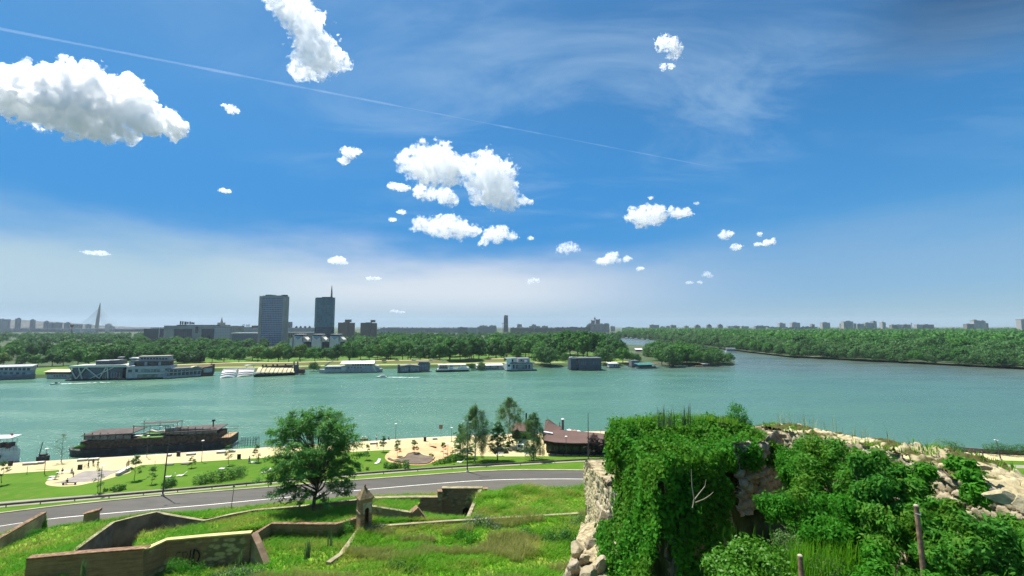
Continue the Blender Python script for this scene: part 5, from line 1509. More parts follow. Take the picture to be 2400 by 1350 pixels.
# ------------------------------------------------------------------ crash barrier
cb = empty('crash_barrier', 'long grey crash barrier curving along the footpath beside the road', 'crash barrier', lf2[60] + np.array((0, -.5, 0)))
M_RAIL = mat('shaded_rail', (.155, .135, .105), .6, .15, .8, metal=.3)  # dark brown-grey: shade on the rail's near side put into its colour
rl = [Vector(p) - cb.location + Vector((0, -.5, 0)) for p in lf2[8:112]]
mb = MB()
pv = []
for p in rl:
 pv += [p + Vector((0, -.05, .42)), p + Vector((0, -.12, .52)), p + Vector((0, -.05, .62)), p + Vector((0, -.12, .72)), p + Vector((0, -.03, .84)), p + Vector((0, 0, .84)), p + Vector((0, 0, .42))]
n = 7
mb.add(pv, [(i * n + k, (i + 1) * n + k, (i + 1) * n + (k + 1) % n, i * n + (k + 1) % n) for i in range(len(rl) - 1) for k in range(n)])
mb.build('rail', M_RAIL, cb)
for p in rl[::4]:
 MB().box(p.x - .06, p.x + .06, p.y + .004, p.y + .10, p.z - .4, p.z + .74).build('barrier_post', M_RAIL, cb)
# ------------------------------------------------------------------ concrete benches
M_BEN = mat('bench_concrete', (.36, .36, .34), .85, .08, 1.0)
M_BENT = mat('bench_top_pale', (.66, .63, .54), .8, .06, 1.0)
def concrete_bench(px0, px1, py, label):
 a, b = gp(px0, py), gp(px1, py - (px1 - px0) * .07)
 Ln = np.linalg.norm(b - a)
 root = empty('concrete_bench', label, 'bench', a, math.atan2(b[1] - a[1], b[0] - a[0]), 'concrete benches of the promenade')
 MB().box(0, Ln, 0, .8, -.05, .46).build('block', M_BEN, root)
 MB().box(-.03, Ln + .03, -.04, .84, .462, .54).build('seat', M_BENT, root)
 return root
for a_, b_, y_, lab in [(52, 75.5, 1091, 'long concrete bench block nearest the white boat'), (77, 87, 1089.5, 'short concrete bench block, middle one of three by the white boat'), (89, 100, 1088, 'short concrete bench block next to the water lamp'),
      (180, 203, 1082, 'long concrete bench block left of the parked bicycles'), (206, 229, 1080.5, 'long concrete bench block right behind the parked bicycles'), (391, 400, 1070, 'small concrete cube seat beside the tall lamp'),
      (436, 457, 1068, 'concrete bench block below the middle of the wooden barge'), (507, 527, 1063.5, 'concrete bench block below the stern of the barge'), (535, 550, 1061, 'concrete bench block beside the landing stage'),
      (867, 885, 1042, 'concrete bench block with a person standing behind'), (889, 906, 1040, 'concrete bench block right of the standing person'), (1014, 1025, 1031, 'concrete bench block at the quay above the playground')]:
 concrete_bench(a_, b_, y_, lab)
for (x0, y0), (x1, y1), lab in [((235, 1117), (305, 1101), 'long white sided sloping bench at the edge of the paved oval')]:
 pass
a, b = gp(279, 1116), gp(307, 1103)
rt_ = empty('long_bench', 'long pale bench slab at the right rim of the paved oval', 'bench', a + np.array((0, 0, .05)), math.atan2(b[1] - a[1], b[0] - a[0]))
Ln = float(np.linalg.norm(b - a))
MB().box(0, Ln, 0, .75, -.05, .6).build('block', M_BEN, rt_); MB().box(-.04, Ln + .04, -.05, .85, .602, .7).build('seat', M_BENT, rt_)
M_DARK = mat('dark_metal', (.028, .030, .032), .5, .1, 2.0, metal=.4)
for px, py, lab in [(24, 1091, 'dark litter bin at the left edge beside the white boat'), (187, 1101, 'dark litter bin beside the bicycles'), (418, 1069, 'dark litter bin between two concrete benches'), (560, 1075.5, 'dark litter bin in front of the landing stage'), (996, 1034, 'dark litter bin at the quay edge near the playground')]:
 root = empty('litter_bin', lab, 'litter bin', gp(px, py), R(8), 'litter bins of the promenade')
 MB().box(-.42, .42, -.22, .22, .08, 1.15, .03).build('body', M_DARK, root)
 MB().box(-.46, .46, -.26, .26, 1.152, 1.22).build('lid', M_DARK, root)
 MB().box(-.3, .3, -.15, .15, 0, .078).build('foot', M_BEN, root)
# ------------------------------------------------------------------ lamps
M_POLE = mat('lamp_pole_metal', (.10, .10, .10), .5, .08, 2.0, metal=.5)
M_HEAD = mat('lamp_head_white', (.75, .75, .72), .4, .03, 2.0)
def park_lamp(px, py, top, label):
 p = gp(px, py)
 h = (py - top) * p[1] / FPX * 1.04
 root = empty('park_lamp', label, 'street lamp', p, 0, 'park lamps of the promenade')
 MB().tube([(0, 0, 0), (0, 0, h * .5), (.05, 0, h - .1)], [.075, .06, .05], 8).build('pole', M_POLE, root)
 MB().lathe([(.07, h - .12), (.34, h - .06), (.38, h), (.30, h + .07), (.02, h + .1)], 12, (.05, 0)).build('lamp_head', M_HEAD, root)
 return root
for a_, b_, c_, lab in [(104, 1111, 1057, 'park lamp on the lawn edge left of the paved oval'), (344, 1072, 1026, 'park lamp in front of the pergola of the wooden barge'), (472.5, 1083, 1037, 'park lamp below the right half of the wooden barge'),
      (234, 1160, 1099, 'park lamp beside the footpath below the paved oval'), (927, 1030, 996, 'park lamp at the quay edge above the playground'), (1058, 1036, 1005, 'park lamp at the quay left of the birches'),
      (1049, 1086, 1043, 'park lamp in front of the playground hedge'), (1327, 1072, 1027, 'park lamp in front of the wide brown roof')]:
 park_lamp(a_, b_, c_, lab)
def tall_lamp(px, py, pxt, pyt, label, arm=1.4, left=-1):
 p = gp(px, py)
 h = (py - pyt) * p[1] / FPX * 1.04
 dx = (pxt - px) * p[1] / FPX
 root = empty('street_lamp', label, 'street lamp', p)
 MB().tube([(0, 0, 0), (dx * .5, 0, h * .5), (dx, 0, h)], [.16, .11, .06], 8).build('pole', M_POLE, root)
 MB().lathe([(.3, 0), (.3, .3), (.2, .34)], 10).build('base', M_CONC, root)
 if arm:
  MB().tube([(dx, 0, h - .1), (dx + left * arm * .5, -.3, h + .12), (dx + left * arm, -.6, h + .05)], .05, 6).build('arm', M_POLE, root)
  MB().box(dx + left * arm - .35, dx + left * arm + .3, -.75, -.45, h - .03, h + .12, .05).build('lamp_head', M_HEAD, root)
  MB().box(dx + .2, dx + .9, -.12, .12, h - .35, h - .2, .04).build('lamp_head', M_HEAD, root)
 return root
tall_lamp(381, 1161, 389, 1014, 'tall street lamp with two white heads standing left of the big tree')
tall_lamp(1095, 1105, 1096, 997, 'tall street lamp at the road in front of the weeping birch', 1.0)
tall_lamp(1379, 1093, 1380, 979, 'tall thin mast in front of the wide brown roof', 0)
tall_lamp(2346, 1078, 2339, 1034, 'street lamp on the promenade near the right edge', .8)
p = Wp(541, 1203.5, 6.1)
root = empty('lantern_post', 'black old fashioned lantern post on the grass at the near road edge', 'lantern', p)
hh = 60 * p[1] / FPX
MB().tube([(0, 0, -.3), (0, 0, .9), (.02, 0, 1.0), (.3, 0, hh - .7)], [.10, .10, .055, .045], 8).build('pole', M_DARK, root)
MB().lathe([(.06, hh - .7), (.2, hh - .2), (.22, hh - .15)], 8, (.3, 0)).build('lantern_glass', M_HEAD, root)
MB().lathe([(.24, hh - .148), (.12, hh), (.02, hh + .15)], 8, (.3, 0)).build('lantern_cap', M_DARK, root)
for px, py, t_, lab in [(63, 1112, 1094, 'short dark stake on the lawn left of the water lamp'), (828, 1062, 1047, 'short stake at the promenade edge right of the big tree'), (836, 1066, 1046, 'thin stake on the lawn right of the big tree'), (363, 1091, 1080, 'young tree stake beside the round sapling')]:
 p = gp(px, py); h = (py - t_) * p[1] / FPX
 tag(MB().tube([(0, 0, -.1), (0, 0, h)], [.05, .04], 6).build('stake', M_BARK), lab, 'stake').location = p
# ------------------------------------------------------------------ white loungers and other seats on the lawn
M_WHT = mat('white_slab', (.74, .73, .68), .6, .05, 1.0)
def lounger(px, py, rz, label, w=1.0):
 root = empty('lounger', label, 'lounger', gp(px, py), R(rz), 'white loungers on the lawn')
 prof = [(-1.0, .25), (-.6, .30), (-.1, .24), (.3, .34), (.75, .75), (.95, .95), (1.0, .88), (.8, .62), (.35, .18), (-.1, .08), (-.9, .12)]
 MB().prism([(a_ * w, b_) for a_, b_ in prof], -.4, .4, 'y').build('seat', M_WHT, root)
 MB().box(-.5, .3, -.3, .3, -.05, .10).build('foot', M_BEN, root)
for a_, b_, c_, lab in [(398, 1119, 20, 'white lounger on the lawn beside the tall lamp'), (426, 1116, 25, 'white lounger on the lawn left of the hedge'), (624, 1108, 40, 'white lounger left of the big tree'), (885, 1086, 75, 'white lounger on the lawn left of the playground'),
      (524, 1100, 10, 'white lounger behind the hedge'), (127, 1119, 15, 'white lounger at the left rim of the paved oval'), (124, 1125, 15, 'second white lounger at the lower left rim of the paved oval'), (1080, 1085, -8, 'white bench like lounger under the weeping birch'), (597, 1085, 10, 'pale lounger half hidden behind the big tree')]:
 lounger(a_, b_, c_, lab)
for px, py, lab in [(397, 1090, 'low grey sitting platform at the lawn edge below the barge'), (435, 1088, 'second low grey sitting platform at the lawn edge')]:
 root = empty('sitting_platform', lab, 'platform', gp(px, py), R(10), 'sitting platforms')
 MB().box(-1.0, 1.0, -.5, .5, .22, .32).build('deck', mat('grey_boards', (.19, .18, .16), .9, .1), root)
 MB().box(-.8, .8, -.35, .35, -.05, .218).build('base', M_BEN, root)
def slat_bench(px, py, rz, ln, m_, label, back=True):
 root = empty('park_bench', label, 'bench', gp(px, py) + np.array((0, 0, .09)), R(rz))
 MB().box(-ln / 2, ln / 2, -.22, .22, .40, .46).build('seat', m_, root)
 for s_ in (-1, 1):
  MB().box(s_ * (ln / 2 - .25) - .05, s_ * (ln / 2 - .25) + .05, -.2, .2, -.05, .398).build('leg', M_DARK, root)
 if back: MB().add([(-ln / 2, .24, .5), (ln / 2, .24, .5), (ln / 2, .36, .9), (-ln / 2, .36, .9), (-ln / 2, .28, .5), (ln / 2, .28, .5), (ln / 2, .40, .9), (-ln / 2, .40, .9)], [(0, 1, 2, 3), (7, 6, 5, 4), (0, 4, 5, 1), (3, 2, 6, 7), (0, 3, 7, 4), (1, 5, 6, 2)]).build('backrest', m_, root)
slat_bench(162, 1137, 4, 3.0, M_DARK, 'dark bench with a seated person at the lower rim of the paved oval', False)
slat_bench(152, 1111, 24, 3.2, M_WHT, 'pale bench with a seated person at the upper left of the paved oval', False)
slat_bench(1172, 1069, 2, 2.0, M_WHT, 'white park bench beside the dark pointed tree')
slat_bench(1237, 1069, 2, 2.0, M_WHT, 'white park bench left of the low hanging birch')
# ------------------------------------------------------------------ people
M_SKIN = mat('skin', (.50, .30, .21), .6, .03)
def person_mesh(name, joints, edges, radii, hand_r=.014):
 """one continuous body grown along a skeleton"""
 me = bpy.data.meshes.new(name)
 me.from_pydata(joints, edges, [])
 o = bpy.data.objects.new(name, me)
 COL.objects.link(o)
 md = o.modifiers.new('skin', 'SKIN')
 sk = me.skin_vertices[0].data
 for i, r in enumerate(radii):
  sk[i].radius = (r, r) if not hasattr(r, '__len__') else r
  sk[i].use_root = (i == 0)
 md.use_smooth_shade = True
 sb = o.modifiers.new('sub', 'SUBSURF'); sb.levels = 1; sb.render_levels = 1
 dg = bpy.context.evaluated_depsgraph_get()
 em = bpy.data.meshes.new_from_object(o.evaluated_get(dg))
 bpy.data.objects.remove(o)
 return em
def pose(kind):
 sit = kind == 'sit'
 walk = .22 if kind == 'walk' else 0.03
 hz = .50 if sit else .93
 J, E, Rr = [], [], []
 def add(p, r, par=None):
  J.append(p); Rr.append(r)
  if par is not None: E.append((par, len(J) - 1))
  return len(J) - 1
 lean = .06 if kind == 'walk' else (.05 if sit else 0)
 pel = add((0, 0, hz), (.155, .115))
 wa = add((0, -lean * .4, hz + .18), (.13, .10), pel)
 ch = add((0, -lean, hz + .40), (.165, .115), wa)
 nb = add((0, -lean * 1.2, hz + .52), (.085, .075), ch)
 ne = add((0, -lean * 1.4, hz + .60), .055, nb)
 hd = add((0, -lean * 1.6 - .015, hz + .70), (.078, .092), ne)
 add((0, -lean * 1.6, hz + .80), (.070, .085), hd)
 for s in (-1, 1):
  sh = add((s * .17, -lean, hz + .46), .065, ch)
  sw = s * walk
  if sit:
   el = add((s * .23, -.10, hz + .20), .044, sh); wr = add((s * .15, -.34, hz + .14), .032, el); hdn = add((s * .14, -.42, hz + .12), (.038, .022), wr)
   fd = (0, -.03, -.01)
  elif kind == 'bike':
   el = add((s * .25, -.18, hz + .20), .044, sh); wr = add((s * .24, -.42, hz + .10), .032, el); hdn = add((s * .23, -.50, hz + .09), (.036, .022), wr)
   fd = (0, -.03, -.02)
  else:
   el = add((s * .24, sw * .5 + .03, hz + .20), .044, sh); wr = add((s * .25, sw * .9 - .04, hz - .04), .032, el); hdn = add((s * .25, sw * .95 - .06, hz - .12), (.022, .038), wr)
   fd = (0, -.005, -.03)
  for k in range(4):
   q = (k - 1.5) * .016
   b = J[hdn]
   o_ = (q, 0, 0) if fd[2] > -.025 else (0, q, 0)
   f1 = add((b[0] + o_[0] * 1.5, b[1] + o_[1] * 1.5 + fd[1], b[2] + fd[2]), .009, hdn)
   add((b[0] + o_[0] * 1.8, b[1] + o_[1] * 1.8 + fd[1] * 2, b[2] + fd[2] * 1.9 - .008), .008, f1)
  b = J[hdn]; add((b[0] - s * .035, b[1] - .02, b[2] + .005), .010, hdn)
  hp = add((s * .095, 0, hz - .04), .088, pel)
  if sit:
   kn = add((s * .11, -.43, hz - .01), .062, hp); an = add((s * .11, -.42, .09), .040, kn); add((s * .11, -.57, .04), (.042, .03), an)
  else:
   kn = add((s * .10, -sw * .7 - .02, .50), .060, hp); an = add((s * .10, -sw * 1.5 + (.06 if sw < 0 else 0), .09 + (.05 if sw < -.1 else 0)), .040, kn); add((s * .10, -sw * 1.5 - .13, .04), (.042, .03), an)
 me = person_mesh('body', J, E, Rr)
 return me, hz
POSES = {}
def person(kind, px, py, rz, label, shirt, legs, z=0.0, h=1.0, at=None, skirt=False):
 if kind not in POSES: POSES[kind] = pose(kind)
 me, hz = POSES[kind]
 me = me.copy()
 for m_ in (M_SKIN, mat('shirt_%s' % '_'.join(str(int(c * 100)) for c in shirt), shirt, .85, .08, 4), mat('trousers_%s' % '_'.join(str(int(c * 100)) for c in legs), legs, .85, .08, 4)):
  me.materials.append(m_)
 idx = []
 for p in me.polygons:
  c = p.center
  arm = abs(c.x) > .205
  if c.z > hz + .555: k = 0
  elif arm and c.z < hz + .24: k = 0
  elif kind == 'sit' and c.y < -.27 and c.z > hz + .06: k = 0
  elif kind == 'bike' and c.y < -.22 and c.z > hz - .05: k = 0
  elif c.z > hz + .03 and not (kind == 'sit' and c.y < -.2): k = 1
  else: k = 2
  idx.append(k)
 me.polygons.foreach_set('material_index', idx)
 root = bpy.data.objects.new('person', me)
 COL.objects.link(root)
 root.location = (gp(px, py) if at is None else at) + np.array((0, 0, z)); root.rotation_euler = (0, 0, R(rz)); root.scale = (h, h, h)
 tag(root, label, 'person')
 hb = MB().lathe([(.02, hz + .905), (.07, hz + .885), (.098, hz + .82), (.10, hz + .75), (.085, hz + .68), (.05, hz + .665)], 10, (0, .022))
 hb.build('hair', mat('dark_hair', (.03, .02, .015), .7, .1), root)
 nm = MB().add([(-.012, -.105, hz + .70), (.012, -.105, hz + .70), (0, -.128, hz + .70), (0, -.10, hz + .75)], [(0, 2, 3), (2, 1, 3), (0, 1, 2)])
 nm.build('nose', M_SKIN, root)
 if skirt:
  MB().lathe([(.30, hz - .62), (.20, hz - .2), (.15, hz + .16)], 12).build('dress', mat('shirt_%s' % '_'.join(str(int(c * 100)) for c in shirt), shirt), root)
 return root
person('walk', 584, 1086, 60, 'person in a long grey dress walking on the promenade left of the big tree', (.30, .30, .32), (.25, .25, .27), skirt=True, h=1.04)
person('walk', 605, 1085, 200, 'person in dark clothes half hidden by the big tree', (.06, .06, .07), (.10, .10, .12))
person('stand', 882, 1033, 20, 'person in a white top and dark trousers standing at the quay behind a bench', (.75, .75, .74), (.03, .03, .04), h=1.0)
person('walk', 883.5, 1051, 100, 'person in a dark red top walking in front of the concrete bench', (.16, .04, .06), (.45, .36, .30))
person('sit', 911, 1031, 180, 'person in black sitting at the quay edge beside the bench', (.03, .03, .03), (.04, .04, .05), z=-.3)
person('bike', 207, 1097.5, -70, 'person in dark clothes standing behind the left bicycle', (.05, .06, .08), (.06, .06, .07))
person('bike', 229, 1096, 70, 'person in a brown top holding the right bicycle', (.14, .10, .10), (.05, .05, .06))
person('stand', 218, 1092, 10, 'person in black standing between the two bicycles', (.03, .03, .035), (.05, .05, .06), h=.96)
person('sit', 146, 1110, 40, 'person in dark blue sitting on the pale bench of the paved oval', (.04, .05, .10), (.04, .05, .10), z=-.02)
person('sit', 168, 1110, 20, 'person in grey sitting at the end of the pale bench', (.25, .24, .23), (.18, .17, .17), z=.0)
person('stand', 171.5, 1118, 10, 'child in dark clothes standing in the paved oval', (.12, .10, .10), (.10, .09, .09), h=.72)
person('sit', 157, 1136, 15, 'person in black sitting on the dark bench of the paved oval', (.03, .03, .035), (.04, .04, .045), z=.02)
person('walk', 301, 1094, 30, 'person in a brown dress walking left of the rounded young tree', (.20, .12, .10), (.20, .14, .12))
person('stand', 297, 1099, 200, 'person in pale clothes beside the rounded young tree', (.45, .36, .32), (.30, .24, .22), h=.95)
person('walk', 2273, 1066, 40, 'person in a red and black jacket on the promenade at the far right', (.22, .05, .05), (.04, .04, .05))
person('walk', 2285, 1069, 200, 'person in dark clothes on the promenade near the right lamp', (.05, .05, .06), (.05, .05, .06))
person('walk', 2304, 1073, 220, 'person in a dark blue top, the one nearest the right street lamp', (.04, .05, .10), (.10, .10, .12))
def bicycle(px, py, rz, label):
 root = empty('bicycle', label, 'bicycle', gp(px, py) + np.array((0, 0, .01)), R(rz), 'parked bicycles')
 for x in (-.52, .52):
  w = MB().tube([(x + .33 * math.cos(a_), 0, .34 + .33 * math.sin(a_)) for a_ in np.linspace(0, 2 * math.pi, 21)], .02, 6, cap=False)
  wh = w.build('wheel', M_DARK, root)
  sp_ = MB()
  for a_ in np.linspace(0, math.pi, 7)[:-1]:
   sp_.tube([(x + .32 * math.cos(a_), 0, .34 + .32 * math.sin(a_)), (x - .32 * math.cos(a_), 0, .34 - .32 * math.sin(a_))], .004, 4)
  sp_.build('spokes', M_POLE, wh)
 f = MB()
 for p_, q_ in (((-.52, 0, .34), (-.12, 0, .34)), ((-.12, 0, .34), (-.22, 0, .86)), ((-.12, 0, .34), (.36, 0, .80)), ((-.2, 0, .78), (.34, 0, .84)), ((-.52, 0, .34), (-.2, 0, .78)), ((.52, 0, .34), (.34, 0, .90))):
  f.tube([p_, q_], .018, 6)
 f.build('frame', mat('bike_paint', (.05, .06, .08), .4, .05), root)
 MB().tube([(.30, -.28, .98), (.36, -.1, .96), (.34, 0, .93), (.36, .1, .96), (.30, .28, .98)], .014, 6).build('handlebar', M_DARK, root)
 MB().prism([(-.34, -.07), (-.34, .07), (-.08, .02), (-.08, -.02)], .87, .92).build('saddle', M_DARK, root)
bicycle(201, 1098, 8, 'bicycle parked beside the litter bin, left one of two')
bicycle(223, 1096.5, 5, 'bicycle held by a person in front of the long bench')
# ------------------------------------------------------------------ sign panel and other small things by the water
p = Wp(1033, 1025, 4); s_ = p[1] / FPX
root = empty('sign_panel', 'square brown sign panel with a cross of battens on a thin post at the quay', 'sign', p)
z0 = 19 * s_
MB().box(-4 * s_, 4 * s_, 0, .06, z0, z0 + 9 * s_).build('panel', mat('sign_brown', (.22, .15, .11), .8, .1), root)
MB().box(-.06, .06, -.03, -.003, z0, z0 + 9 * s_).build('batten', mat('sign_batten', (.32, .26, .2), .8, .1), root)
MB().box(-4 * s_, 4 * s_, -.035, -.008, z0 + 4.3 * s_, z0 + 4.9 * s_).build('batten', MATS['sign_batten'], root)
MB().tube([(0, .1, 0), (0, .1, z0 + 1)], .035, 6).build('post', M_POLE, root)
p = Wp(853, 1029, .3); root = empty('mooring_raft', 'small pale mooring raft with bollards in the water right of the big tree', 'raft', p, R(5)); s_ = p[1] / FPX
MB().box(-8 * s_, 8 * s_, -.7, .7, -.4, .35).build('deck', mat('raft_tan', (.30, .25, .17), .9, .15), root)
for q in (-3.5, 3.0): MB().lathe([(.18, .352), (.18, .8), (.26, .85), (.26, .95)], 10, (q * s_, 0)).build('bollard', M_HEAD, root)
# stern frames of the landing stage
p0, p1 = Wp(556, 1056, .8), Wp(600, 1053, .8)
root = empty('landing_stage', 'landing stage with dark metal frames and green floor beside the barge', 'landing stage', p0, math.atan2(p1[1] - p0[1], p1[0] - p0[0]))
Ln = float(np.linalg.norm(p1 - p0)); s_ = Ln / 44
MB().box(0, Ln, 0, 4.5, -.8, .3).build('pontoon', mat('pontoon_green', (.05, .20, .10), .8, .15), root)
for q in (0, 5, 10, 16, 22, 29, 35, 40, 43):
 fr = MB()
 fr.tube([(q * s_, .3, .3), (q * s_, .3, 3.0 + .5 * (q % 3 == 1))], .06, 5); fr.tube([(q * s_, 4.0, .3), (q * s_, 4.0, 3.2)], .06, 5)
 fr.tube([(q * s_, .3, 2.8), (q * s_, 4.0, 3.0)], .045, 5)
 fr.build('frame', M_DARK, root)
rr = MB()
for z in (1.2, 2.0, 2.75): rr.tube([(0, .3, z), (Ln * .4, .3, z + .15), (Ln, .3, z)], .04, 5)
rr.build('railing', M_DARK, root)
# ------------------------------------------------------------------ restaurant by the water
M_ROOF = ground_mat('brown_roof_tiles', [(.130, .086, .072), (.150, .101, .086), (.110, .073, .062)], (.15, 1.2), .03, 5)
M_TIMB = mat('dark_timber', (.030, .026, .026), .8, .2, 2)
def D3(px, py, Y): return Vector(Dp(px, py, Y))
def roof_mesh(quads, base, name, m_, parent, th=.18):
 mb = MB()
 for q in quads:
  P = [D3(*k) - base for k in q]
  mb.add(P + [p - Vector((0, 0, th)) for p in P], [tuple(range(len(P))), tuple(reversed(range(len(P), 2 * len(P))))] + [(i, len(P) + i, len(P) + (i + 1) % len(P), (i + 1) % len(P)) for i in range(len(P))])
 o = mb.build(name, m_, parent)
 bm = bmesh.new(); bm.from_mesh(o.data); bmesh.ops.recalc_face_normals(bm, faces=bm.faces); bm.to_mesh(o.data); bm.free()
 return o
base = D3(1350, 1060, 128.3); base.z = 4.0
rs = empty('restaurant', 'low waterside restaurant under a wide brown roof with dark timber front', 'restaurant', base)
roof_mesh([[(1269, 1026, 129.5), (1276, 1032, 128), (1300, 1036.5, 126.8), (1340, 1038.5, 126.3), (1380, 1038.5, 126.2), (1445, 1036, 126.5), (1445, 1019.5, 136), (1370, 1012, 137.5), (1306, 1006.5, 138.5), (1290, 1012, 136)]], base, 'roof', M_ROOF, rs)
roof_mesh([[(1306, 1006.3, 138.6), (1370, 1011.8, 137.6), (1445, 1019.3, 136.1), (1445, 1024, 144), (1370, 1018, 145), (1306, 1012, 146)]], base, 'back_roof', M_ROOF, rs)
wl = MB()
fr_ = [D3(1281, 1056, 130.5) - base, D3(1310, 1058, 129.2) - base, D3(1350, 1060, 128.6) - base, D3(1445, 1061, 128.4) - base]
for p_, q_ in zip(fr_[:-1], fr_[1:]):
 wl.add([(p_.x, p_.y, 0), (q_.x, q_.y, 0), (q_.x, q_.y, 2.9), (p_.x, p_.y, 2.9)], [(0, 1, 2, 3)])
wl.add([(fr_[0].x, fr_[0].y, 0), (fr_[0].x + 2, fr_[0].y + 9, 0), (fr_[0].x + 2, fr_[0].y + 9, 2.9), (fr_[0].x, fr_[0].y, 2.9)], [(0, 1, 2, 3)])
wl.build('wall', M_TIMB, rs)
M_GLAS = mat('restaurant_glass', (.03, .045, .06), .15, .2, 1.0, spec=.6)
for k in range(9):
 t0, t1 = k / 9 + .012, (k + 1) / 9 - .012
 f = lambda t: Vector(np.array([np.interp(t, [0, .22, .5, 1], [v[i] for v in fr_]) for i in range(3)]))
 p_, q_ = f(t0), f(t1)
 MB().add([(p_.x, p_.y - .05, .7), (q_.x, q_.y - .05, .7), (q_.x, q_.y - .05, 2.2), (p_.x, p_.y - .05, 2.2)], [(0, 1, 2, 3)]).build('window', M_GLAS, rs)
for k in range(8):
 p_ = f(k / 8 + .03)
 MB().tube([(p_.x, p_.y - 1.6, 0), (p_.x, p_.y - 1.6, 2.75)], .09, 6).build('porch_post', M_TIMB, rs)
sk = roof_mesh([[(1273.5, 1014, 133.8), (1296, 1018, 133.2), (1295, 1015.5, 134.4), (1274, 1012, 135)]], base + Vector((0, 0, -.25)), 'skylight', M_HEAD, rs, .15)
c = D3(1319, 1005, 139) - base; c2 = D3(1319, 984, 139) - base
MB().tube([c - Vector((0, 0, .6)), c2], .38, 10).build('chimney', mat('chimney_grey', (.13, .14, .13), .8, .15), rs)
MB().lathe([(.5, c2.z + .003), (.52, c2.z + .25), (.2, c2.z + .45)], 10, (c2.x, c2.y)).build('chimney_cap', M_HEAD, rs)
base2 = D3(1290, 1014, 139.5); base2.z = 4.0
rs2 = empty('restaurant_wing', 'brown gabled restaurant wing behind the wide roof, steep peaked roof', 'restaurant', base2)
roof_mesh([[(1274.5, 1014, 138.5), (1306, 1009.5, 139.3), (1319, 1003, 141), (1317, 999.5, 142), (1306, 997, 142.5), (1286, 982.6, 144), (1278, 985.5, 144)]], base2, 'roof', M_ROOF, rs2)
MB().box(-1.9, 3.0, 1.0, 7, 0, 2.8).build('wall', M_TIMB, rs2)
for px, a_, b_, Y, r_ in ((1312, 1001, 990, 142, .12), (1282.5, 986, 976, 144.3, .05)):
 MB().tube([D3(px, a_, Y) - base2, D3(px, b_, Y) - base2], r_, 6).build('flue', M_DARK, rs2)
base3 = D3(1222, 1010, 146); base3.z = 4.0
rs3 = empty('restaurant_wing', 'left brown roofed restaurant wing behind the birches', 'restaurant', base3)
roof_mesh([[(1195, 1010, 145.5), (1247, 1010, 145.5), (1247, 990, 150), (1205, 990, 150)], [(1205, 990, 150.05), (1247, 990, 150.05), (1247, 994, 155), (1205, 994, 155)]], base3, 'roof', M_ROOF, rs3)
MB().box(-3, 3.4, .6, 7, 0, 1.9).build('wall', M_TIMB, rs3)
MB().tube([D3(1233, 992, 149.5) - base3 - Vector((0, 0, .6)), D3(1233.5, 968, 149.5) - base3], .26, 8).build('chimney', M_DARK, rs3)
# parasols on the terrace by the water
M_PAR = mat('faded_parasol', (.50, .27, .22), .9, .1, 1)
for px, py, c_, lab in ((1338, 1006, M_PAR, 'faded red parasol just behind the roof ridge, next to the chimney'), (1347, 1007, M_PAR, 'faded red parasol in the middle behind the roof ridge'), (1334, 1005, M_HEAD, 'white parasol behind the roof ridge'), (1356, 1008, M_HEAD, 'right white parasol behind the roof ridge')):
 b = D3(px, py, 146)
 root = empty('parasol', lab, 'parasol', (b.x, b.y, 4))
 hz_ = b.z - 4
 MB().lathe([(1.0, hz_ - .5), (.95, hz_ - .44), (.05, hz_)], 8).build('canopy', c_, root)
 MB().tube([(0, 0, 0), (0, 0, hz_ - .1)], .04, 6).build('pole', M_POLE, root)
b = D3(1418, 1020, 142); root = empty('metal_frame', 'pale rectangular metal frame on the terrace behind the right end of the roof', 'frame', (b.x, b.y, 4)); t_ = D3(1418, 1005.5, 142).z - 4
MB().bar((-1.35, 0, 0), (-1.35, 0, t_), .10).bar((1.35, 0, 0), (1.35, 0, t_), .1).build('upright', M_CONC, root)
MB().bar((-1.45, 0, t_ + .055), (1.45, 0, t_ + .055), .1).build('top_rail', M_CONC, root)
# wooden crates and planters along the front
M_PALW = mat('pallet_wood', (.24, .17, .10), .9, .15, 3)
for px0, px1, py, h_, lab in ((1280, 1293, 1056, 1.5, 'tall wooden stall box at the left end of the restaurant front'), (1307, 1318, 1058, 1.5, 'wooden stall box in the middle of the restaurant front'), (1351, 1363, 1060, 1.1, 'low wooden box at the right of the restaurant front')):
 a, b = gp(px0, py), gp(px1, py)
 root = empty('stall_box', lab, 'stall', a, math.atan2(b[1] - a[1], b[0] - a[0])); Ln = float(np.linalg.norm(b - a))
 MB().box(0, Ln, 0, .8, 0, h_ * .75).build('counter', M_PALW, root)
 MB().box(-.05, Ln + .05, -.1, .9, h_ * .752, h_ * .82).build('top', M_PALW, root)
 MB().box(.05, Ln - .05, .72, .8, h_ * .822, h_ * 1.1).build('back_board', M_PALW, root)
for px, py, lab in ((1322, 1058.5, 'white planter between the two taller stall boxes'), (1331, 1059.5, 'white planter beside the lamp of the restaurant'), (1345, 1060.5, 'white planter left of the low wooden box')):
 o = MB().box(-.45, .45, -.2, .2, 0, .4, -.04).build('planter', M_WHT); o.location = gp(px, py); tag(o, lab, 'planter', 'planters')
 MB().box(-.4, .4, -.15, .15, .402, .5, .1).build('plants', ML_YOUNG, o)
for k, (px, py) in enumerate(((1243, 1062), (1249, 1057), (1256, 1060), (1262, 1064), (1268, 1060), (1275, 1065))):
 o = MB().lathe([(.05, 0), (.05, .9), (.08, .92), (.02, 1.0)], 8).build('bollard', M_HEAD); o.location = gp(px, py)
 tag(o, 'slim white bollard between the birch and the restaurant front', 'bollard', 'white bollards')
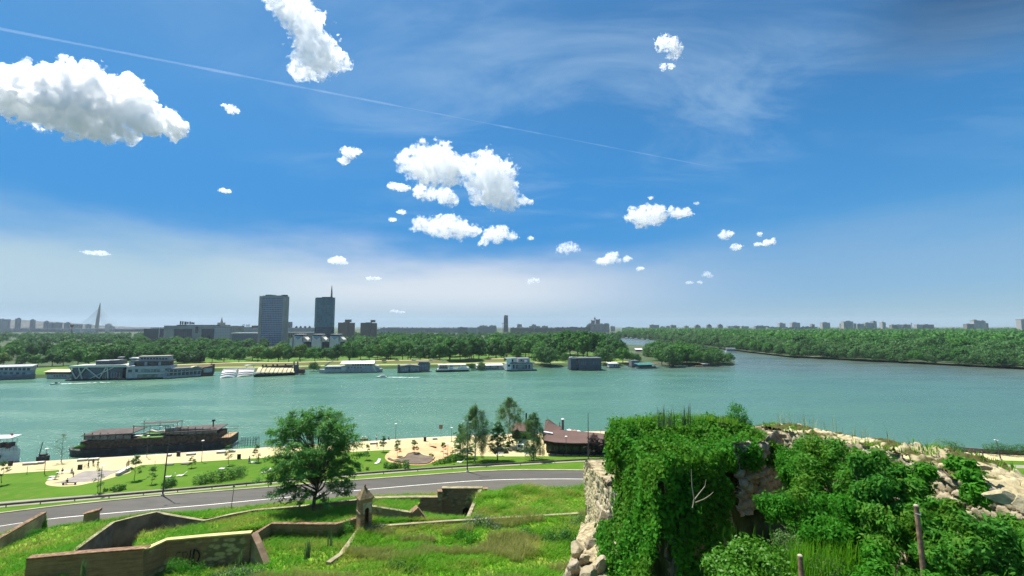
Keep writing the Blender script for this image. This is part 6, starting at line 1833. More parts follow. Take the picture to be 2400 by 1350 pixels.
# ------------------------------------------------------------------ truck, car
p = gp(1219, 1059)
root = empty('delivery_van', 'small white box van with dark striped roof parked facing the road', 'van', p, R(-14))
W_, Lv, Hv = .95, 5.2, 2.3
bod = MB(); bod.prism([(0, .35), (0, 1.15), (.35, 1.9), (.7, 2.1), (Lv, 2.1), (Lv, .35)], -W_, W_, 'x'); bod.build('body', mat('van_white', (.62, .62, .60), .4, .04, spec=.5), root)
MB().add([(-.82, .02, 1.2), (.82, .02, 1.2), (.78, .32, 1.86), (-.78, .32, 1.86)], [(0, 1, 2, 3)]).build('windscreen', M_GLAS, root).location = (0, -.03, 0)
for k in range(4): MB().box(-W_, W_, .8 + k * 1.15, 1.4 + k * 1.15, 2.103, 2.14).build('roof_stripe', M_DARK, root)
for s_ in (-1, 1):
 MB().box(s_ * .7 - .14, s_ * .7 + .14, -.04, -.003, .72, .92).build('headlight', M_HEAD, root)
 for y_ in (.9, 4.2):
  MB().tube([(s_ * (W_ - .2), y_, .36), (s_ * (W_ + .02), y_, .36)], .36, 14).build('wheel', M_DARK, root)
MB().box(-.93, .93, -.1, -.003, .3, .5).build('bumper', M_DARK, root)
MB().box(-.28, .28, -.125, -.103, .34, .46).build('number_plate', M_WHT, root)
def car(px, py, rz, label, paint):
 root = empty('parked_car', label, 'car', gp(px, py), R(rz))
 prof = [(-2.1, .35), (-2.15, .7), (-2.0, .85), (-1.55, .92), (-1.0, 1.38), (.35, 1.42), (1.05, .95), (1.9, .82), (2.12, .6), (2.1, .35)]
 MB().prism(prof, -.85, .85, 'y').build('body', paint, root)
 for s_ in (-1, 1):
  MB().add([(-1.4, s_ * .857, .95), (.85, s_ * .857, .95), (.3, s_ * .857, 1.33), (-.95, s_ * .857, 1.30)], [(0, 1, 2, 3) if s_ < 0 else (3, 2, 1, 0)]).build('window', M_GLAS, root)
  for x in (-1.3, 1.3): MB().tube([(x, s_ * .7, .33), (x, s_ * .88, .33)], .33, 14).build('wheel', M_DARK, root)
  MB().box(2.10, 2.14, s_ * .6 - .15, s_ * .6 + .15, .58, .72).build('headlight', M_HEAD, root)
 MB().add([(1.03, -.75, .97), (1.03, .75, .97), (.40, .7, 1.39), (.40, -.7, 1.39)], [(0, 1, 2, 3)]).build('windscreen', M_GLAS, root).location = (.02, 0, .01)
car(1173, 1061, 8, 'black car parked in the shade between the dark tree and the van', mat('car_black', (.02, .02, .022), .25, .05, spec=.6))
# dark parapet wall by the water at the far right
A_, B_ = lq[128:], lq[128:] + np.array((0, 0, 1.3))
mb = MB(); P_ = [Vector(p) for p in lq[127:]]
c = P_[0].copy()
vs = []
for p_ in P_: vs += [p_ - c, p_ - c + Vector((0, 0, 1.25)), p_ - c + Vector((0, .5, 1.25)), p_ - c + Vector((0, .5, 0))]
fs = [(4 * i + k, 4 * i + 4 + k, 4 * i + 4 + k + 1, 4 * i + k + 1) for i in range(len(P_) - 1) for k in range(3)] + [(0, 1, 2, 3)]
mb.add(vs, fs); o = mb.build('parapet', mat('grey_parapet', (.12, .12, .125), .9, .15, .6)); o.location = c
tag(o, 'dark grey parapet wall along the promenade at the far right', 'parapet')
# ------------------------------------------------------------------ framing of objects by photo pixels
class Frame:
 """thing whose parts are given in photo pixels along its waterline or foot: u = metres per pixel"""
 def __init__(s, name, label, cat, x0, y0, x1, y1, z=0.0, group=None, turn=0.0):
  a, b = Wp(x0, y0, z), Wp(x1, y1, z)
  s.L = float(np.linalg.norm((b - a)[:2]))
  s.u = s.L / (x1 - x0)
  s.x0, s.y0, s.sl = x0, y0, (y1 - y0) / (x1 - x0)
  d = math.hypot(*(((a + b) / 2)[:2])) if False else ((a + b) / 2)[1]
  s.v = d / FPX
  s.root = empty(name, label, cat, a, math.atan2(b[1] - a[1], b[0] - a[0]) + turn, group)
 def X(s, px): return (px - s.x0) * s.u
 def Z(s, px, py): return (s.y0 + (px - s.x0) * s.sl - py) * s.v
 def box(s, part, m_, px0, px1, py0, py1, d0, d1, parent=None, taper=0.0):
  pm = (px0 + px1) / 2
  return MB().box(s.X(px0), s.X(px1), d0, d1, s.Z(pm, py1), s.Z(pm, py0), taper).build(part, m_, parent or s.root)
 def poly(s, part, m_, pts, d0, d1, parent=None):
  return MB().prism([(s.X(a), s.Z(a, b)) for a, b in pts], d0, d1, 'y').build(part, m_, parent or s.root)
 def roof(s, part, m_, px0, px1, pyf, d0, pyb, d1, th=.2, parent=None, inset=0):
  """sloping slab: front edge at depth d0 and row pyf, back edge at depth d1 and row pyb"""
  pm = (px0 + px1) / 2
  zf, zb = s.Z(pm, pyf), s.Z(pm, pyb)
  zb -= (d1 - d0) * (CAMZ - zb) / (s.v * FPX)
  zb = max(zb, zf - .02)
  x0, x1 = s.X(px0), s.X(px1)
  P = [(x0, d0, zf), (x1, d0, zf), (x1 - inset, d1, zb), (x0 + inset, d1, zb)]
  return MB().add(P + [(a, b, c - th) for a, b, c in P], [(0, 1, 2, 3), (7, 6, 5, 4), (0, 4, 5, 1), (1, 5, 6, 2), (2, 6, 7, 3), (3, 7, 4, 0)]).build(part, m_, parent or s.root)
 def windows(s, m_, px0, px1, py0, py1, n, d, gap=.3, name='window', parent=None):
  w = (px1 - px0) / n
  for k in range(n):
   a = px0 + k * w + w * gap / 2
   s.box(name, m_, a, a + w * (1 - gap), py0, py1, d - .08, d - .01, parent)
def hull(fr, m_, pts_top, d0, d1, bottom=-.8, bow_l=0.0, bow_r=0.0, name='hull'):
 """boat hull: plan with pointed or blunt ends; pts_top = (px0, px1, py deck)"""
 px0, px1, py = pts_top
 x0, x1, z = fr.X(px0), fr.X(px1), fr.Z((px0 + px1) / 2, py)
 dm = (d0 + d1) / 2
 e0, e1 = d0 + (dm - d0) * .3, d1 - (d1 - dm) * .3
 plan = [(x0 + bow_l, d1), (x0 + bow_l * .5, e1), (x0, dm), (x0 + bow_l * .5, e0), (x0 + bow_l, d0)] if bow_l else [(x0, d1), (x0, d0)]
 plan += [(x1 - bow_r, d0), (x1 - bow_r * .5, e0), (x1, dm), (x1 - bow_r * .5, e1), (x1 - bow_r, d1)] if bow_r else [(x1, d0), (x1, d1)]
 n = len(plan)
 lo = [(x0 + (p[0] - x0) * .97 + .015 * (x1 - x0), dm + (p[1] - dm) * .86, bottom) for p in plan]
 hi = [(p[0], p[1], z) for p in plan]
 tri = tessellate_polygon([[Vector((p[0], p[1], 0)) for p in plan]])
 fs = [tuple(n + i for i in t) for t in tri] + [(i, (i + 1) % n, n + (i + 1) % n, n + i) for i in range(n)]
 o = MB().add(lo + hi, fs).build(name, m_, fr.root)
 bm = bmesh.new(); bm.from_mesh(o.data); bmesh.ops.recalc_face_normals(bm, faces=bm.faces); bm.to_mesh(o.data); bm.free()
 return o
# ------------------------------------------------------------------ the wooden restaurant barge moored at the promenade
M_BARGE = mat('barge_wood', (.105, .062, .042), .85, .25, 1.2, .02, 5)
M_BROOF = mat('barge_roof', (.095, .075, .066), .85, .12, .8)
M_BHULL = mat('barge_hull', (.060, .055, .055), .7, .15, .6)
fb = Frame('restaurant_barge', 'long dark wooden restaurant barge with two roofed halls moored at the promenade', 'barge', 162, 1069, 549, 1046, .6)
fb.root.location.x -= 1.4
hull(fb, M_BHULL, (146, 545, 1048), 0, 9.5, -1.4, 5, 2)
fb.box('side_wall', M_BARGE, 190, 305, 1036, 1060, .9, 8.6)
fb.box('side_wall', M_BARGE, 305.5, 380, 1030, 1055, .7, 8.6)
fb.box('side_wall', M_BARGE, 380.5, 516, 1022, 1050, .7, 8.8)
fb.box('stern_wall', M_BARGE, 516.5, 547, 1028, 1047, .9, 8.8)
fb.box('stern_deck', mat('deck_tan', (.36, .25, .14), .9, .12), 517, 546, 1027.4, 1027.9, 1.1, 8.5)
M_BGLASS = mat('barge_glass', (.10, .115, .12), .2, .3, 1.0, spec=.6)
for a_, b_, t_, q_, n_ in ((197, 303, 1024, 1035.8, 6), (384, 512, 1008, 1021.8, 7)):
 w_ = (b_ - a_) / n_
 for k in range(n_):
  fb.box('window', M_BGLASS, a_ + k * w_ + .7, a_ + (k + 1) * w_ - .7, t_ - k * w_ * .0, q_, 1.1, 1.18)
  fb.box('post', M_BARGE, a_ + k * w_ - .5, a_ + k * w_ + .5, t_ - 4, q_, .95, 1.2)
  fb.box('post', M_BARGE, a_ + k * w_ - .5, a_ + k * w_ + .5, t_ + 12, q_ + 6, 8.2, 8.45)
fb.roof('roof', M_BROOF, 193, 308, 1022, .2, 1016.5, 9.4, .22)
fb.roof('roof', M_BROOF, 378, 516, 1012.5, .2, 1003, 9.2, .22)
fb.box('pergola_deck', mat('deck_green', (.10, .22, .05), .9, .1), 318, 376, 1029, 1029.8, .9, 8.5)
for px in (306, 345, 388, 400):
 for d in (1.5, 7.8): fb.box('pergola_post', M_BARGE, px - .4, px + .4, 1001 - (px - 306) * .0, 1030, d, d + .16)
for d in (1.5, 7.8): fb.box('pergola_beam', M_BARGE, 304, 402, 1003, 1004.2, d, d + .16)
fb.box('pergola_blind', M_BROOF, 310, 399, 1001.8, 1002.6, 5.0, 7.7)
fb.poly('awning', mat('folded_awning', (.45, .40, .33), .9, .15, 2), [(324, 1021), (340, 1016), (355, 1019), (372, 1016), (380, 1020), (360, 1022)], 3, 5)
fb.box('table', M_WHT, 307, 327, 1026, 1027, 1.4, 2.4)
fb.box('flue', M_DARK, 490.6, 493, 994, 1008, 4, 4.3)
fl = fb.box('flue_cowl', M_DARK, 488, 496, 991, 994.5, 3.7, 4.6, None, .12)
rl_ = MB()
for z0_, z1_ in ((fb.Z(532, 1013), fb.Z(532, 1013)), (fb.Z(532, 1019), fb.Z(532, 1019))):
 rl_.tube([(fb.X(517), 1.0, z0_), (fb.X(547), 1.0, z0_), (fb.X(548.5), 4.5, z0_), (fb.X(547), 8.6, z0_), (fb.X(517), 8.6, z0_)], .05, 5)
for px in (517, 523, 529, 535, 541, 547): rl_.tube([(fb.X(px), 1.0, fb.Z(px, 1028)), (fb.X(px), 1.0, fb.Z(px, 1012))], .045, 5)
rl_.build('railing', M_BARGE, fb.root)
for px in (255, 308, 355, 382, 398, 424): fb.box('porthole', mat('pale_sign_wood', (.28, .22, .15), .8, .1), px - 2, px + 2, 1049 - (px - 300) * .06, 1053 - (px - 300) * .06, .55 if px > 305 else .75, .60 if px > 305 else .8)
fb.box('door', M_BGLASS, 333, 340, 1046, 1055, .58, .69)
fb.box('bow_lawn', mat('deck_green', (.10, .22, .05)), 168, 189, 1053, 1054, 2.5, 7)
pz = fb.root.location
bw = Vector(Wp(180, 1052, 3.2))
shrub('bow_shrub', 'dark potted bush on the bow of the wooden barge', 'shrub', [(bw.x, bw.y + 1.5, 3.6, .75), (bw.x - 1.0, bw.y + 1.2, 3.4, .6), (bw.x - 1.8, bw.y + 1.0, 3.1, .4)], 700, .22, ML_FARD, np.random.default_rng(7), stems=False)
# tall gangway mast and small dark boat left of the barge
fm = Frame('work_boat', 'small dark work boat with a leaning mast beside the white boat', 'boat', 79, 1079, 112, 1076, 1.0)
hull(fm, M_BHULL, (79, 112, 1071), 0, 2.2, -1.2, .8, 1.0)
fm.box('cabin', M_BHULL, 88, 104, 1067, 1070.9, .5, 1.7)
MB().tube([(fm.X(86), 1, fm.Z(86, 1072)), (fm.X(93), 1, fm.Z(93, 1039))], [.14, .08], 6).build('mast', M_BARGE, fm.root)
MB().tube([(fm.X(79.5), 1, fm.Z(80, 1062)), (fm.X(93), 1, fm.Z(93, 1040))], .03, 4).build('stay', M_DARK, fm.root)
# white excursion boat at the left edge
M_BW = mat('boat_white', (.72, .71, .67), .45, .06, .8, spec=.4)
fw = Frame('excursion_boat', 'white excursion boat with flat canopy and flag at the left edge', 'boat', -60, 1092, 52, 1084, .3)
fw.root.location.x -= 3.0
hull(fw, M_BW, (-60, 54, 1062), 0, 5.5, -1.0, 2, 7)
hull(fw, M_BW, (-60, 47, 1056), .6, 4.9, fw.Z(0, 1061.9), 2, 5, 'upper_hull')
for px in (-30, -8, 8, 22, 33): fw.box('canopy_post', M_POLE, px - .3, px + .3, 1037, 1056, .9, .98); fw.box('canopy_post', M_POLE, px - .3, px + .3, 1037, 1056, 4.4, 4.48)
fw.poly('canopy', M_BW, [(-60, 1034), (41, 1030), (41, 1031.6), (-60, 1037)], .3, 5.0)
for k in range(6): fw.box('window', M_BGLASS, -26 + k * 9, -20 + k * 9, 1068, 1075, -.05, .05)
fw.box('seats', mat('seat_maroon', (.12, .05, .05), .8, .1), 2, 14, 1046, 1055.8, 1.5, 3.8); fw.box('seats', mat('seat_maroon', (.12, .05, .05)), 20, 34, 1045, 1055.8, 1.5, 3.8)
fw.poly('flag', mat('flag_red', (.40, .08, .09), .8, .1), [(27, 1024), (33, 1022.5), (34.5, 1028), (29, 1029)], 2.5, 2.55)
MB().tube([(fw.X(26.5), 2.5, fw.Z(27, 1032)), (fw.X(26.5), 2.5, fw.Z(27, 1021))], .03, 5).build('flag_pole', M_POLE, fw.root)
rl_ = MB(); rl_.tube([(fw.X(20), .2, fw.Z(30, 1055)), (fw.X(52), 2.6, fw.Z(30, 1053))], .03, 5)
for px in (24, 30, 36, 42, 48): rl_.tube([(fw.X(px), .3 + (px - 24) * .08, fw.Z(px, 1062)), (fw.X(px), .3 + (px - 24) * .08, fw.Z(px, 1054))], .025, 4)
rl_.build('railing', M_POLE, fw.root)
# ================================================================== boats and floating houses along the far bank
M_GREYW = mat('boat_grey_white', (.36, .37, .38), .6, .08, .4)
M_GREY = mat('boat_grey', (.17, .185, .20), .6, .1, .4)
M_SLATE = mat('slate_grey', (.075, .085, .095), .6, .12, .4)
M_SLATER = mat('slate_roof', (.12, .13, .14), .7, .12, .4)
M_WINB = mat('boat_window', (.025, .045, .065), .15, .3, .5, spec=.6)
M_CREAM = mat('cream_awning', (.62, .54, .32), .8, .1, .3)
M_BROWNB = mat('boat_brown', (.13, .075, .055), .8, .15, .5)
M_HULLB = mat('hull_black', (.02, .022, .026), .6, .1, .4)
M_NAVYGL = mat('club_glass', (.022, .045, .075), .12, .3, .12, spec=.6)
M_TRUSS = mat('truss_white', (.52, .54, .46), .6, .05, .3)
f = Frame('houseboat', 'blue grey two decked houseboat at the left edge of the far bank', 'houseboat', -30, 892, 75, 888)
hull(f, M_GREY, (-30, 76, 880), 0, 9, -.8, 0, 4)
f.box('lower_deck', mat('boat_bluegrey', (.20, .26, .32), .6, .1, .4), -30, 68, 871, 880, .6, 8.4)
f.box('upper_cabin', M_GREYW, -30, 70, 861, 871, 1.2, 8)
f.windows(M_WINB, -28, 68, 863, 869, 9, 1.2)
f.windows(M_WINB, -28, 60, 873, 878, 6, .6, .5)
f.roof('roof', M_GREYW, -32, 73, 860.5, .2, 855, 9, .3)
f = Frame('restaurant_boat', 'small boat with a pale yellow roof and five dark windows', 'boat', 100, 888, 160, 888)
hull(f, M_GREYW, (100, 162, 878), 0, 7, -.8, 3, 0)
f.box('cabin', M_BROWNB, 103, 160, 872, 878, .6, 6.4)
f.windows(M_WINB, 124, 156, 879.5, 883, 5, 0, .4)
f.roof('roof', M_CREAM, 100, 162, 872, -.2, 865.5, 7, .25)
f = Frame('gangway', 'narrow pale gangway between the houseboat and the yellow roofed boat', 'gangway', 70, 876, 103, 876)
f.box('walkway', M_PROM, 70, 102, 874, 875.4, 0, 2)
rlg = MB(); rlg.tube([(0, .1, 1.2), (f.L, .1, 1.2)], .05, 4); rlg.build('railing', M_GREYW, f.root)
f = Frame('club_barge', 'big glass floating club with white zigzag trusses', 'floating club', 156, 892.5, 292, 889.5)
f.box('pontoon', M_HULLB, 154, 292, 888, 893, -.5, 15)
f.box('glass_hall', M_NAVYGL, 165, 284, 862, 888, .8, 14)
f.poly('top_beam', M_TRUSS, [(157, 859.5), (200, 857), (292, 855), (296, 858), (296, 860.5), (206, 862), (158, 863)], -.2, 14.5)
bars = [((160, 862), (177, 888)), ((178, 888), (197, 863)), ((181, 863), (191, 888)), ((197, 862), (231, 887)), ((209, 888), (262, 862)), ((231, 887), (245, 862)), ((248, 862), (252, 888))]
for k, (p_, q_) in enumerate(bars):
 MB().bar((f.X(p_[0]), .25 + .02 * k, f.Z(*p_)), (f.X(q_[0]), .25 + .02 * k, f.Z(*q_)), f.u * 3.1, .5).build('truss_beam', M_TRUSS, f.root)
for k in range(7): f.box('mullion', M_GREYW, 238 + k * 6.5, 238.5 + k * 6.5, 874, 888, .7, .8)
f.box('upper_hall', M_SLATE, 214, 272, 847, 856, 3, 12)
f.roof('upper_roof', M_GREYW, 212, 246, 847, 2.6, 845.5, 12.5, .25)
f.roof('upper_roof', M_GREYW, 246.5, 262, 845.5, 2.6, 844, 12.5, .25)
f.box('chimney_box', M_GREYW, 261, 272, 838.5, 840, 5, 9)
f.box('chimney_stack', M_SLATE, 263, 270, 840, 844, 5.5, 8.5)
f = Frame('terraced_restaurant', 'large white floating restaurant with stacked terraces', 'floating restaurant', 284, 891, 402, 887)
f.box('pontoon', M_HULLB, 276, 402, 886, 892, -.5, 15)
f.box('ground_floor', M_GREYW, 293, 392, 866, 886, .8, 14)
f.box('glazed_bay', mat('pale_glass', (.12, .17, .17), .2, .25, .4, spec=.6), 320, 366, 877, 885.5, .3, .79)
f.box('canopy', M_TRUSS, 319, 384, 874.5, 876.5, -.6, .78)
f.windows(M_WINB, 295, 308, 867.5, 873.5, 1, .8); f.windows(M_WINB, 312, 322, 866.5, 872.5, 1, .8)
f.windows(MATS['pale_glass'], 326, 372, 866, 873, 6, .8, .12)
f.windows(M_WINB, 384, 392, 862, 869, 3, .8, .2)
f.box('terrace_slab', M_GREYW, 294, 398, 859, 865.5, .4, 14.5)
f.box('terrace_hall', M_BROWNB, 309, 390, 850, 858.8, 3, 13)
for px in (332, 365): f.box('pilaster', M_GREYW, px, px + 6, 848, 858.6, 2.7, 2.98)
f.windows(M_WINB, 312, 388, 851, 856, 7, 3, .3)
f.box('upper_slab', M_SLATER, 300, 394, 846.5, 849.6, 2, 14)
f.box('roof_hall', M_GREYW, 315, 388, 839, 846.2, 5, 13)
f.windows(M_WINB, 318, 384, 840.5, 844.5, 9, 5, .3)
f.box('roof_slab', mat('roof_tan', (.33, .31, .24), .8, .1), 312, 389, 836.5, 838.6, 4.4, 13.5)
f.poly('roof_sail', M_BW, [(292, 842), (297, 840.5), (309, 840.5), (313, 842.5), (309, 844), (296, 844.5)], 4, 8)
f.box('stair_tower', M_GREYW, 296, 308, 848, 858.6, 2.2, 5)
f = Frame('awning_barge', 'restaurant barge with yellow awnings and a rusty brown stern hull', 'barge', 383, 888.5, 505, 880)
hull(f, mat('hull_dark_red', (.06, .035, .035), .7, .1), (383, 470, 884.5), 0, 9, -.6)
f.box('lower_wall', M_GREYW, 384, 468, 880, 884.3, .3, 8.7)
f.windows(M_WINB, 396, 470, 869, 879.5, 8, 1.0, .15)
for k in range(9): f.box('column', M_GREYW, 394.5 + k * 9.2, 396 + k * 9.2, 868, 880, .35, .8)
f.roof('awning', M_CREAM, 391, 428, 873.5, .1, 869.5, 3, .15); f.roof('awning', M_CREAM, 430, 471, 870, .1, 866.5, 3, .15)
f.box('hall', M_GREY, 392, 470, 863, 879.5, 1.05, 8)
ar = [(446 + 32 * t, 866 - 8 * math.sin(math.pi * (.15 + .85 * t)) + 2 * t) for t in np.linspace(0, 1, 8)]
f.poly('arched_awning', M_CREAM, ar + [(a_, b_ + 1.2) for a_, b_ in ar[::-1]], 1, 6)
for t in (2, 4, 6): f.poly('awning_stripe', M_BROWNB, [ar[t], (ar[t][0] + 1.4, ar[t][1] + .1), (ar[t][0] + 1.4, ar[t][1] - .2), (ar[t][0], ar[t][1] - .25)], .9, 6.1)
f.poly('stern_hull', M_BROWNB, [(470, 883), (472, 862), (498, 857), (499, 853), (503, 853), (503, 872), (500, 880), (482, 883)], 1, 8.5)
f.box('stern_rail', M_GREYW, 476, 497, 863, 873, .8, .98)
f = Frame('sunken_roof', 'half sunken white panelled roof of a capsized barge', 'wreck', 516, 887, 602, 880)
r1 = [(516, 885), (524, 876), (534, 870), (548, 866), (567, 864.5)]
for (xa, xb, sh) in ((0, 33, 0), (36, 76, 2)):
 mb = MB(); rows = []
 for t in np.linspace(0, 1, 8):
  zz = 1.0 - (1 - t) ** 1.8
  for q in np.linspace(0, 1, 6):
   px = 516 + xa + (xb - xa) * q + 20 * t
   py = 886 - sh * .6 - 20 * zz - 3 * math.sin(q * math.pi) * (1 - t) - q * 1.5
   rows.append((f.X(px), .5 + 10 * t, f.Z(px, py)))
 fs = [(i * 6 + j, i * 6 + j + 1, (i + 1) * 6 + j + 1, (i + 1) * 6 + j) for i in range(7) for j in range(5)]
 mb.add(rows + [(a_, b_, c_ - .3) for a_, b_, c_ in rows], fs + [tuple(48 + k for k in reversed(q)) for q in fs])
 pn = mb.build('roof_panel', M_BW, f.root)
 for i in (1, 2, 4, 5, 6):
  MB().tube([Vector(rows[i * 6 + j]) + Vector((0, 0, .06)) for j in range(6)], .22, 4).build('seam', M_SLATE, pn)
MB().tube([(f.X(553), .6, f.Z(553, 885)), (f.X(562), 5, f.Z(562, 872)), (f.X(572), 9.8, f.Z(572, 866))], .5, 5).build('gutter', M_SLATE, f.root)
f.poly('stain_panel', M_CREAM, [(553, 884), (566, 880.5), (592, 879), (590, 881.5), (560, 885)], .3, .6)
f = Frame('vault_barge', 'dark barge with a cream ribbed vault roof and a square tower', 'barge', 596, 884, 720, 878)
hull(f, M_HULLB, (594, 690, 877), 0, 9, -.6)
nr = 9
for k in range(nr):
 a_, b_ = 599 + k * 10.0, 599 + (k + 1) * 10.0 - .6
 pts = []
 for t in np.linspace(0, 1, 6):
  pts.append((.3 + 7.5 * t, 875 - 1.5 - 9 * math.sin(t * math.pi * .5)))
 P = []
 for d_, py in pts:
  P.append((f.X(a_ + d_ * .9), d_, f.Z((a_ + b_) / 2, py - (a_ - 599) * .0)));
 for d_, py in pts:
  P.append((f.X(b_ + d_ * .9), d_, f.Z((a_ + b_) / 2, py)))
 fs = [(i, 6 + i, 7 + i, i + 1) for i in range(5)]
 P2 = [(a1, b1, c1 - .2) for a1, b1, c1 in P]
 MB().add(P + P2, fs + [tuple(12 + q for q in reversed(z_)) for z_ in fs]).build('vault_panel', M_CREAM, f.root)
 MB().tube([Vector(p_) + Vector((0, 0, .05)) for p_ in P[6:]], .18, 4).build('rib', M_BROWNB, f.root)
f.box('side_wall', M_SLATE, 598, 686, 874.5, 877, .4, 8)
f.windows(M_CREAM, 602, 684, 875, 876.4, 9, .35, .6, 'lamp')
f.poly('back_wall', M_SLATE, [(612, 866), (612, 862), (686, 857), (686, 870)], 8.4, 9)
for px in (614, 622, 638, 648, 668): f.box('roof_vent', M_HULLB, px - 2, px + 2, 857.5 - (px - 614) * .04, 861.5 - (px - 614) * .04, 8.3, 9.1)
f.box('tower', M_SLATE, 687, 699, 856, 878, 2, 8)
for px in (686, 695): f.box('tower_urn', M_BROWNB, px, px + 3, 848, 855.8, 3, 4)
f.poly('end_hull', M_BROWNB, [(699.5, 876), (700, 866), (714, 866), (716, 873), (712, 877)], 2, 7)
f.box('float', M_BW, 691, 702, 878.4, 880, -2, -.5)
f = Frame('curved_shelter', 'small white curved shelter roof on the grass bank', 'shelter', 578, 866, 600, 864, 2)
sh_ = [(578 + 20 * t, 858.5 - 3.0 * math.sin(math.pi * (.2 + .5 * t))) for t in np.linspace(0, 1, 7)]
f.poly('roof', M_BW, sh_ + [(a_, b_ + 1.4) for a_, b_ in sh_[::-1]], 0, 4)
for px in (580, 596): f.box('post', M_SLATE, px, px + .5, 858, 866, 1, 1.3)
f = Frame('river_ship', 'long white river ship with a big white awning over its stern deck', 'ship', 743, 875.5, 896, 873)
hull(f, M_GREYW, (743, 896, 866), 0, 10, -.8, 9, 4)
f.box('waterline_band', M_GREY, 752, 890, 873, 875.2, -.04, .3)
f.box('main_cabin', M_GREYW, 759, 886, 859, 865.8, 1, 9)
f.windows(M_WINB, 761, 797, 861, 865, 10, 1, .35)
f.windows(M_WINB, 812, 848, 860.5, 863.5, 5, 1, .6)
f.box('paddle_box', M_GREYW, 798, 811, 860.5, 869.5, -.5, .98)
f.windows(M_WINB, 800, 850, 868.2, 870, 6, 0, .75, 'porthole')
f.poly('bow_rail', M_GREYW, [(757, 859), (771, 848.5), (779, 847.5), (780, 849), (772, 850.5), (763, 858.8)], 1.2, 1.5)
f.box('top_cabin', M_CREAM, 806, 875, 853, 858.8, 2, 8)
f.windows(M_WINB, 822, 870, 854, 857.6, 8, 2, .3)
f.roof('awning', M_BW, 795, 876, 853, .2, 846, 9.8, .3)
f.box('mast', M_SLATE, 876, 877, 838, 853, 5, 5.3)
for px in (797, 812, 830, 850, 868): f.box('awning_post', M_GREYW, px, px + .6, 852, 859, .6, .8)
f.poly('stern_ramp', M_TRUSS, [(872, 858), (876, 858), (883, 871), (879, 871)], -.2, .3)
f.box('stern_rail', M_GREYW, 880, 895, 862.5, 863.3, .4, .6)
def motorboat(x0, y0, x1, y1, label, cabin=True):
 f = Frame('motorboat', label, 'motorboat', x0, y0, x1, y1)
 w = f.L
 mb = MB()
 mb.add([(0, 0, .9), (w * .18, -w * .14, .85), (w * .95, -w * .16, .7), (w * .95, w * .16, .7), (w * .18, w * .14, .85), (w * .1, 0, -.3), (w * .25, -w * .08, -.3), (w * .93, -w * .12, -.3), (w * .93, w * .12, -.3), (w * .25, w * .08, -.3)],
  [(0, 1, 2, 3, 4), (0, 5, 6, 1), (1, 6, 7, 2), (2, 7, 8, 3), (3, 8, 9, 4), (4, 9, 5, 0)])
 mb.build('hull', M_BW, f.root)
 if cabin:
  MB().prism([(w * .28, .8), (w * .42, 1.7), (w * .75, 1.75), (w * .85, .78)], -w * .10, w * .10, 'y').build('cabin', M_BW, f.root)
  MB().prism([(w * .36, 1.1), (w * .43, 1.5), (w * .72, 1.5), (w * .76, 1.1)], -w * .104, w * .104, 'y').build('window', M_WINB, f.root)
 else:
  MB().prism([(w * .45, .8), (w * .55, 1.5), (w * .62, 1.5), (w * .7, .78)], -w * .09, w * .09, 'y').build('windscreen', M_WINB, f.root)
 MB().box(w * .93, w * 1.0, -.25, .25, .1, 1.1).build('motor', M_HULLB, f.root)
 return f
motorboat(848, 873.5, 870, 872, 'white cabin motorboat moored in front of the long white ship')
motorboat(881, 885, 908, 884, 'white cabin motorboat under way in mid river with a foaming wake')
fs_ = motorboat(116, 902, 143, 899.5, 'low open speedboat under way near the glass club', False)
person('sit', 0, 0, 90, 'person in dark clothes driving the low speedboat', (.04, .05, .08), (.05, .05, .06), at=np.array(fs_.root.location) + np.array((fs_.L * .62, .1, .45)), h=1.25)
M_FOAM = mat('foam', (.55, .66, .62), .7, .2, .3)
def wake(x0, y0, x1, y1, label, n=46, seed=1):
 r_ = np.random.default_rng(seed)
 a, b = Wp(x0, y0, 0), Wp(x1, y1, 0)
 mb = MB()
 c = Vector(a)
 for k in range(n):
  t = (k / n) ** 1.3
  p = a + (b - a) * t + np.array((r_.normal() * .6, r_.normal() * (.25 + .9 * t), 0))
  L_, w_ = (2.6 - 1.5 * t) * (.5 + r_.random()), (.55 - .3 * t) * (.5 + r_.random())
  q = Vector(p) - c
  m_ = 8
  mb.add([(q.x + L_ * math.cos(6.283 * i / m_) * (.7 + .5 * r_.random()), q.y + w_ * math.sin(6.283 * i / m_) * (.7 + .5 * r_.random()), .03 + .0007 * k) for i in range(m_)] + [(q.x, q.y, .10 + .0007 * k)], [(i, (i + 1) % m_, m_) for i in range(m_)])
 o = mb.build('wake_foam', M_FOAM); o.location = c
 tag(o, label, 'wake', kind='stuff')
wake(143, 899.5, 262, 896, 'white foam trail behind the low speedboat', 60, 3)
wake(908, 884, 985, 885, 'white foam trail behind the moving cabin motorboat', 46, 4)
f = Frame('houseboat', 'grey clapboard houseboat pair with gabled slate roofs', 'houseboat', 932, 874.5, 1012, 872)
f.box('pontoon', M_HULLB, 932, 1008, 872, 875, -.4, 9)
f.box('cabin', M_GREY, 938, 983, 859, 872, .6, 8)
f.windows(mat('pale_window', (.22, .25, .26), .3, .2), 939, 956, 862, 870, 4, .6, .25); f.windows(MATS['pale_window'], 962, 982, 862, 870, 5, .6, .25)
f.box('door', M_WINB, 957, 961, 860.5, 871.8, .5, .59)
f.poly('roof', M_SLATER, [(937, 859), (960, 855.5), (984, 858), (984, 859.2), (960, 856.7), (937, 860.2)], .2, 8.4)
f.box('rear_cabin', M_GREY, 982, 1009, 854, 870, 5, 12)
f.windows(MATS['pale_window'], 984, 1007, 856, 861, 4, 5, .4); f.windows(MATS['pale_window'], 984, 1007, 863, 869, 4, 5, .4)
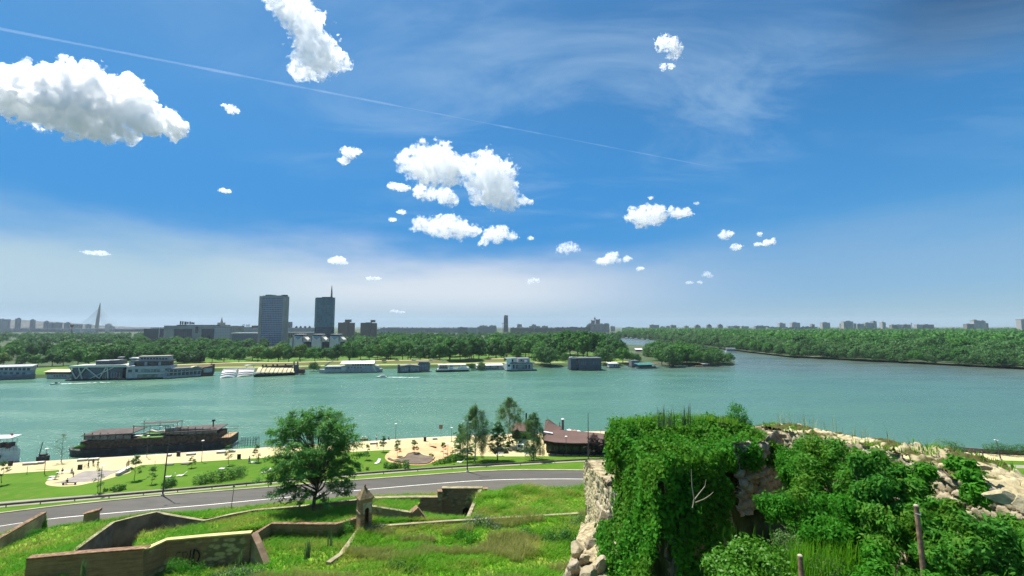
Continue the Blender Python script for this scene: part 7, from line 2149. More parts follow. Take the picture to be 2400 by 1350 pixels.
f.poly('rear_roof', M_SLATER, [(981, 854.5), (983, 849.5), (1006, 849.5), (1010, 853.5), (1010, 854.8), (981, 855.5)], 4.6, 12.4)
f.box('side_stair', M_SLATER, 932, 937.5, 856, 872, 1.5, 6)
f = Frame('excursion_ship', 'black hulled white deck ship with red waterline', 'ship', 1021, 872.5, 1101, 870.5)
hull(f, M_HULLB, (1021, 1101, 867.5), 0, 7, -.8, 1, 4)
f.box('white_strake', M_BW, 1026, 1098, 864.5, 867.3, .2, 6.8)
f.poly('boarding_hull', M_HULLB, [(1050, 872), (1054, 867), (1060, 867), (1065, 872)], -.3, -.02)
f.box('bow_cabin', M_GREYW, 1028, 1050, 861, 864.4, 1, 6)
f.windows(M_BROWNB, 1030, 1049, 855.5, 863.5, 5, .9, .35, 'post')
f.roof('awning', M_BW, 1027, 1093, 855.5, .6, 853.5, 6.5, .22)
f.box('bridge', M_BW, 1054, 1062, 856, 864.4, 1.5, 5.5); f.box('bridge_window', M_WINB, 1055, 1061, 857.5, 860, 1.4, 1.49)
f.poly('slide', M_BW, [(1078, 857), (1081, 857), (1088, 864.4), (1085, 864.4)], 1, 1.6)
f.box('planter', ML_YOUNG, 1066, 1092, 868, 869.6, -.25, -.03)
f.box('stern_cabin', M_BW, 1074, 1100, 861.5, 864.4, 1, 6)
f = Frame('pontoon_restaurant', 'low pontoon restaurant with a flat bright white roof', 'pontoon', 1116, 868, 1184, 866.5)
hull(f, M_GREYW, (1115, 1184, 862.5), 0, 7, -.6, 2, 2)
f.box('cabin', M_GREYW, 1120, 1178, 857, 862.3, .5, 6.5)
f.windows(M_WINB, 1134, 1170, 862.8, 864.6, 10, .0, .45)
f.windows(M_WINB, 1122, 1176, 858, 861.5, 3, .5, .86)
f.roof('roof', M_BW, 1117, 1180, 856.5, -.4, 852.5, 7, .3)
f = Frame('floating_house', 'white two storey floating house with roof terrace', 'floating house', 1190, 870.5, 1258, 868.5)
f.box('pontoon', M_HULLB, 1196, 1258, 867.5, 871, -.4, 12)
f.box('pontoon_rim', M_GREYW, 1197, 1257, 866, 868.5, -.3, -.02)
f.box('ground_floor', M_GREYW, 1189, 1250, 853, 867.4, 1.2, 11)
f.windows(M_WINB, 1201, 1245, 855.5, 864.5, 6, 1.2, .4)
f.box('glazed_bay', MATS['pale_glass'], 1214, 1232, 855.5, 866, .9, 1.19)
f.box('side_wing', M_BW, 1188, 1199, 841, 867, 1.0, 1.19); f.windows(M_WINB, 1190, 1197, 855, 860, 1, 1.0, .1)
f.box('balcony_slab', M_SLATER, 1196, 1254, 850.5, 852.8, .2, 11)
f.box('upper_room', M_BW, 1199, 1213, 842.5, 850.3, 2.5, 9); f.windows(M_WINB, 1201, 1205, 843.5, 849.5, 1, 2.5, .1)
f.box('upper_room', M_GREYW, 1217, 1244, 840.5, 850.3, 3, 10); f.windows(M_WINB, 1222, 1226, 844, 847, 1, 3, .1)
f.box('terrace_wall', M_BW, 1231, 1237, 845.5, 850.2, 1.5, 2.9)
f.box('roof_slab', M_GREYW, 1189, 1214, 840.5, 842.2, 1.5, 9.5)
M_DBOX = grid_mat('dark_cladding', (.035, .048, .065), (.048, .064, .085), 1.4, 2.0, .07, .5, var=.35)
f = Frame('floating_building', 'big dark blue grey box shaped floating building', 'floating building', 1357, 868.5, 1411, 868)
f.box('pontoon', M_HULLB, 1340, 1412, 867.3, 869.2, -.3, 17)
f.box('hall', M_DBOX, 1357.5, 1410, 841, 867.2, .2, 15)
f.poly('left_wing', M_DBOX, [(1339.5, 866.5), (1340, 841.5), (1357.4, 841), (1357.4, 867.2)], 3.2, 15)
f.box('stair_glass', M_WINB, 1351, 1357, 845, 862, 2.9, 3.18)
f.box('eave', M_SLATER, 1356, 1411, 839.6, 840.9, -.2, 15.4)
f.windows(mat('cladding_light', (.16, .19, .21), .5, .1), 1361, 1374, 847.5, 855, 3, .2, .75, 'light_slot'); f.windows(MATS['cladding_light'], 1389, 1408, 847, 855, 5, .2, .75, 'light_slot')
f.box('cornice_line', M_SLATE, 1357.4, 1410, 857.5, 858.5, .05, .19)
f.box('roof_tank', M_BW, 1339, 1345, 838.4, 841, 5, 8)
f = Frame('houseboat', 'little white hut floating right of the dark box building', 'houseboat', 1427, 862.5, 1451, 862)
f.box('pontoon', M_HULLB, 1427, 1455, 861, 863, -.3, 6)
f.box('cabin', M_GREYW, 1428.5, 1449, 852, 861, .5, 5.5); f.windows(M_WINB, 1438, 1448, 855, 859.5, 2, .5)
f.roof('roof', M_BW, 1427, 1450.5, 852, .1, 849.5, 6, .25)
f = Frame('green_pontoon', 'pontoon terrace under a turquoise flat roof', 'pontoon', 1500, 864.5, 1543, 863)
f.box('deck', M_GREY, 1500, 1541, 861.5, 865, -.3, 8)
f.box('railing', M_BROWNB, 1503, 1538, 859, 861.3, .1, .25)
for px in (1505, 1515, 1526, 1535): f.box('post', M_SLATE, px, px + .7, 855, 861.3, .3, .5); f.box('post', M_SLATE, px, px + .7, 855, 861.3, 7, 7.2)
f.roof('roof', mat('turquoise_roof', (.035, .17, .15), .6, .12), 1497, 1536, 855, -.5, 850.5, 8, .3)
f.roof('side_roof', M_BROWNB, 1536.5, 1550, 853.5, 2, 850.5, 8, .25)
f.box('bar', M_SLATE, 1506, 1534, 857, 861.3, 4, 7)
f = Frame('houseboat', 'small grey hut beside the turquoise roof', 'houseboat', 1482, 861.5, 1503, 861)
f.box('cabin', M_GREY, 1484, 1501, 846, 860, 3, 8); f.windows(MATS['pale_window'], 1491, 1499, 847.5, 853.5, 2, 3, .3)
f.box('pontoon', M_HULLB, 1482, 1504, 860, 862, 0, 9)
f = Frame('houseboat', 'little hut with a pale roof at the tip of land', 'houseboat', 1640, 859.5, 1668, 859)
f.box('deck', M_BROWNB, 1630, 1668, 857.5, 860, -.3, 4); f.roof('roof', M_GREYW, 1648, 1664, 853, .3, 851, 5, .25); f.box('cabin', M_SLATE, 1650, 1662, 853, 857.4, 1, 4.5)
f = Frame('floating_log', 'long pale log floating before the tip of land', 'log', 1580, 857.5, 1612, 858)
MB().tube([(0, 0, .3), (f.L * .5, .3, .45), (f.L, 0, .3)], [.5, .6, .35], 7).build('trunk', M_CREAM, f.root)
f = Frame('white_pavilion', 'small white roofed pavilion among the trees near the water gap', 'pavilion', 1490, 826, 1506, 826, 2)
f.box('wall', M_BROWNB, 1492, 1505, 819.5, 824, 1, 6); f.roof('roof', M_BW, 1490, 1507, 819.5, .2, 816.5, 7, .3)
f = Frame('passenger_boat', 'white two decked passenger boat out in the second river arm', 'boat', 1699, 825.5, 1724, 826)
hull(f, M_BW, (1699, 1724, 822.8), 0, 6, -.6, 4, 1)
f.box('lower_cabin', M_WINB, 1704, 1723, 820.4, 822.7, .6, 5.4); f.box('middle_deck', M_BW, 1702, 1724, 819.3, 820.3, .2, 5.8)
f.box('upper_cabin', M_WINB, 1704, 1722, 817.4, 819.2, .8, 5.2); f.box('roof', M_BW, 1701.5, 1724, 816.2, 817.3, .2, 5.8)
for k, (px, py) in enumerate([(1465, 792.5), (1475, 793), (1487, 794.5), (1502, 796), (1515, 797)]):
 f = Frame('moored_boat', ['white boat at the left end of the far row in the water gap', 'second white boat in the water gap', 'middle boat of the far row in the water gap', 'fourth boat in the water gap', 'boat at the right end of the far row in the water gap'][k], 'boat', px, py + 1, px + 8, py + 1)
 hull(f, M_GREYW, (px, px + 8, py - .5), 0, 5, -.4, 2, 1); f.box('cabin', M_BW, px + 2, px + 7, py - 2, py - .6, 1, 4)
f = Frame('beach_hut', 'long dark flat roofed hut under the trees behind the awning barge', 'hut', 405, 850, 472, 850, 2.2)
f.box('wall', M_TIMB, 410, 466, 838, 849, 2, 9); f.roof('roof', M_GREY, 408, 468, 838, 1.5, 833, 10, .3)
for px, py in ((852, 846), (900, 846), (1010, 846), (1040, 847), (930, 845), (970, 846)):
 o = MB().prism([(-2.2, .3), (-2.2, .9), (-1.3, 1.0), (-.7, 1.5), (.9, 1.5), (1.5, .95), (2.2, .85), (2.2, .3)], -.85, .85, 'y').build('parked_car', M_GREYW if px % 3 else M_SLATE)
 p = Wp(px, py, 4.2); o.location = p
 tag(o, {852: 'pale car parked under the trees, leftmost one behind the long white ship', 900: 'dark car parked under the yellow green trees', 930: 'dark car parked right of the yellow green trees', 970: 'pale car parked behind the grey houseboat pair', 1010: 'pale car parked between the houseboat pair and the black ship', 1040: 'pale car parked behind the black hulled ship'}[px], 'car', 'cars parked on the far bank')
# ================================================================== skyline: each building stands at its own distance
M_TCON = mat('tower_concrete', (.33, .315, .28), .8, .08, .05)
M_TGRID = grid_mat('tower_facade_grid', (.33, .34, .35), (.035, .075, .15), 3.3, 4.1, .17, .12, var=.7)
M_TGLASS = grid_mat('tower_glass', (.050, .115, .135), (.028, .100, .140), 3.0, 3.9, .10, .15, var=.5)
M_TGLASSB = grid_mat('tower_glass_dark', (.022, .050, .066), (.014, .045, .070), 3.0, 3.9, .10, .08, var=.3)
M_FLAT = grid_mat('flat_facade', (.26, .24, .215), (.06, .065, .07), 3.2, 3.0, .45, .4, var=.5)
M_FLATB = grid_mat('brown_flat_facade', (.17, .115, .092), (.05, .05, .052), 3.2, 2.9, .45, .4, var=.5)
M_FLATW = grid_mat('white_flat_facade', (.42, .41, .38), (.10, .105, .11), 3.4, 3.1, .45, .4, var=.5)
M_DGL = grid_mat('dark_office_glass', (.06, .07, .08), (.025, .04, .06), 4.0, 40.0, .12, .15, var=.2)
M_FARW = mat('far_roof_white', (.60, .58, .52), .8, .05)
class Far:
 """building at distance Y described in photo pixels; ground at z=2"""
 def __init__(s, name, label, cat, pxc, Y, group=None, face=0.0):
  s.Y = Y; s.u = Y / FPX; s.pxc = pxc
  s.root = empty(name, label, cat, (Dp(pxc, 700, Y)[0], Y, 2), face, group)
 def Z(s, py): return float(Dp(s.pxc, py, s.Y)[2]) - 2
 def box(s, part, m_, px0, px1, py0, py1=None, d0=0, d1=20, parent=None):
  z0 = 0 if py1 is None else s.Z(py1)
  return MB().box((px0 - s.pxc) * s.u, (px1 - s.pxc) * s.u, d0, d1, z0, s.Z(py0)).build(part, m_, parent or s.root)
 def poly(s, part, m_, pts, d0, d1, parent=None):
  return MB().prism([((a - s.pxc) * s.u, s.Z(b)) for a, b in pts], d0, d1, 'y').build(part, m_, parent or s.root)
# left tower: gridded facade between blank concrete ends
f = Far('tower_block', 'tall tower block with gridded windows and blank concrete ends', 'tower', 641, 850, None, R(-6))
f.box('facade', M_TGRID, 613.5, 664, 694, None, .5, 11)
f.box('end_wall', M_TCON, 605.5, 613.2, 693.5, None, 0, 12)
f.box('end_wall', M_TCON, 664.3, 671, 694.5, None, -.2, 12)
f.box('parapet', M_TCON, 613.4, 664.2, 692.6, 696, 0, .4)
f.box('roof_plant', M_SLATE, 618, 631, 690.2, 693.8, 3, 10); f.box('roof_plant', M_SLATE, 633, 640, 691, 693.8, 3, 10); f.box('roof_plant', M_SLATE, 658, 669, 690.8, 694, 3, 10)
# right tower: blue glass with a angled corner and a mast
f = Far('glass_tower', 'blue glass office tower with angled corners and a roof mast', 'tower', 760, 800, None, R(-4))
x0, x1 = (735 - 760) * f.u, (781 - 760) * f.u
pl = [(x0 + 5.5, 0), (x1 - 1.6, 0), (x1, 1.6), (x1, 9), (x1 - 3, 12), (x0 + 4, 12), (x0, 9), (x0, 5.5)]
zt, zm = f.Z(699), f.Z(766)
o = MB().prism(pl, zm + .05, zt).build('glass_shaft', M_TGLASS, f.root)
MB().prism([(a_ * .995, b_ + .1) for a_, b_ in pl], 0, zm).build('base', M_TGLASSB, f.root)
MB().prism([(x0 + 5.2, -.3), (x0 + 6.2, -.3), (x0 - .1, 5.6), (x0 - .3, 5.0)], zm, zt).build('corner_glass', mat('corner_glass', (.07, .16, .18), .1, .05, .02, spec=.7), f.root)
MB().prism(pl, zt + .05, zt + 1.4).build('parapet', M_SLATE, f.root)
MB().box(-6, 10, 3, 10, zt + 1.42, zt + 2.6).build('roof_plant', M_SLATE, f.root)
mx = (773 - 760) * f.u
MB().tube([(mx, 7, zt), (mx, 7, f.Z(683)), (mx, 7, f.Z(668))], [1.7, 1.4, .35], 8).build('mast', mat('mast_red_grey', (.20, .17, .16), .7, .1), f.root)
for py in (697, 692, 687): MB().lathe([(1.5, f.Z(py)), (2.4, f.Z(py) + .6), (1.5, f.Z(py) + 1.2)], 8, (mx, 7)).build('antenna_drum', M_GREYW, f.root)
# twin brown blocks
for (a_, b_, c_, top, lab) in ((793.5, 831, 812, 755, 'left one of two brown residential tower blocks'), (846, 883, 865, 755.5, 'right one of two brown residential tower blocks')):
 f = Far('apartment_tower', lab, 'apartment tower', c_, 1150, 'twin brown tower blocks')
 w = (b_ - a_) / 3
 f.box('wing', M_FLATB, a_, a_ + w, top + 1, None, 2, 9); f.box('wing', M_FLATB, a_ + w + .1, b_ - w - .1, top, None, 0, 10); f.box('wing', M_FLATB, b_ - w, b_, top + 1.5, None, 2, 9)
 f.box('lift_house', M_FLATB, c_ + (-3 if a_ < 800 else 4), c_ + (11 if a_ < 800 else 14), 749.5 if a_ < 800 else 750.5, top - .1, 3, 8)
 f.box('roof_band', M_GREYW, c_ + (-3.4 if a_ < 800 else 3.6), c_ + (11.4 if a_ < 800 else 14.4), 748.8 if a_ < 800 else 749.8, 749.4 if a_ < 800 else 750.4, 2.7, 8.3)
# cream office with two big dark glass fields
f = Far('office_building', 'cream office building with two large dark glass fields', 'office', 470, 900)
f.box('body', M_TCON, 402, 548, 764, None, 0, 40)
f.box('glass_field', M_DGL, 413, 454.5, 771, None, -.5, -.05); f.box('glass_field', M_DGL, 477, 507, 771, None, -.5, -.05)
f.box('stair_slot', M_DGL, 462.5, 468.5, 765, 781, -.4, -.05)
f.box('roof_slab', M_SLATE, 415, 516, 761.3, 763.8, 3, 38); f.box('attic', M_TCON, 385, 412, 763, None, 4, 38)
f.box('right_wing', M_FLATW, 508, 545, 768, None, -1.5, -.06)
f.box('side_roof', M_SLATE, 516.2, 541, 764.8, 767, 1, 30); f.box('white_slab', M_FARW, 518, 540, 763.4, 764.7, 1, 30)
sg = f.box('sign_letters', M_SLATE, 432, 437, 753.5, 761, 4, 4.6)
for px, a_, b_ in ((423, 752.4, 761), (428, 753, 761), (440, 754.5, 760), (445.5, 753.5, 760.5), (450, 755, 760), (454, 755.6, 760)):
 f.box('sign_letter', M_BROWNB if px < 432 else M_SLATE, px - 1.6, px + 1.6, a_, b_, 4, 4.6, sg)
f = Far('dark_office', 'low dark glass office block left of the cream office', 'office', 372, 930)
f.box('body', M_DGL, 342, 401, 770.5, None, 0, 40); f.box('cornice', M_FARW, 341, 401.5, 769.8, 770.4, -.5, 40); f.box('corner_pier', M_FARW, 378, 379.4, 768, None, -1, -.05)
f.box('attic', M_SLATE, 350, 376, 767.5, 769.7, 8, 35)
f = Far('spire_building', 'pale domed building with a slim spire behind the cream office', 'tower', 519, 1900)
f.box('drum', mat('spire_stone', (.33, .30, .22), .8, .1), 512.5, 524.5, 756, None, 0, 20)
MB().lathe([(5.0, f.Z(756)), (3.6, f.Z(752)), (2.2, f.Z(749)), (.5, f.Z(743))], 8, (0, 10)).build('spire', MATS['spire_stone'], f.root)
f = Far('flat_block', 'long pale housing slab left of the tower block, dark sign letters on its roof', 'apartment block', 580, 1250)
f.box('body', M_FLATW, 545, 612, 769.5, None, 0, 18); f.box('attic', M_FLAT, 562, 592, 766.5, 769.4, 3, 15); f.box('attic', M_BROWNB, 591.5, 608, 763, 769.3, 3, 15); f.box('white_roof', M_FARW, 596, 612, 768.3, 769.2, -.6, 2.9)
cu = bpy.data.curves.new('rooftop_letters', 'FONT'); cu.body = 'NIS'; cu.size = 8.2; cu.extrude = .4; cu.align_x = 'LEFT'
to = bpy.data.objects.new('rooftop_letters_curve', cu); COL.objects.link(to)
dg = bpy.context.evaluated_depsgraph_get(); tm_ = bpy.data.meshes.new_from_object(to.evaluated_get(dg)); bpy.data.objects.remove(to)
so_ = link('rooftop_sign', tm_, M_SLATE, f.root); so_.rotation_euler = (R(90), 0, 0); so_.location = ((577.5 - 580) * f.u, 4, f.Z(765.2))
MB().tube([((572.5 + 3 * math.cos(t) - 580) * f.u, 4, f.Z(762.2 - 1.7 * math.sin(t))) for t in np.linspace(.4, 5.6, 12)], .75, 5).build('sign_emblem', M_SLATE, so_).matrix_parent_inverse = so_.matrix_basis.inverted()
MB().bar(((571 - 580) * f.u, 4.3, f.Z(764.9)), ((587 - 580) * f.u, 4.3, f.Z(764.9)), .4).build('sign_rail', M_SLATE, f.root)
for px in (573, 580, 586): MB().bar(((px - 580) * f.u, 4.3, f.Z(764.9)), ((px - 580) * f.u, 4.3, f.Z(767)), .4).build('sign_post', M_SLATE, f.root)
f = Far('glass_annex', 'low white roofed annex at the foot of the tower block', 'annex', 580, 860)
f.box('body', M_GREY, 548, 606, 783, None, 0, 20); f.box('roof', M_FARW, 546, 606, 779.5, 782.8, -1, 21)
f = Far('flat_block', 'long pale housing slab between the two towers with round roof huts', 'apartment block', 705, 1350)
f.box('body', M_FLATW, 672, 742, 768.5, None, 0, 18)
for px in (694, 704, 714.5, 725): MB().lathe([(3.4, f.Z(768.4)), (3.3, f.Z(766.4)), (1.8, f.Z(764.2)), (.2, f.Z(763.5))], 10, ((px - 705) * f.u, 9)).build('roof_hut', M_SLATE, f.root)
f.box('end_block', M_FLAT, 673, 681, 754.5, 768.3, 2, 18)
f = Far('arcade_building', 'low pale building with tall dark arcade openings at the foot of the towers', 'building', 700, 900)
f.box('body', M_TCON, 670, 735, 779, None, 0, 25)
for k in range(10): f.box('opening', M_WINB, 675 + k * 5.2, 677.6 + k * 5.2, 781.5, 796, -.3, -.05)
# the museum: three white cut cubes
M_MUS = mat('museum_stone', (.64, .61, .52), .7, .05, .1)
f = Far('museum', 'white museum of faceted cubes with slanted skylights among the trees', 'museum', 745, 640)
for k, (px, bt_) in enumerate(((702, 812), (745, 809), (787, 808))):
 cub = f.poly('cube', M_MUS, [(px - 11, 830), (px - 11, 788), (px + 11, 788), (px + 11, 830)], 0, 14)
 f.poly('cube_flank', M_MUS, [(px - 20, 830), (px - 20, 796), (px - 11.3, 788.5), (px - 11.3, 830)], 1.0, 14, cub) if k == 0 else f.poly('cube_flank', M_MUS, [(px - 21, 800), (px - 20, 796), (px - 11.3, 788.5), (px - 11.3, 802)], 2.0, 14, cub)
 f.poly('cube_flank', M_MUS, [(px + 11.3, 788.5), (px + 20, 796), (px + 21, 800), (px + 11.3, 802)], 2.0, 14, cub)
 f.box('flat_roof', M_FARW, px - 9, px + 11, 783.2, 784.2, -.5, 14, cub); f.box('clerestory', M_SLATE, px - 10, px + 11, 784.3, 787.8, 1.0, 13, cub)
 f.poly('skylight', mat('skylight_glass', (.16, .33, .50), .08, .05, .1, spec=.8), [(px - 8, 788.3), (px + 9.5, 788.3), (px, 796)], -.45, -.05, cub)
 for q in (-11, 11): f.box('edge_fin', M_SLATE, px + q - .5, px + q + .5, 787, 830 if k == 0 and q < 0 else 800, -.9, -.06, cub)
f.box('link_hall', M_WINB, 690, 800, 800, None, 5, 13)
# the wider skyline: one object per building
SKY = [  # px0, px1, top, distance, facade, what, label
 (885, 905, 771.5, 1900, 'w', 'flat_block', 'low white block right of the brown tower blocks'), (893, 1000, 768.5, 2300, 'f', 'flat_block', 'very long grey housing slab right of the brown tower blocks'),
 (1001, 1078, 768.8, 2350, 'f', 'flat_block', 'second long grey housing slab in the middle of the skyline'), (1074, 1096, 767, 1700, 'f', 'flat_block', 'stepped grey block with a pale end wall left of the slender tower'),
 (1097, 1118, 768, 1650, 'w', 'flat_block', 'low glass fronted white block left of the slender tower'), (1119, 1164, 765.5, 2200, 'f', 'flat_block', 'cluster like grey block just left of the slender tower'),
 (1124, 1142, 763, 2500, 'f', 'apartment_block', 'grey rooftop block behind the cluster left of the slender tower'), (1148, 1163, 762.6, 2550, 'f', 'apartment_block', 'grey block next to the slender tower'),
 (1196, 1215, 768, 2100, 'f', 'flat_block', 'low grey block right of the slender tower'), (1212, 1223, 760, 2600, 'f', 'apartment_block', 'square grey tower right of the slender tower'),
 (1246, 1256, 760.5, 2600, 'f', 'apartment_block', 'rounded grey tower in the middle of the skyline'), (1240, 1266, 764, 2500, 'f', 'flat_block', 'grey block under the rounded grey tower'),
 (1270, 1284, 764, 2600, 'f', 'apartment_block', 'flat topped grey block left of the castle like towers'), (1196, 1252, 768.3, 1650, 't', 'flat_block', 'long tan housing slab above the poplars, left part'), (1252.5, 1300, 768.6, 1660, 't', 'flat_block', 'long tan housing slab above the poplars, middle part'),
 (1300.5, 1378, 767.3, 1680, 't', 'flat_block', 'long tan housing slab above the poplars, right part'),
 (1430, 1440, 764.5, 2900, 'f', 'apartment_block', 'small grey tower right of the castle like towers'), (1466, 1484, 766.5, 3000, 'f', 'apartment_block', 'low grey block above the water gap'),
 (1522, 1543, 761.5, 2700, 'f', 'apartment_block', 'broad flat topped block above the tip of land'), (1547, 1556, 765, 2800, 'f', 'apartment_block', 'small block right of the broad flat topped block'), (1560, 1568, 764, 2800, 'f', 'apartment_block', 'little stepped block above the tip of land'),
 (1571, 1583, 762, 2750, 'f', 'apartment_block', 'block with a roof hut above the tip of land'), (1603, 1612, 764, 2800, 'f', 'apartment_block', 'low block left of the three bell shaped towers'),
 (1627, 1640, 762, 2700, 'g', 'apartment_tower', 'first of three bell shaped grey towers'), (1655, 1666, 761, 2700, 'g', 'apartment_tower', 'second of three bell shaped grey towers'), (1681, 1692, 760.8, 2700, 'g', 'apartment_tower', 'third of three bell shaped grey towers'),
 (1703, 1712, 764.5, 2600, 'w', 'apartment_block', 'small white block right of the bell shaped towers'), (1714, 1734, 764, 2600, 'f', 'apartment_block', 'low grey pair of blocks right of the bell shaped towers'), (1735, 1752, 764.5, 2400, 'w', 'apartment_block', 'white low block above the wooded bank, first from the left'),
 (1768, 1800, 764, 2300, 'f', 'flat_block', 'row block with pale roof above the wooded bank'), (1796, 1826, 766.5, 2200, 'w', 'flat_block', 'pale long block left of the narrow twin towers'),
 (1824, 1838, 757, 2200, 'w', 'apartment_tower', 'narrow pale tower above the wooded bank, left of the broad one'), (1853, 1872, 755.5, 2200, 'w', 'apartment_tower', 'broad pale tower with a crown above the wooded bank'), (1836, 1874, 768, 2000, 'w', 'flat_block', 'low white and glass block below the broad pale tower'),
 (1874, 1912, 766, 2300, 'f', 'flat_block', 'long grey block right of the broad pale tower'), (1900, 1906, 759.5, 2400, 'f', 'apartment_block', 'thin grey tower right of the broad pale tower'), (1924, 1942, 755.5, 2300, 'w', 'apartment_tower', 'flat domed pale tower above the wooded bank'),
 (1974, 1996, 752.5, 2100, 'w', 'apartment_tower', 'tallest pale stepped tower above the wooded bank'), (1996.5, 2003, 758, 2150, 'w', 'apartment_block', 'lower right wing of the tallest stepped tower'), (1970, 1974, 758.5, 2150, 'f', 'apartment_block', 'thin grey block left of the tallest stepped tower'),
 (2005, 2022, 759, 2200, 'w', 'apartment_block', 'middle pale block right of the tallest stepped tower'), (2024, 2042, 756, 2200, 'w', 'apartment_block', 'pale block with two roof huts left of the slim tower'), (2043, 2051, 752.5, 2200, 'w', 'apartment_tower', 'slim pale tower above the dark trees of the wooded bank'),
 (2064, 2072, 754.5, 2250, 'w', 'apartment_tower', 'lonely slim tower right of the cluster'), (2086, 2098, 761, 2300, 'f', 'apartment_block', 'first of four low pale blocks on the right skyline'), (2099, 2110, 760.8, 2300, 'w', 'apartment_block', 'second of four low pale blocks on the right skyline'),
 (2112, 2130, 760.5, 2300, 'f', 'apartment_block', 'third of four low pale blocks on the right skyline'), (2144, 2158, 760.5, 2300, 'w', 'apartment_block', 'fourth of four low pale blocks on the right skyline'), (2159, 2184, 760.6, 2300, 'f', 'apartment_block', 'long low block right of the four pale blocks'),
 (2130, 2133, 757, 2400, 'f', 'chimney_stack', 'thin chimney stack on the right skyline'),
 (2261, 2278, 759, 2100, 'f', 'apartment_block', 'low pale wing left of the big block on the right skyline'), (2278, 2292, 750, 2100, 'w', 'apartment_tower', 'big pale block on the right skyline, left half'), (2292.5, 2305, 751, 2100, 'w', 'apartment_tower', 'big pale block on the right skyline, right half'), (2305.5, 2311, 757, 2110, 'f', 'apartment_block', 'low right wing of the big block on the right skyline'),
 (2388, 2412, 747.5, 1700, 'w', 'apartment_tower', 'pale tower block cut by the right picture edge'),
 (-10, 22, 748, 2700, 'f', 'apartment_block', 'long grey block on the hill at the left edge'), (40, 47, 745.5, 2800, 'f', 'apartment_tower', 'first grey tower on the left hill'), (75, 81.5, 749, 2800, 'f', 'apartment_tower', 'second grey tower on the left hill'), (107, 113.5, 752.5, 2800, 'f', 'apartment_tower', 'third grey tower on the left hill'),
 (120, 128, 756.5, 2800, 'f', 'apartment_block', 'low block right of the third hill tower'), (132, 145, 756, 2800, 'f', 'apartment_block', 'wide low block on the left hill'), (155, 164.5, 755.5, 2700, 'f', 'apartment_tower', 'fourth grey tower on the left hill, left of the bridge'), (174, 192, 760, 2600, 'f', 'apartment_block', 'low wide block left of the bridge pylon'), (205, 213, 760, 2600, 'f', 'apartment_block', 'small block beside the bridge pylon'),
 (251, 260.5, 759, 2600, 'w', 'apartment_tower', 'lit square tower right of the bridge pylon'), (262, 268, 764.5, 2600, 'f', 'apartment_block', 'small block right of the lit square tower'), (170, 178, 760, 1500, 'd', 'water_tower', 'dark mushroom shaped tower above the left wood')]
FM = {'w': M_FLATW, 'f': M_FLAT, 't': grid_mat('tan_flat_facade', (.30, .235, .17), (.10, .09, .08), 3.2, 3.0, .4, .4, var=.5), 'g': M_FLAT}
for k, (a_, b_, top, Y, m_, nm, lab) in enumerate(SKY):
 c_ = (a_ + b_) / 2
 f = Far(nm, lab, 'chimney' if nm == 'chimney_stack' else 'tower' if 'tower' in nm else 'apartment block', c_, Y)
 w = b_ - a_
 if m_ == 'd':
  MB().tube([(0, 0, 0), (0, 0, f.Z(768))], 1.2, 8).build('shaft', M_SLATE, f.root); MB().lathe([(1.3, f.Z(768)), (5, f.Z(764)), (5.4, f.Z(760.5)), (1, f.Z(759.5))], 12).build('tank', M_BROWNB, f.root)
  continue
 if m_ == 'g':
  f.box('body', FM['f'], a_, b_, top + 3, None, 0, 18)
  f.poly('bell_roof', M_SLATE, [(a_ + .4, top + 2.95), (a_ + w * .15, top + .8), (a_ + w * .38, top), (a_ + w * .42, top - 1.2), (a_ + w * .58, top - 1.2), (a_ + w * .62, top), (b_ - w * .15, top + .8), (b_ - .4, top + 2.95)], 1, 17)
  continue
 if nm == 'chimney_stack':
  MB().tube([(0, 0, 0), (0, 0, f.Z(top))], [3, 1.8], 8).build('shaft', M_GREYW, f.root); MB().lathe([(2.1, f.Z(top) - 3), (2.1, f.Z(top) + .3)], 8).build('rim', M_SLATE, f.root)
  continue
 tw = 'tower' in nm
 f.box('body', FM[m_], a_, b_, top + (1.4 if tw else .6), None, 0, 18)
 f.box('roof', M_GREYW if k % 3 else M_SLATE, a_ - .15, b_ + .15, top + (.9 if tw else .1), top + (1.35 if tw else .55), -.6, 18.5)
 r_ = random.Random(k)
 q0 = a_ + w * (.15 + .3 * r_.random())
 f.box('lift_house', FM[m_], q0, q0 + w * (.45 if tw else .22), top - (.9 if tw else 1.1), top + (.85 if tw else .05), 5, 13)
 if w > 30:
  for q in np.arange(a_ + 6, b_ - 4, 11): f.box('roof_hut', M_SLATE, q, q + 2.6, top - 1.0 - r_.random() * .8, top + .05, 6, 12)
# slender dark tower
f = Far('slender_tower', 'slender dark tapering glass tower on the skyline', 'tower', 1186, 2500)
f.poly('shaft', M_DGL, [(1179.5, 790), (1181, 745), (1182, 739.3), (1184, 738.3), (1190.5, 739.3), (1191.5, 790)], 0, 30)
f.box('crane_mast', M_SLATE, 1178.0, 1178.6, 757, None, 6, 8); f.box('crane_jib', M_SLATE, 1175, 1181, 757.5, 758.3, 6.5, 7.5)
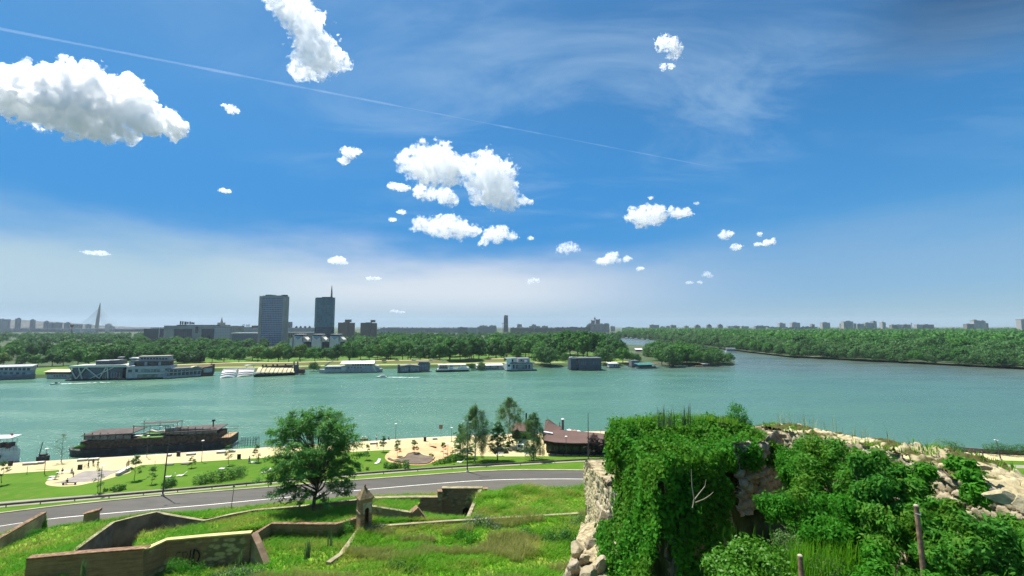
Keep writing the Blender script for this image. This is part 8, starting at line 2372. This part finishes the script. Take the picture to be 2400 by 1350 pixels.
# castle like twin towers with a needle
f = Far('twin_tower', 'dark twin tower with needle top and bridge, like a castle on the skyline', 'tower', 1395, 2600)
f.box('left_tower', M_FLATB, 1385.5, 1392, 751, None, 0, 16); f.box('corner_turret', M_SLATE, 1385, 1387, 750, 752, -.5, 10)
f.box('right_tower', M_FLATB, 1396.3, 1405, 748.8, None, 0, 20); f.box('corner_turret', M_SLATE, 1404, 1405.4, 747.6, 751, -.5, 10); f.box('corner_turret', M_SLATE, 1395.6, 1397, 748.2, 751, -.5, 10)
f.box('bridge', M_SLATE, 1392.05, 1393.0, 752, 754, 4, 10)
MB().tube([((1393.8 - 1395) * f.u, 8, 0), ((1393.8 - 1395) * f.u, 8, f.Z(748))], 2.1, 8).build('needle_shaft', M_SLATE, f.root)
MB().lathe([(2, f.Z(749)), (5.4, f.Z(746.8)), (5.4, f.Z(745.6)), (2.2, f.Z(744)), (.3, f.Z(742))], 12, ((1393.8 - 1395) * f.u, 8)).build('needle_top', M_SLATE, f.root)
for a_, b_, top, lab in ((1374, 1382, 760.5, 'pale stepped housing at the foot of the castle like towers, left end'), (1378.5, 1392, 757.5, 'pale stepped housing below the left castle like tower'), (1392.5, 1402, 758.5, 'pale stepped housing below the needle'), (1402.5, 1414, 758, 'pale rounded housing right of the castle like towers'), (1414.5, 1427, 757.5, 'greenish stepped housing right of the castle like towers')):
 f = Far('stepped_housing', lab, 'apartment block', (a_ + b_) / 2, 2450)
 f.box('body', M_FLAT, a_, b_, top + 2, None, 0, 16); f.box('upper_step', M_FLAT, a_ + 1.5, b_ - 1.5, top, top + 1.95, 3, 14); f.box('roof', M_GREYW, a_ - .2, b_ + .2, top + 1.96, top + 2.3, -.5, 2.9)
# cable stayed bridge
f = Far('cable_stayed_bridge', 'cable stayed bridge with one tall needle pylon far to the left', 'bridge', 233, 2300)
zt = f.Z(709); x_ = lambda px: (px - 233) * f.u
MB().tube([(x_(231.5), 0, 0), (x_(233.2), 0, f.Z(745)), (x_(235.2), 0, f.Z(720)), (x_(235.8), 0, zt)], [8.5, 6.6, 3.6, .6], 10).build('pylon', mat('pylon_concrete', (.30, .27, .24), .8, .06), f.root)
MB().box(x_(100), x_(400), -8, 8, f.Z(771.5), f.Z(770)).build('deck', M_GREYW, f.root)
cbm = mat('cable_grey', (.45, .46, .47), .7, .05)
for k in range(11):
 t = k / 10
 py = 722 + 14 * t
 MB().tube([(x_(234.5), -1, f.Z(py)), (x_(186 + 36 * t), -4, f.Z(770))], .42, 3, False).build('cable', cbm, f.root)
 MB().tube([(x_(235), 1, f.Z(py)), (x_(290 - 44 * t), 4, f.Z(770))], .42, 3, False).build('cable', cbm, f.root)
# city roofs scattered over the flat land, white sheds by the bridge
for k, (a_, b_, t_, Y, lab) in enumerate(((181, 195, 769.8, 2100, 'white shed below the bridge, longest one'), (202, 210, 769.8, 2100, 'white shed below the bridge, middle one'), (212, 220, 769.4, 2100, 'white shed next to the bridge pylon'), (1590, 1606, 770, 2200, 'white roofed hall above the tip of land'), (1456, 1470, 768.5, 2300, 'white sloping roof right of the castle like towers'))):
 f = Far('shed', lab, 'shed', (a_ + b_) / 2, Y)
 f.box('wall', M_GREYW, a_, b_, t_ + .8, None, 0, 20); f.box('roof', M_FARW, a_ - .2, b_ + .2, t_, t_ + .75, -1, 21)
# ================================================================== clouds: solid volumes of fog with billowing skins
def surface_net(D, org, h):
 """closed surface where the field D crosses zero (positive inside)"""
 D = np.pad(D, 1, constant_values=-1.0)
 org = np.asarray(org) - h
 s = D > 0
 nx, ny, nz = D.shape
 acc = np.zeros((nx - 1, ny - 1, nz - 1, 3)); cnt = np.zeros((nx - 1, ny - 1, nz - 1))
 corner = [(i, j, k) for i in (0, 1) for j in (0, 1) for k in (0, 1)]
 sl = lambda c: tuple(slice(o, o + n - 1) for o, n in zip(c, D.shape))
 for a in corner:
  for ax in range(3):
   if a[ax]: continue
   b = list(a); b[ax] = 1
   da, db = D[sl(a)], D[sl(b)]
   cr = (da > 0) != (db > 0)
   t = np.where(cr, da / np.where(cr, da - db, 1), 0)
   for q in range(3):
    acc[..., q] += np.where(cr, a[q] + (t if q == ax else 0), 0)
   cnt += cr
 idx = np.full(cnt.shape, -1, int)
 act = cnt > 0
 idx[act] = np.arange(act.sum())
 ijk = np.argwhere(act)
 V = (ijk + acc[act] / cnt[act][:, None]) * h + org
 Fs = []
 for ax in range(3):
  u, v = (ax + 1) % 3, (ax + 2) % 3
  a = [slice(1, -1)] * 3; a[ax] = slice(0, -1)
  b = list(a); b[ax] = slice(1, None)
  A, B = s[tuple(a)], s[tuple(b)]
  for flip, M in ((False, A & ~B), (True, ~A & B)):
   e = np.argwhere(M) + np.array([0 if k == ax else 1 for k in range(3)])
   if not len(e): continue
   def g(du, dv):
    p = e.copy(); p[:, u] -= du; p[:, v] -= dv
    return idx[p[:, 0], p[:, 1], p[:, 2]]
   q = np.stack([g(1, 1), g(0, 1), g(0, 0), g(1, 0)], 1)
   Fs.append(q[:, ::-1] if flip else q)
 return V, np.concatenate(Fs)
def cloud_mat(name, dens, g_=0.35, size=0.0):
 m_ = bpy.data.materials.new(name)
 m_.use_nodes = True
 t = m_.node_tree; t.nodes.clear()
 g = NT(t)
 v = g.n('ShaderNodeVolumeScatter', i={'Color': (1, 1, 1, 1), 'Anisotropy': g_})
 if size:
  oc = g.n('ShaderNodeTexCoord').outputs['Object']
  f = g.noise(oc, 2.6 / size, 6, 0.66, 0.5)
  g.put(v.inputs['Density'], g.m('MULTIPLY', g.mr(f, 0.44, 0.64), dens))
  m_.cycles.volume_step_rate = 0.25
 else:
  v.inputs['Density'].default_value = dens
 g.n('ShaderNodeOutputMaterial', i={'Volume': v.outputs[0]})
 return m_
ALT = 1500.0
def cloud(label, blobs, dist=None, rough=.55, res=2.4, dens=None, seed=1, squash=1.0, cut=0.0, group='cumulus clouds'):
 """blobs: (photo x, photo y, radius px[, vertical squash]); the cloud floats at its own distance with real depth"""
 cx = sum(b[0] for b in blobs) / len(blobs); cy = max(b[1] for b in blobs)
 d = ray(cx, cy)
 Y = dist or ALT / max(d[2], .05) * d[1]
 u = Y / FPX
 rr = np.random.default_rng(seed)
 P = np.array([Dp(b[0], b[1], Y + rr.normal() * .15 * b[2] * u) for b in blobs]); r = np.array([b[2] for b in blobs]) * u
 sq = np.array([b[3] if len(b) > 3 else squash for b in blobs])
 h = res * u
 lo = (P - r[:, None] * 1.45).min(0); hi = (P + r[:, None] * 1.45).max(0)
 n = np.ceil((hi - lo) / h).astype(int) + 1
 ax = [lo[k] + np.arange(n[k]) * h for k in range(3)]
 G = np.stack(np.meshgrid(*ax, indexing='ij'), -1)
 D = np.full(G.shape[:3], -9.0)
 for c, a, q in zip(P, r, sq):
  dd = (G - c) / a; dd[..., 2] /= q
  D = np.maximum(D, 1 - np.sqrt((dd ** 2).sum(-1))) if False else np.logaddexp(D * 7, (1 - np.sqrt((dd ** 2).sum(-1))) * 7) / 7
 sel = D > -.75
 rm_ = np.median(r)
 pts = G[sel]
 b1 = fbm(pts / (rm_ * .55) + seed * 3.7, 5, seed, .62)
 bil = 1 - np.abs(2 * fbm(pts / (rm_ * .30) + seed * 1.3, 4, seed + 20, .6) - 1)
 D[sel] += (b1 - .5) * 3.0 * rough + (bil - .80) * 1.2 * rough - cut - .14
 D[~sel] = -1
 V, F = surface_net(D, lo, h)
 c = V.mean(0)
 me = np_mesh('cloud', V - c, F)
 size = rm_
 o = link('cloud', me, cloud_mat('cloud_fog', dens or (14.0 if len(blobs) > 18 else 5.0) / size, .5, size))
 me.shade_smooth()
 o.location = c
 return tag(o, label, 'cloud', group)
cloud('largest cloud at the left edge, bright rim and grey belly', [(0, 195, 50), (40, 225, 58), (95, 245, 52), (60, 175, 32), (110, 200, 44), (165, 185, 44), (150, 250, 60), (225, 205, 54), (215, 265, 58), (280, 215, 48), (290, 275, 52), (330, 250, 44), (350, 290, 36), (395, 285, 34), (415, 305, 26), (180, 300, 30), (240, 312, 24), (-60, 210, 50), (60, 150, 16), (30, 165, 14)], rough=.62, res=3.0, seed=3)
cloud('tall ragged cloud at the top of the picture', [(660, 8, 36), (690, 25, 42), (715, 60, 46), (735, 95, 46), (745, 130, 44), (720, 150, 40), (770, 140, 34), (795, 148, 24), (700, 165, 26), (735, 172, 22), (815, 152, 14), (640, -20, 34)], rough=.75, res=2.6, seed=5)
cloud('puffy cloud pair right of the middle, upper left half', [(960, 378, 30), (990, 380, 42), (1030, 375, 44), (1050, 395, 36), (1005, 405, 38), (975, 400, 28), (1060, 415, 26)], rough=.55, res=2.0, seed=7)
cloud('puffy cloud pair right of the middle, lower right half', [(1100, 390, 28), (1135, 395, 42), (1165, 415, 44), (1150, 445, 42), (1185, 455, 34), (1110, 430, 28), (1195, 480, 20), (1225, 468, 16), (1115, 468, 18), (1245, 472, 9)], rough=.6, res=2.0, seed=9)
cloud('small round cloud under the puffy pair', [(985, 450, 20), (1010, 455, 16), (1040, 458, 22), (1060, 470, 16)], rough=.5, res=1.6, seed=11)
cloud('little cloud left of the puffy pair', [(920, 436, 14, .7), (940, 440, 15, .7), (955, 440, 9, .7)], rough=.5, res=1.4, seed=13)
cloud('broad flat cloud below the puffy pair', [(985, 528, 24, .8), (1020, 530, 30, .8), (1050, 525, 32, .85), (1085, 540, 30, .7), (1110, 545, 22, .7), (1040, 548, 24, .6)], rough=.6, res=1.8, seed=15)
cloud('ragged cloud right of the broad flat cloud', [(1150, 550, 20, .8), (1175, 545, 20, .8), (1200, 555, 14, .7), (1135, 568, 14, .7), (1165, 562, 16, .6)], rough=.75, res=1.5, seed=17)
cloud('bean shaped bright cloud in the right half', [(1485, 505, 22), (1508, 505, 26), (1535, 503, 26), (1550, 505, 18), (1500, 520, 18)], rough=.5, res=1.6, seed=19)
cloud('small ragged cloud right of the bean shaped cloud', [(1585, 500, 16, .8), (1605, 497, 16, .8), (1572, 490, 8), (1618, 500, 8)], rough=.75, res=1.3, seed=21)
cloud('small ragged cloud high in the right half', [(1555, 100, 20, .7), (1575, 105, 18), (1582, 122, 16), (1545, 96, 10, .6)], rough=.95, res=1.6, seed=23)
cloud('wisp below the small high cloud', [(1555, 155, 12, .5), (1572, 156, 10, .5)], rough=1.0, res=1.3, seed=24, cut=.1)
SM = [('small cloud above the middle of the white haze', [(1325, 583, 20, .6), (1338, 578, 16, .7), (1350, 584, 12, .6)]), ('small cloud with a tower, right of the middle', [(1410, 612, 16, .5), (1430, 608, 15, .8), (1440, 600, 10), (1448, 610, 10, .6)]), ('tiny cloud beside the small tower cloud', [(1470, 607, 10, .7)]),
 ('small cloud over the tip of land, left one', [(1700, 550, 13, .8), (1712, 547, 10, .8)]), ('small cloud below the left one over the tip of land', [(1726, 579, 13, .6)]), ('small cloud over the wooded bank', [(1800, 569, 12, .7), (1810, 565, 8), (1778, 573, 9, .5)]), ('speck of cloud above the small cloud over the wooded bank', [(1781, 549, 6)]),
 ('small curled cloud in the upper left', [(540, 256, 12, .8), (552, 260, 9, .7), (525, 247, 7, .6)]), ('small flat cloud in the left half', [(525, 447, 10, .5), (535, 448, 8, .5)]), ('small ragged cloud left of the puffy pair, upper', [(820, 358, 18, .7), (838, 355, 12, .6), (805, 376, 14, .6), (815, 377, 9, .7)]),
 ('tiny cloud near the broad flat cloud', [(942, 497, 12, .4), (920, 515, 9, .5)]), ('small low cloud over the blue tower', [(780, 612, 14, .5), (797, 610, 14, .6), (808, 616, 10, .4)]), ('low cloud in the haze at the left', [(215, 592, 18, .32), (235, 594, 18, .32), (248, 596, 10, .3)]),
 ('small low cloud in the haze right of the middle', [(1245, 658, 12, .6), (1258, 657, 9, .6)]), ('faint small cloud over the right haze', [(1655, 643, 10, .7), (1662, 647, 8, .6)]), ('faint flat cloud over the right haze', [(1618, 662, 10, .4), (1640, 662, 9, .4)]), ('tiny cloud over the tower cloud', [(1500, 629, 9, .5)]),
 ('speck of cloud right of the ragged cloud', [(1244, 558, 8, .6)]), ('speck of cloud above the bean shaped cloud', [(1525, 464, 6, .6)]), ('wisp of cloud right of the bean shaped cloud', [(1632, 477, 7, .6)]), ('faint cloud left of the middle in the haze', [(866, 652, 10, .5), (884, 652, 10, .4)]), ('faint cloud above the brown tower blocks', [(925, 729, 12, .35), (940, 731, 10, .35)])]
for k, (lab, bl) in enumerate(SM):
 faint = 'faint' in lab or 'wisp' in lab or 'haze' in lab
 r_ = float(np.median([b[2] for b in bl]))
 d = ray(bl[0][0], bl[0][1]); u_ = ALT / max(d[2], .05) * d[1] / FPX
 cloud(lab, bl, rough=.75, res=max(.8, r_ * .085), seed=40 + k, dens=(2.0 if faint else 6.0) / (r_ * u_))
# vapour trail of an aircraft, high above the clouds
a, b = ray(-60, 56), ray(1668, 391)
A_ = np.array((0, 0, CAMZ)) + a * (9000 / a[2]); B_ = np.array((0, 0, CAMZ)) + b * (9000 / b[2])
pts = [Vector(A_ + (B_ - A_) * t - A_) for t in np.linspace(0, 1, 60)]
rr = [(44 - 22 * t) * (.55 + .9 * float(vnoise(np.array([[t * 40, 0, 0]]), 2)[0])) for t in np.linspace(0, 1, 60)]
rr[-1] = 6
o = MB().tube(pts, rr, 8).build('vapour_trail', cloud_mat('trail_fog', .0011, .3))
o.location = A_
tag(o, 'thin white vapour trail slanting across the sky', 'vapour trail')
# ================================================================== haze
hz = MB().box(-9400, 9400, -600, 9300, -3.0, 190).build('haze', [])
hz.data.materials.clear()
hm = bpy.data.materials.new('haze_air'); hm.use_nodes = True
t = hm.node_tree; t.nodes.clear()
pv = t.nodes.new('ShaderNodeVolumePrincipled')
pv.inputs['Color'].default_value = (.72, .84, 1.0, 1)
pv.inputs['Density'].default_value = 0.00005
pv.inputs['Anisotropy'].default_value = 0.2
ou = t.nodes.new('ShaderNodeOutputMaterial')
t.links.new(pv.outputs[0], ou.inputs['Volume'])
hz.data.materials.append(hm)
tag(hz, 'thin bluish haze over the river and city', 'haze', kind='stuff')
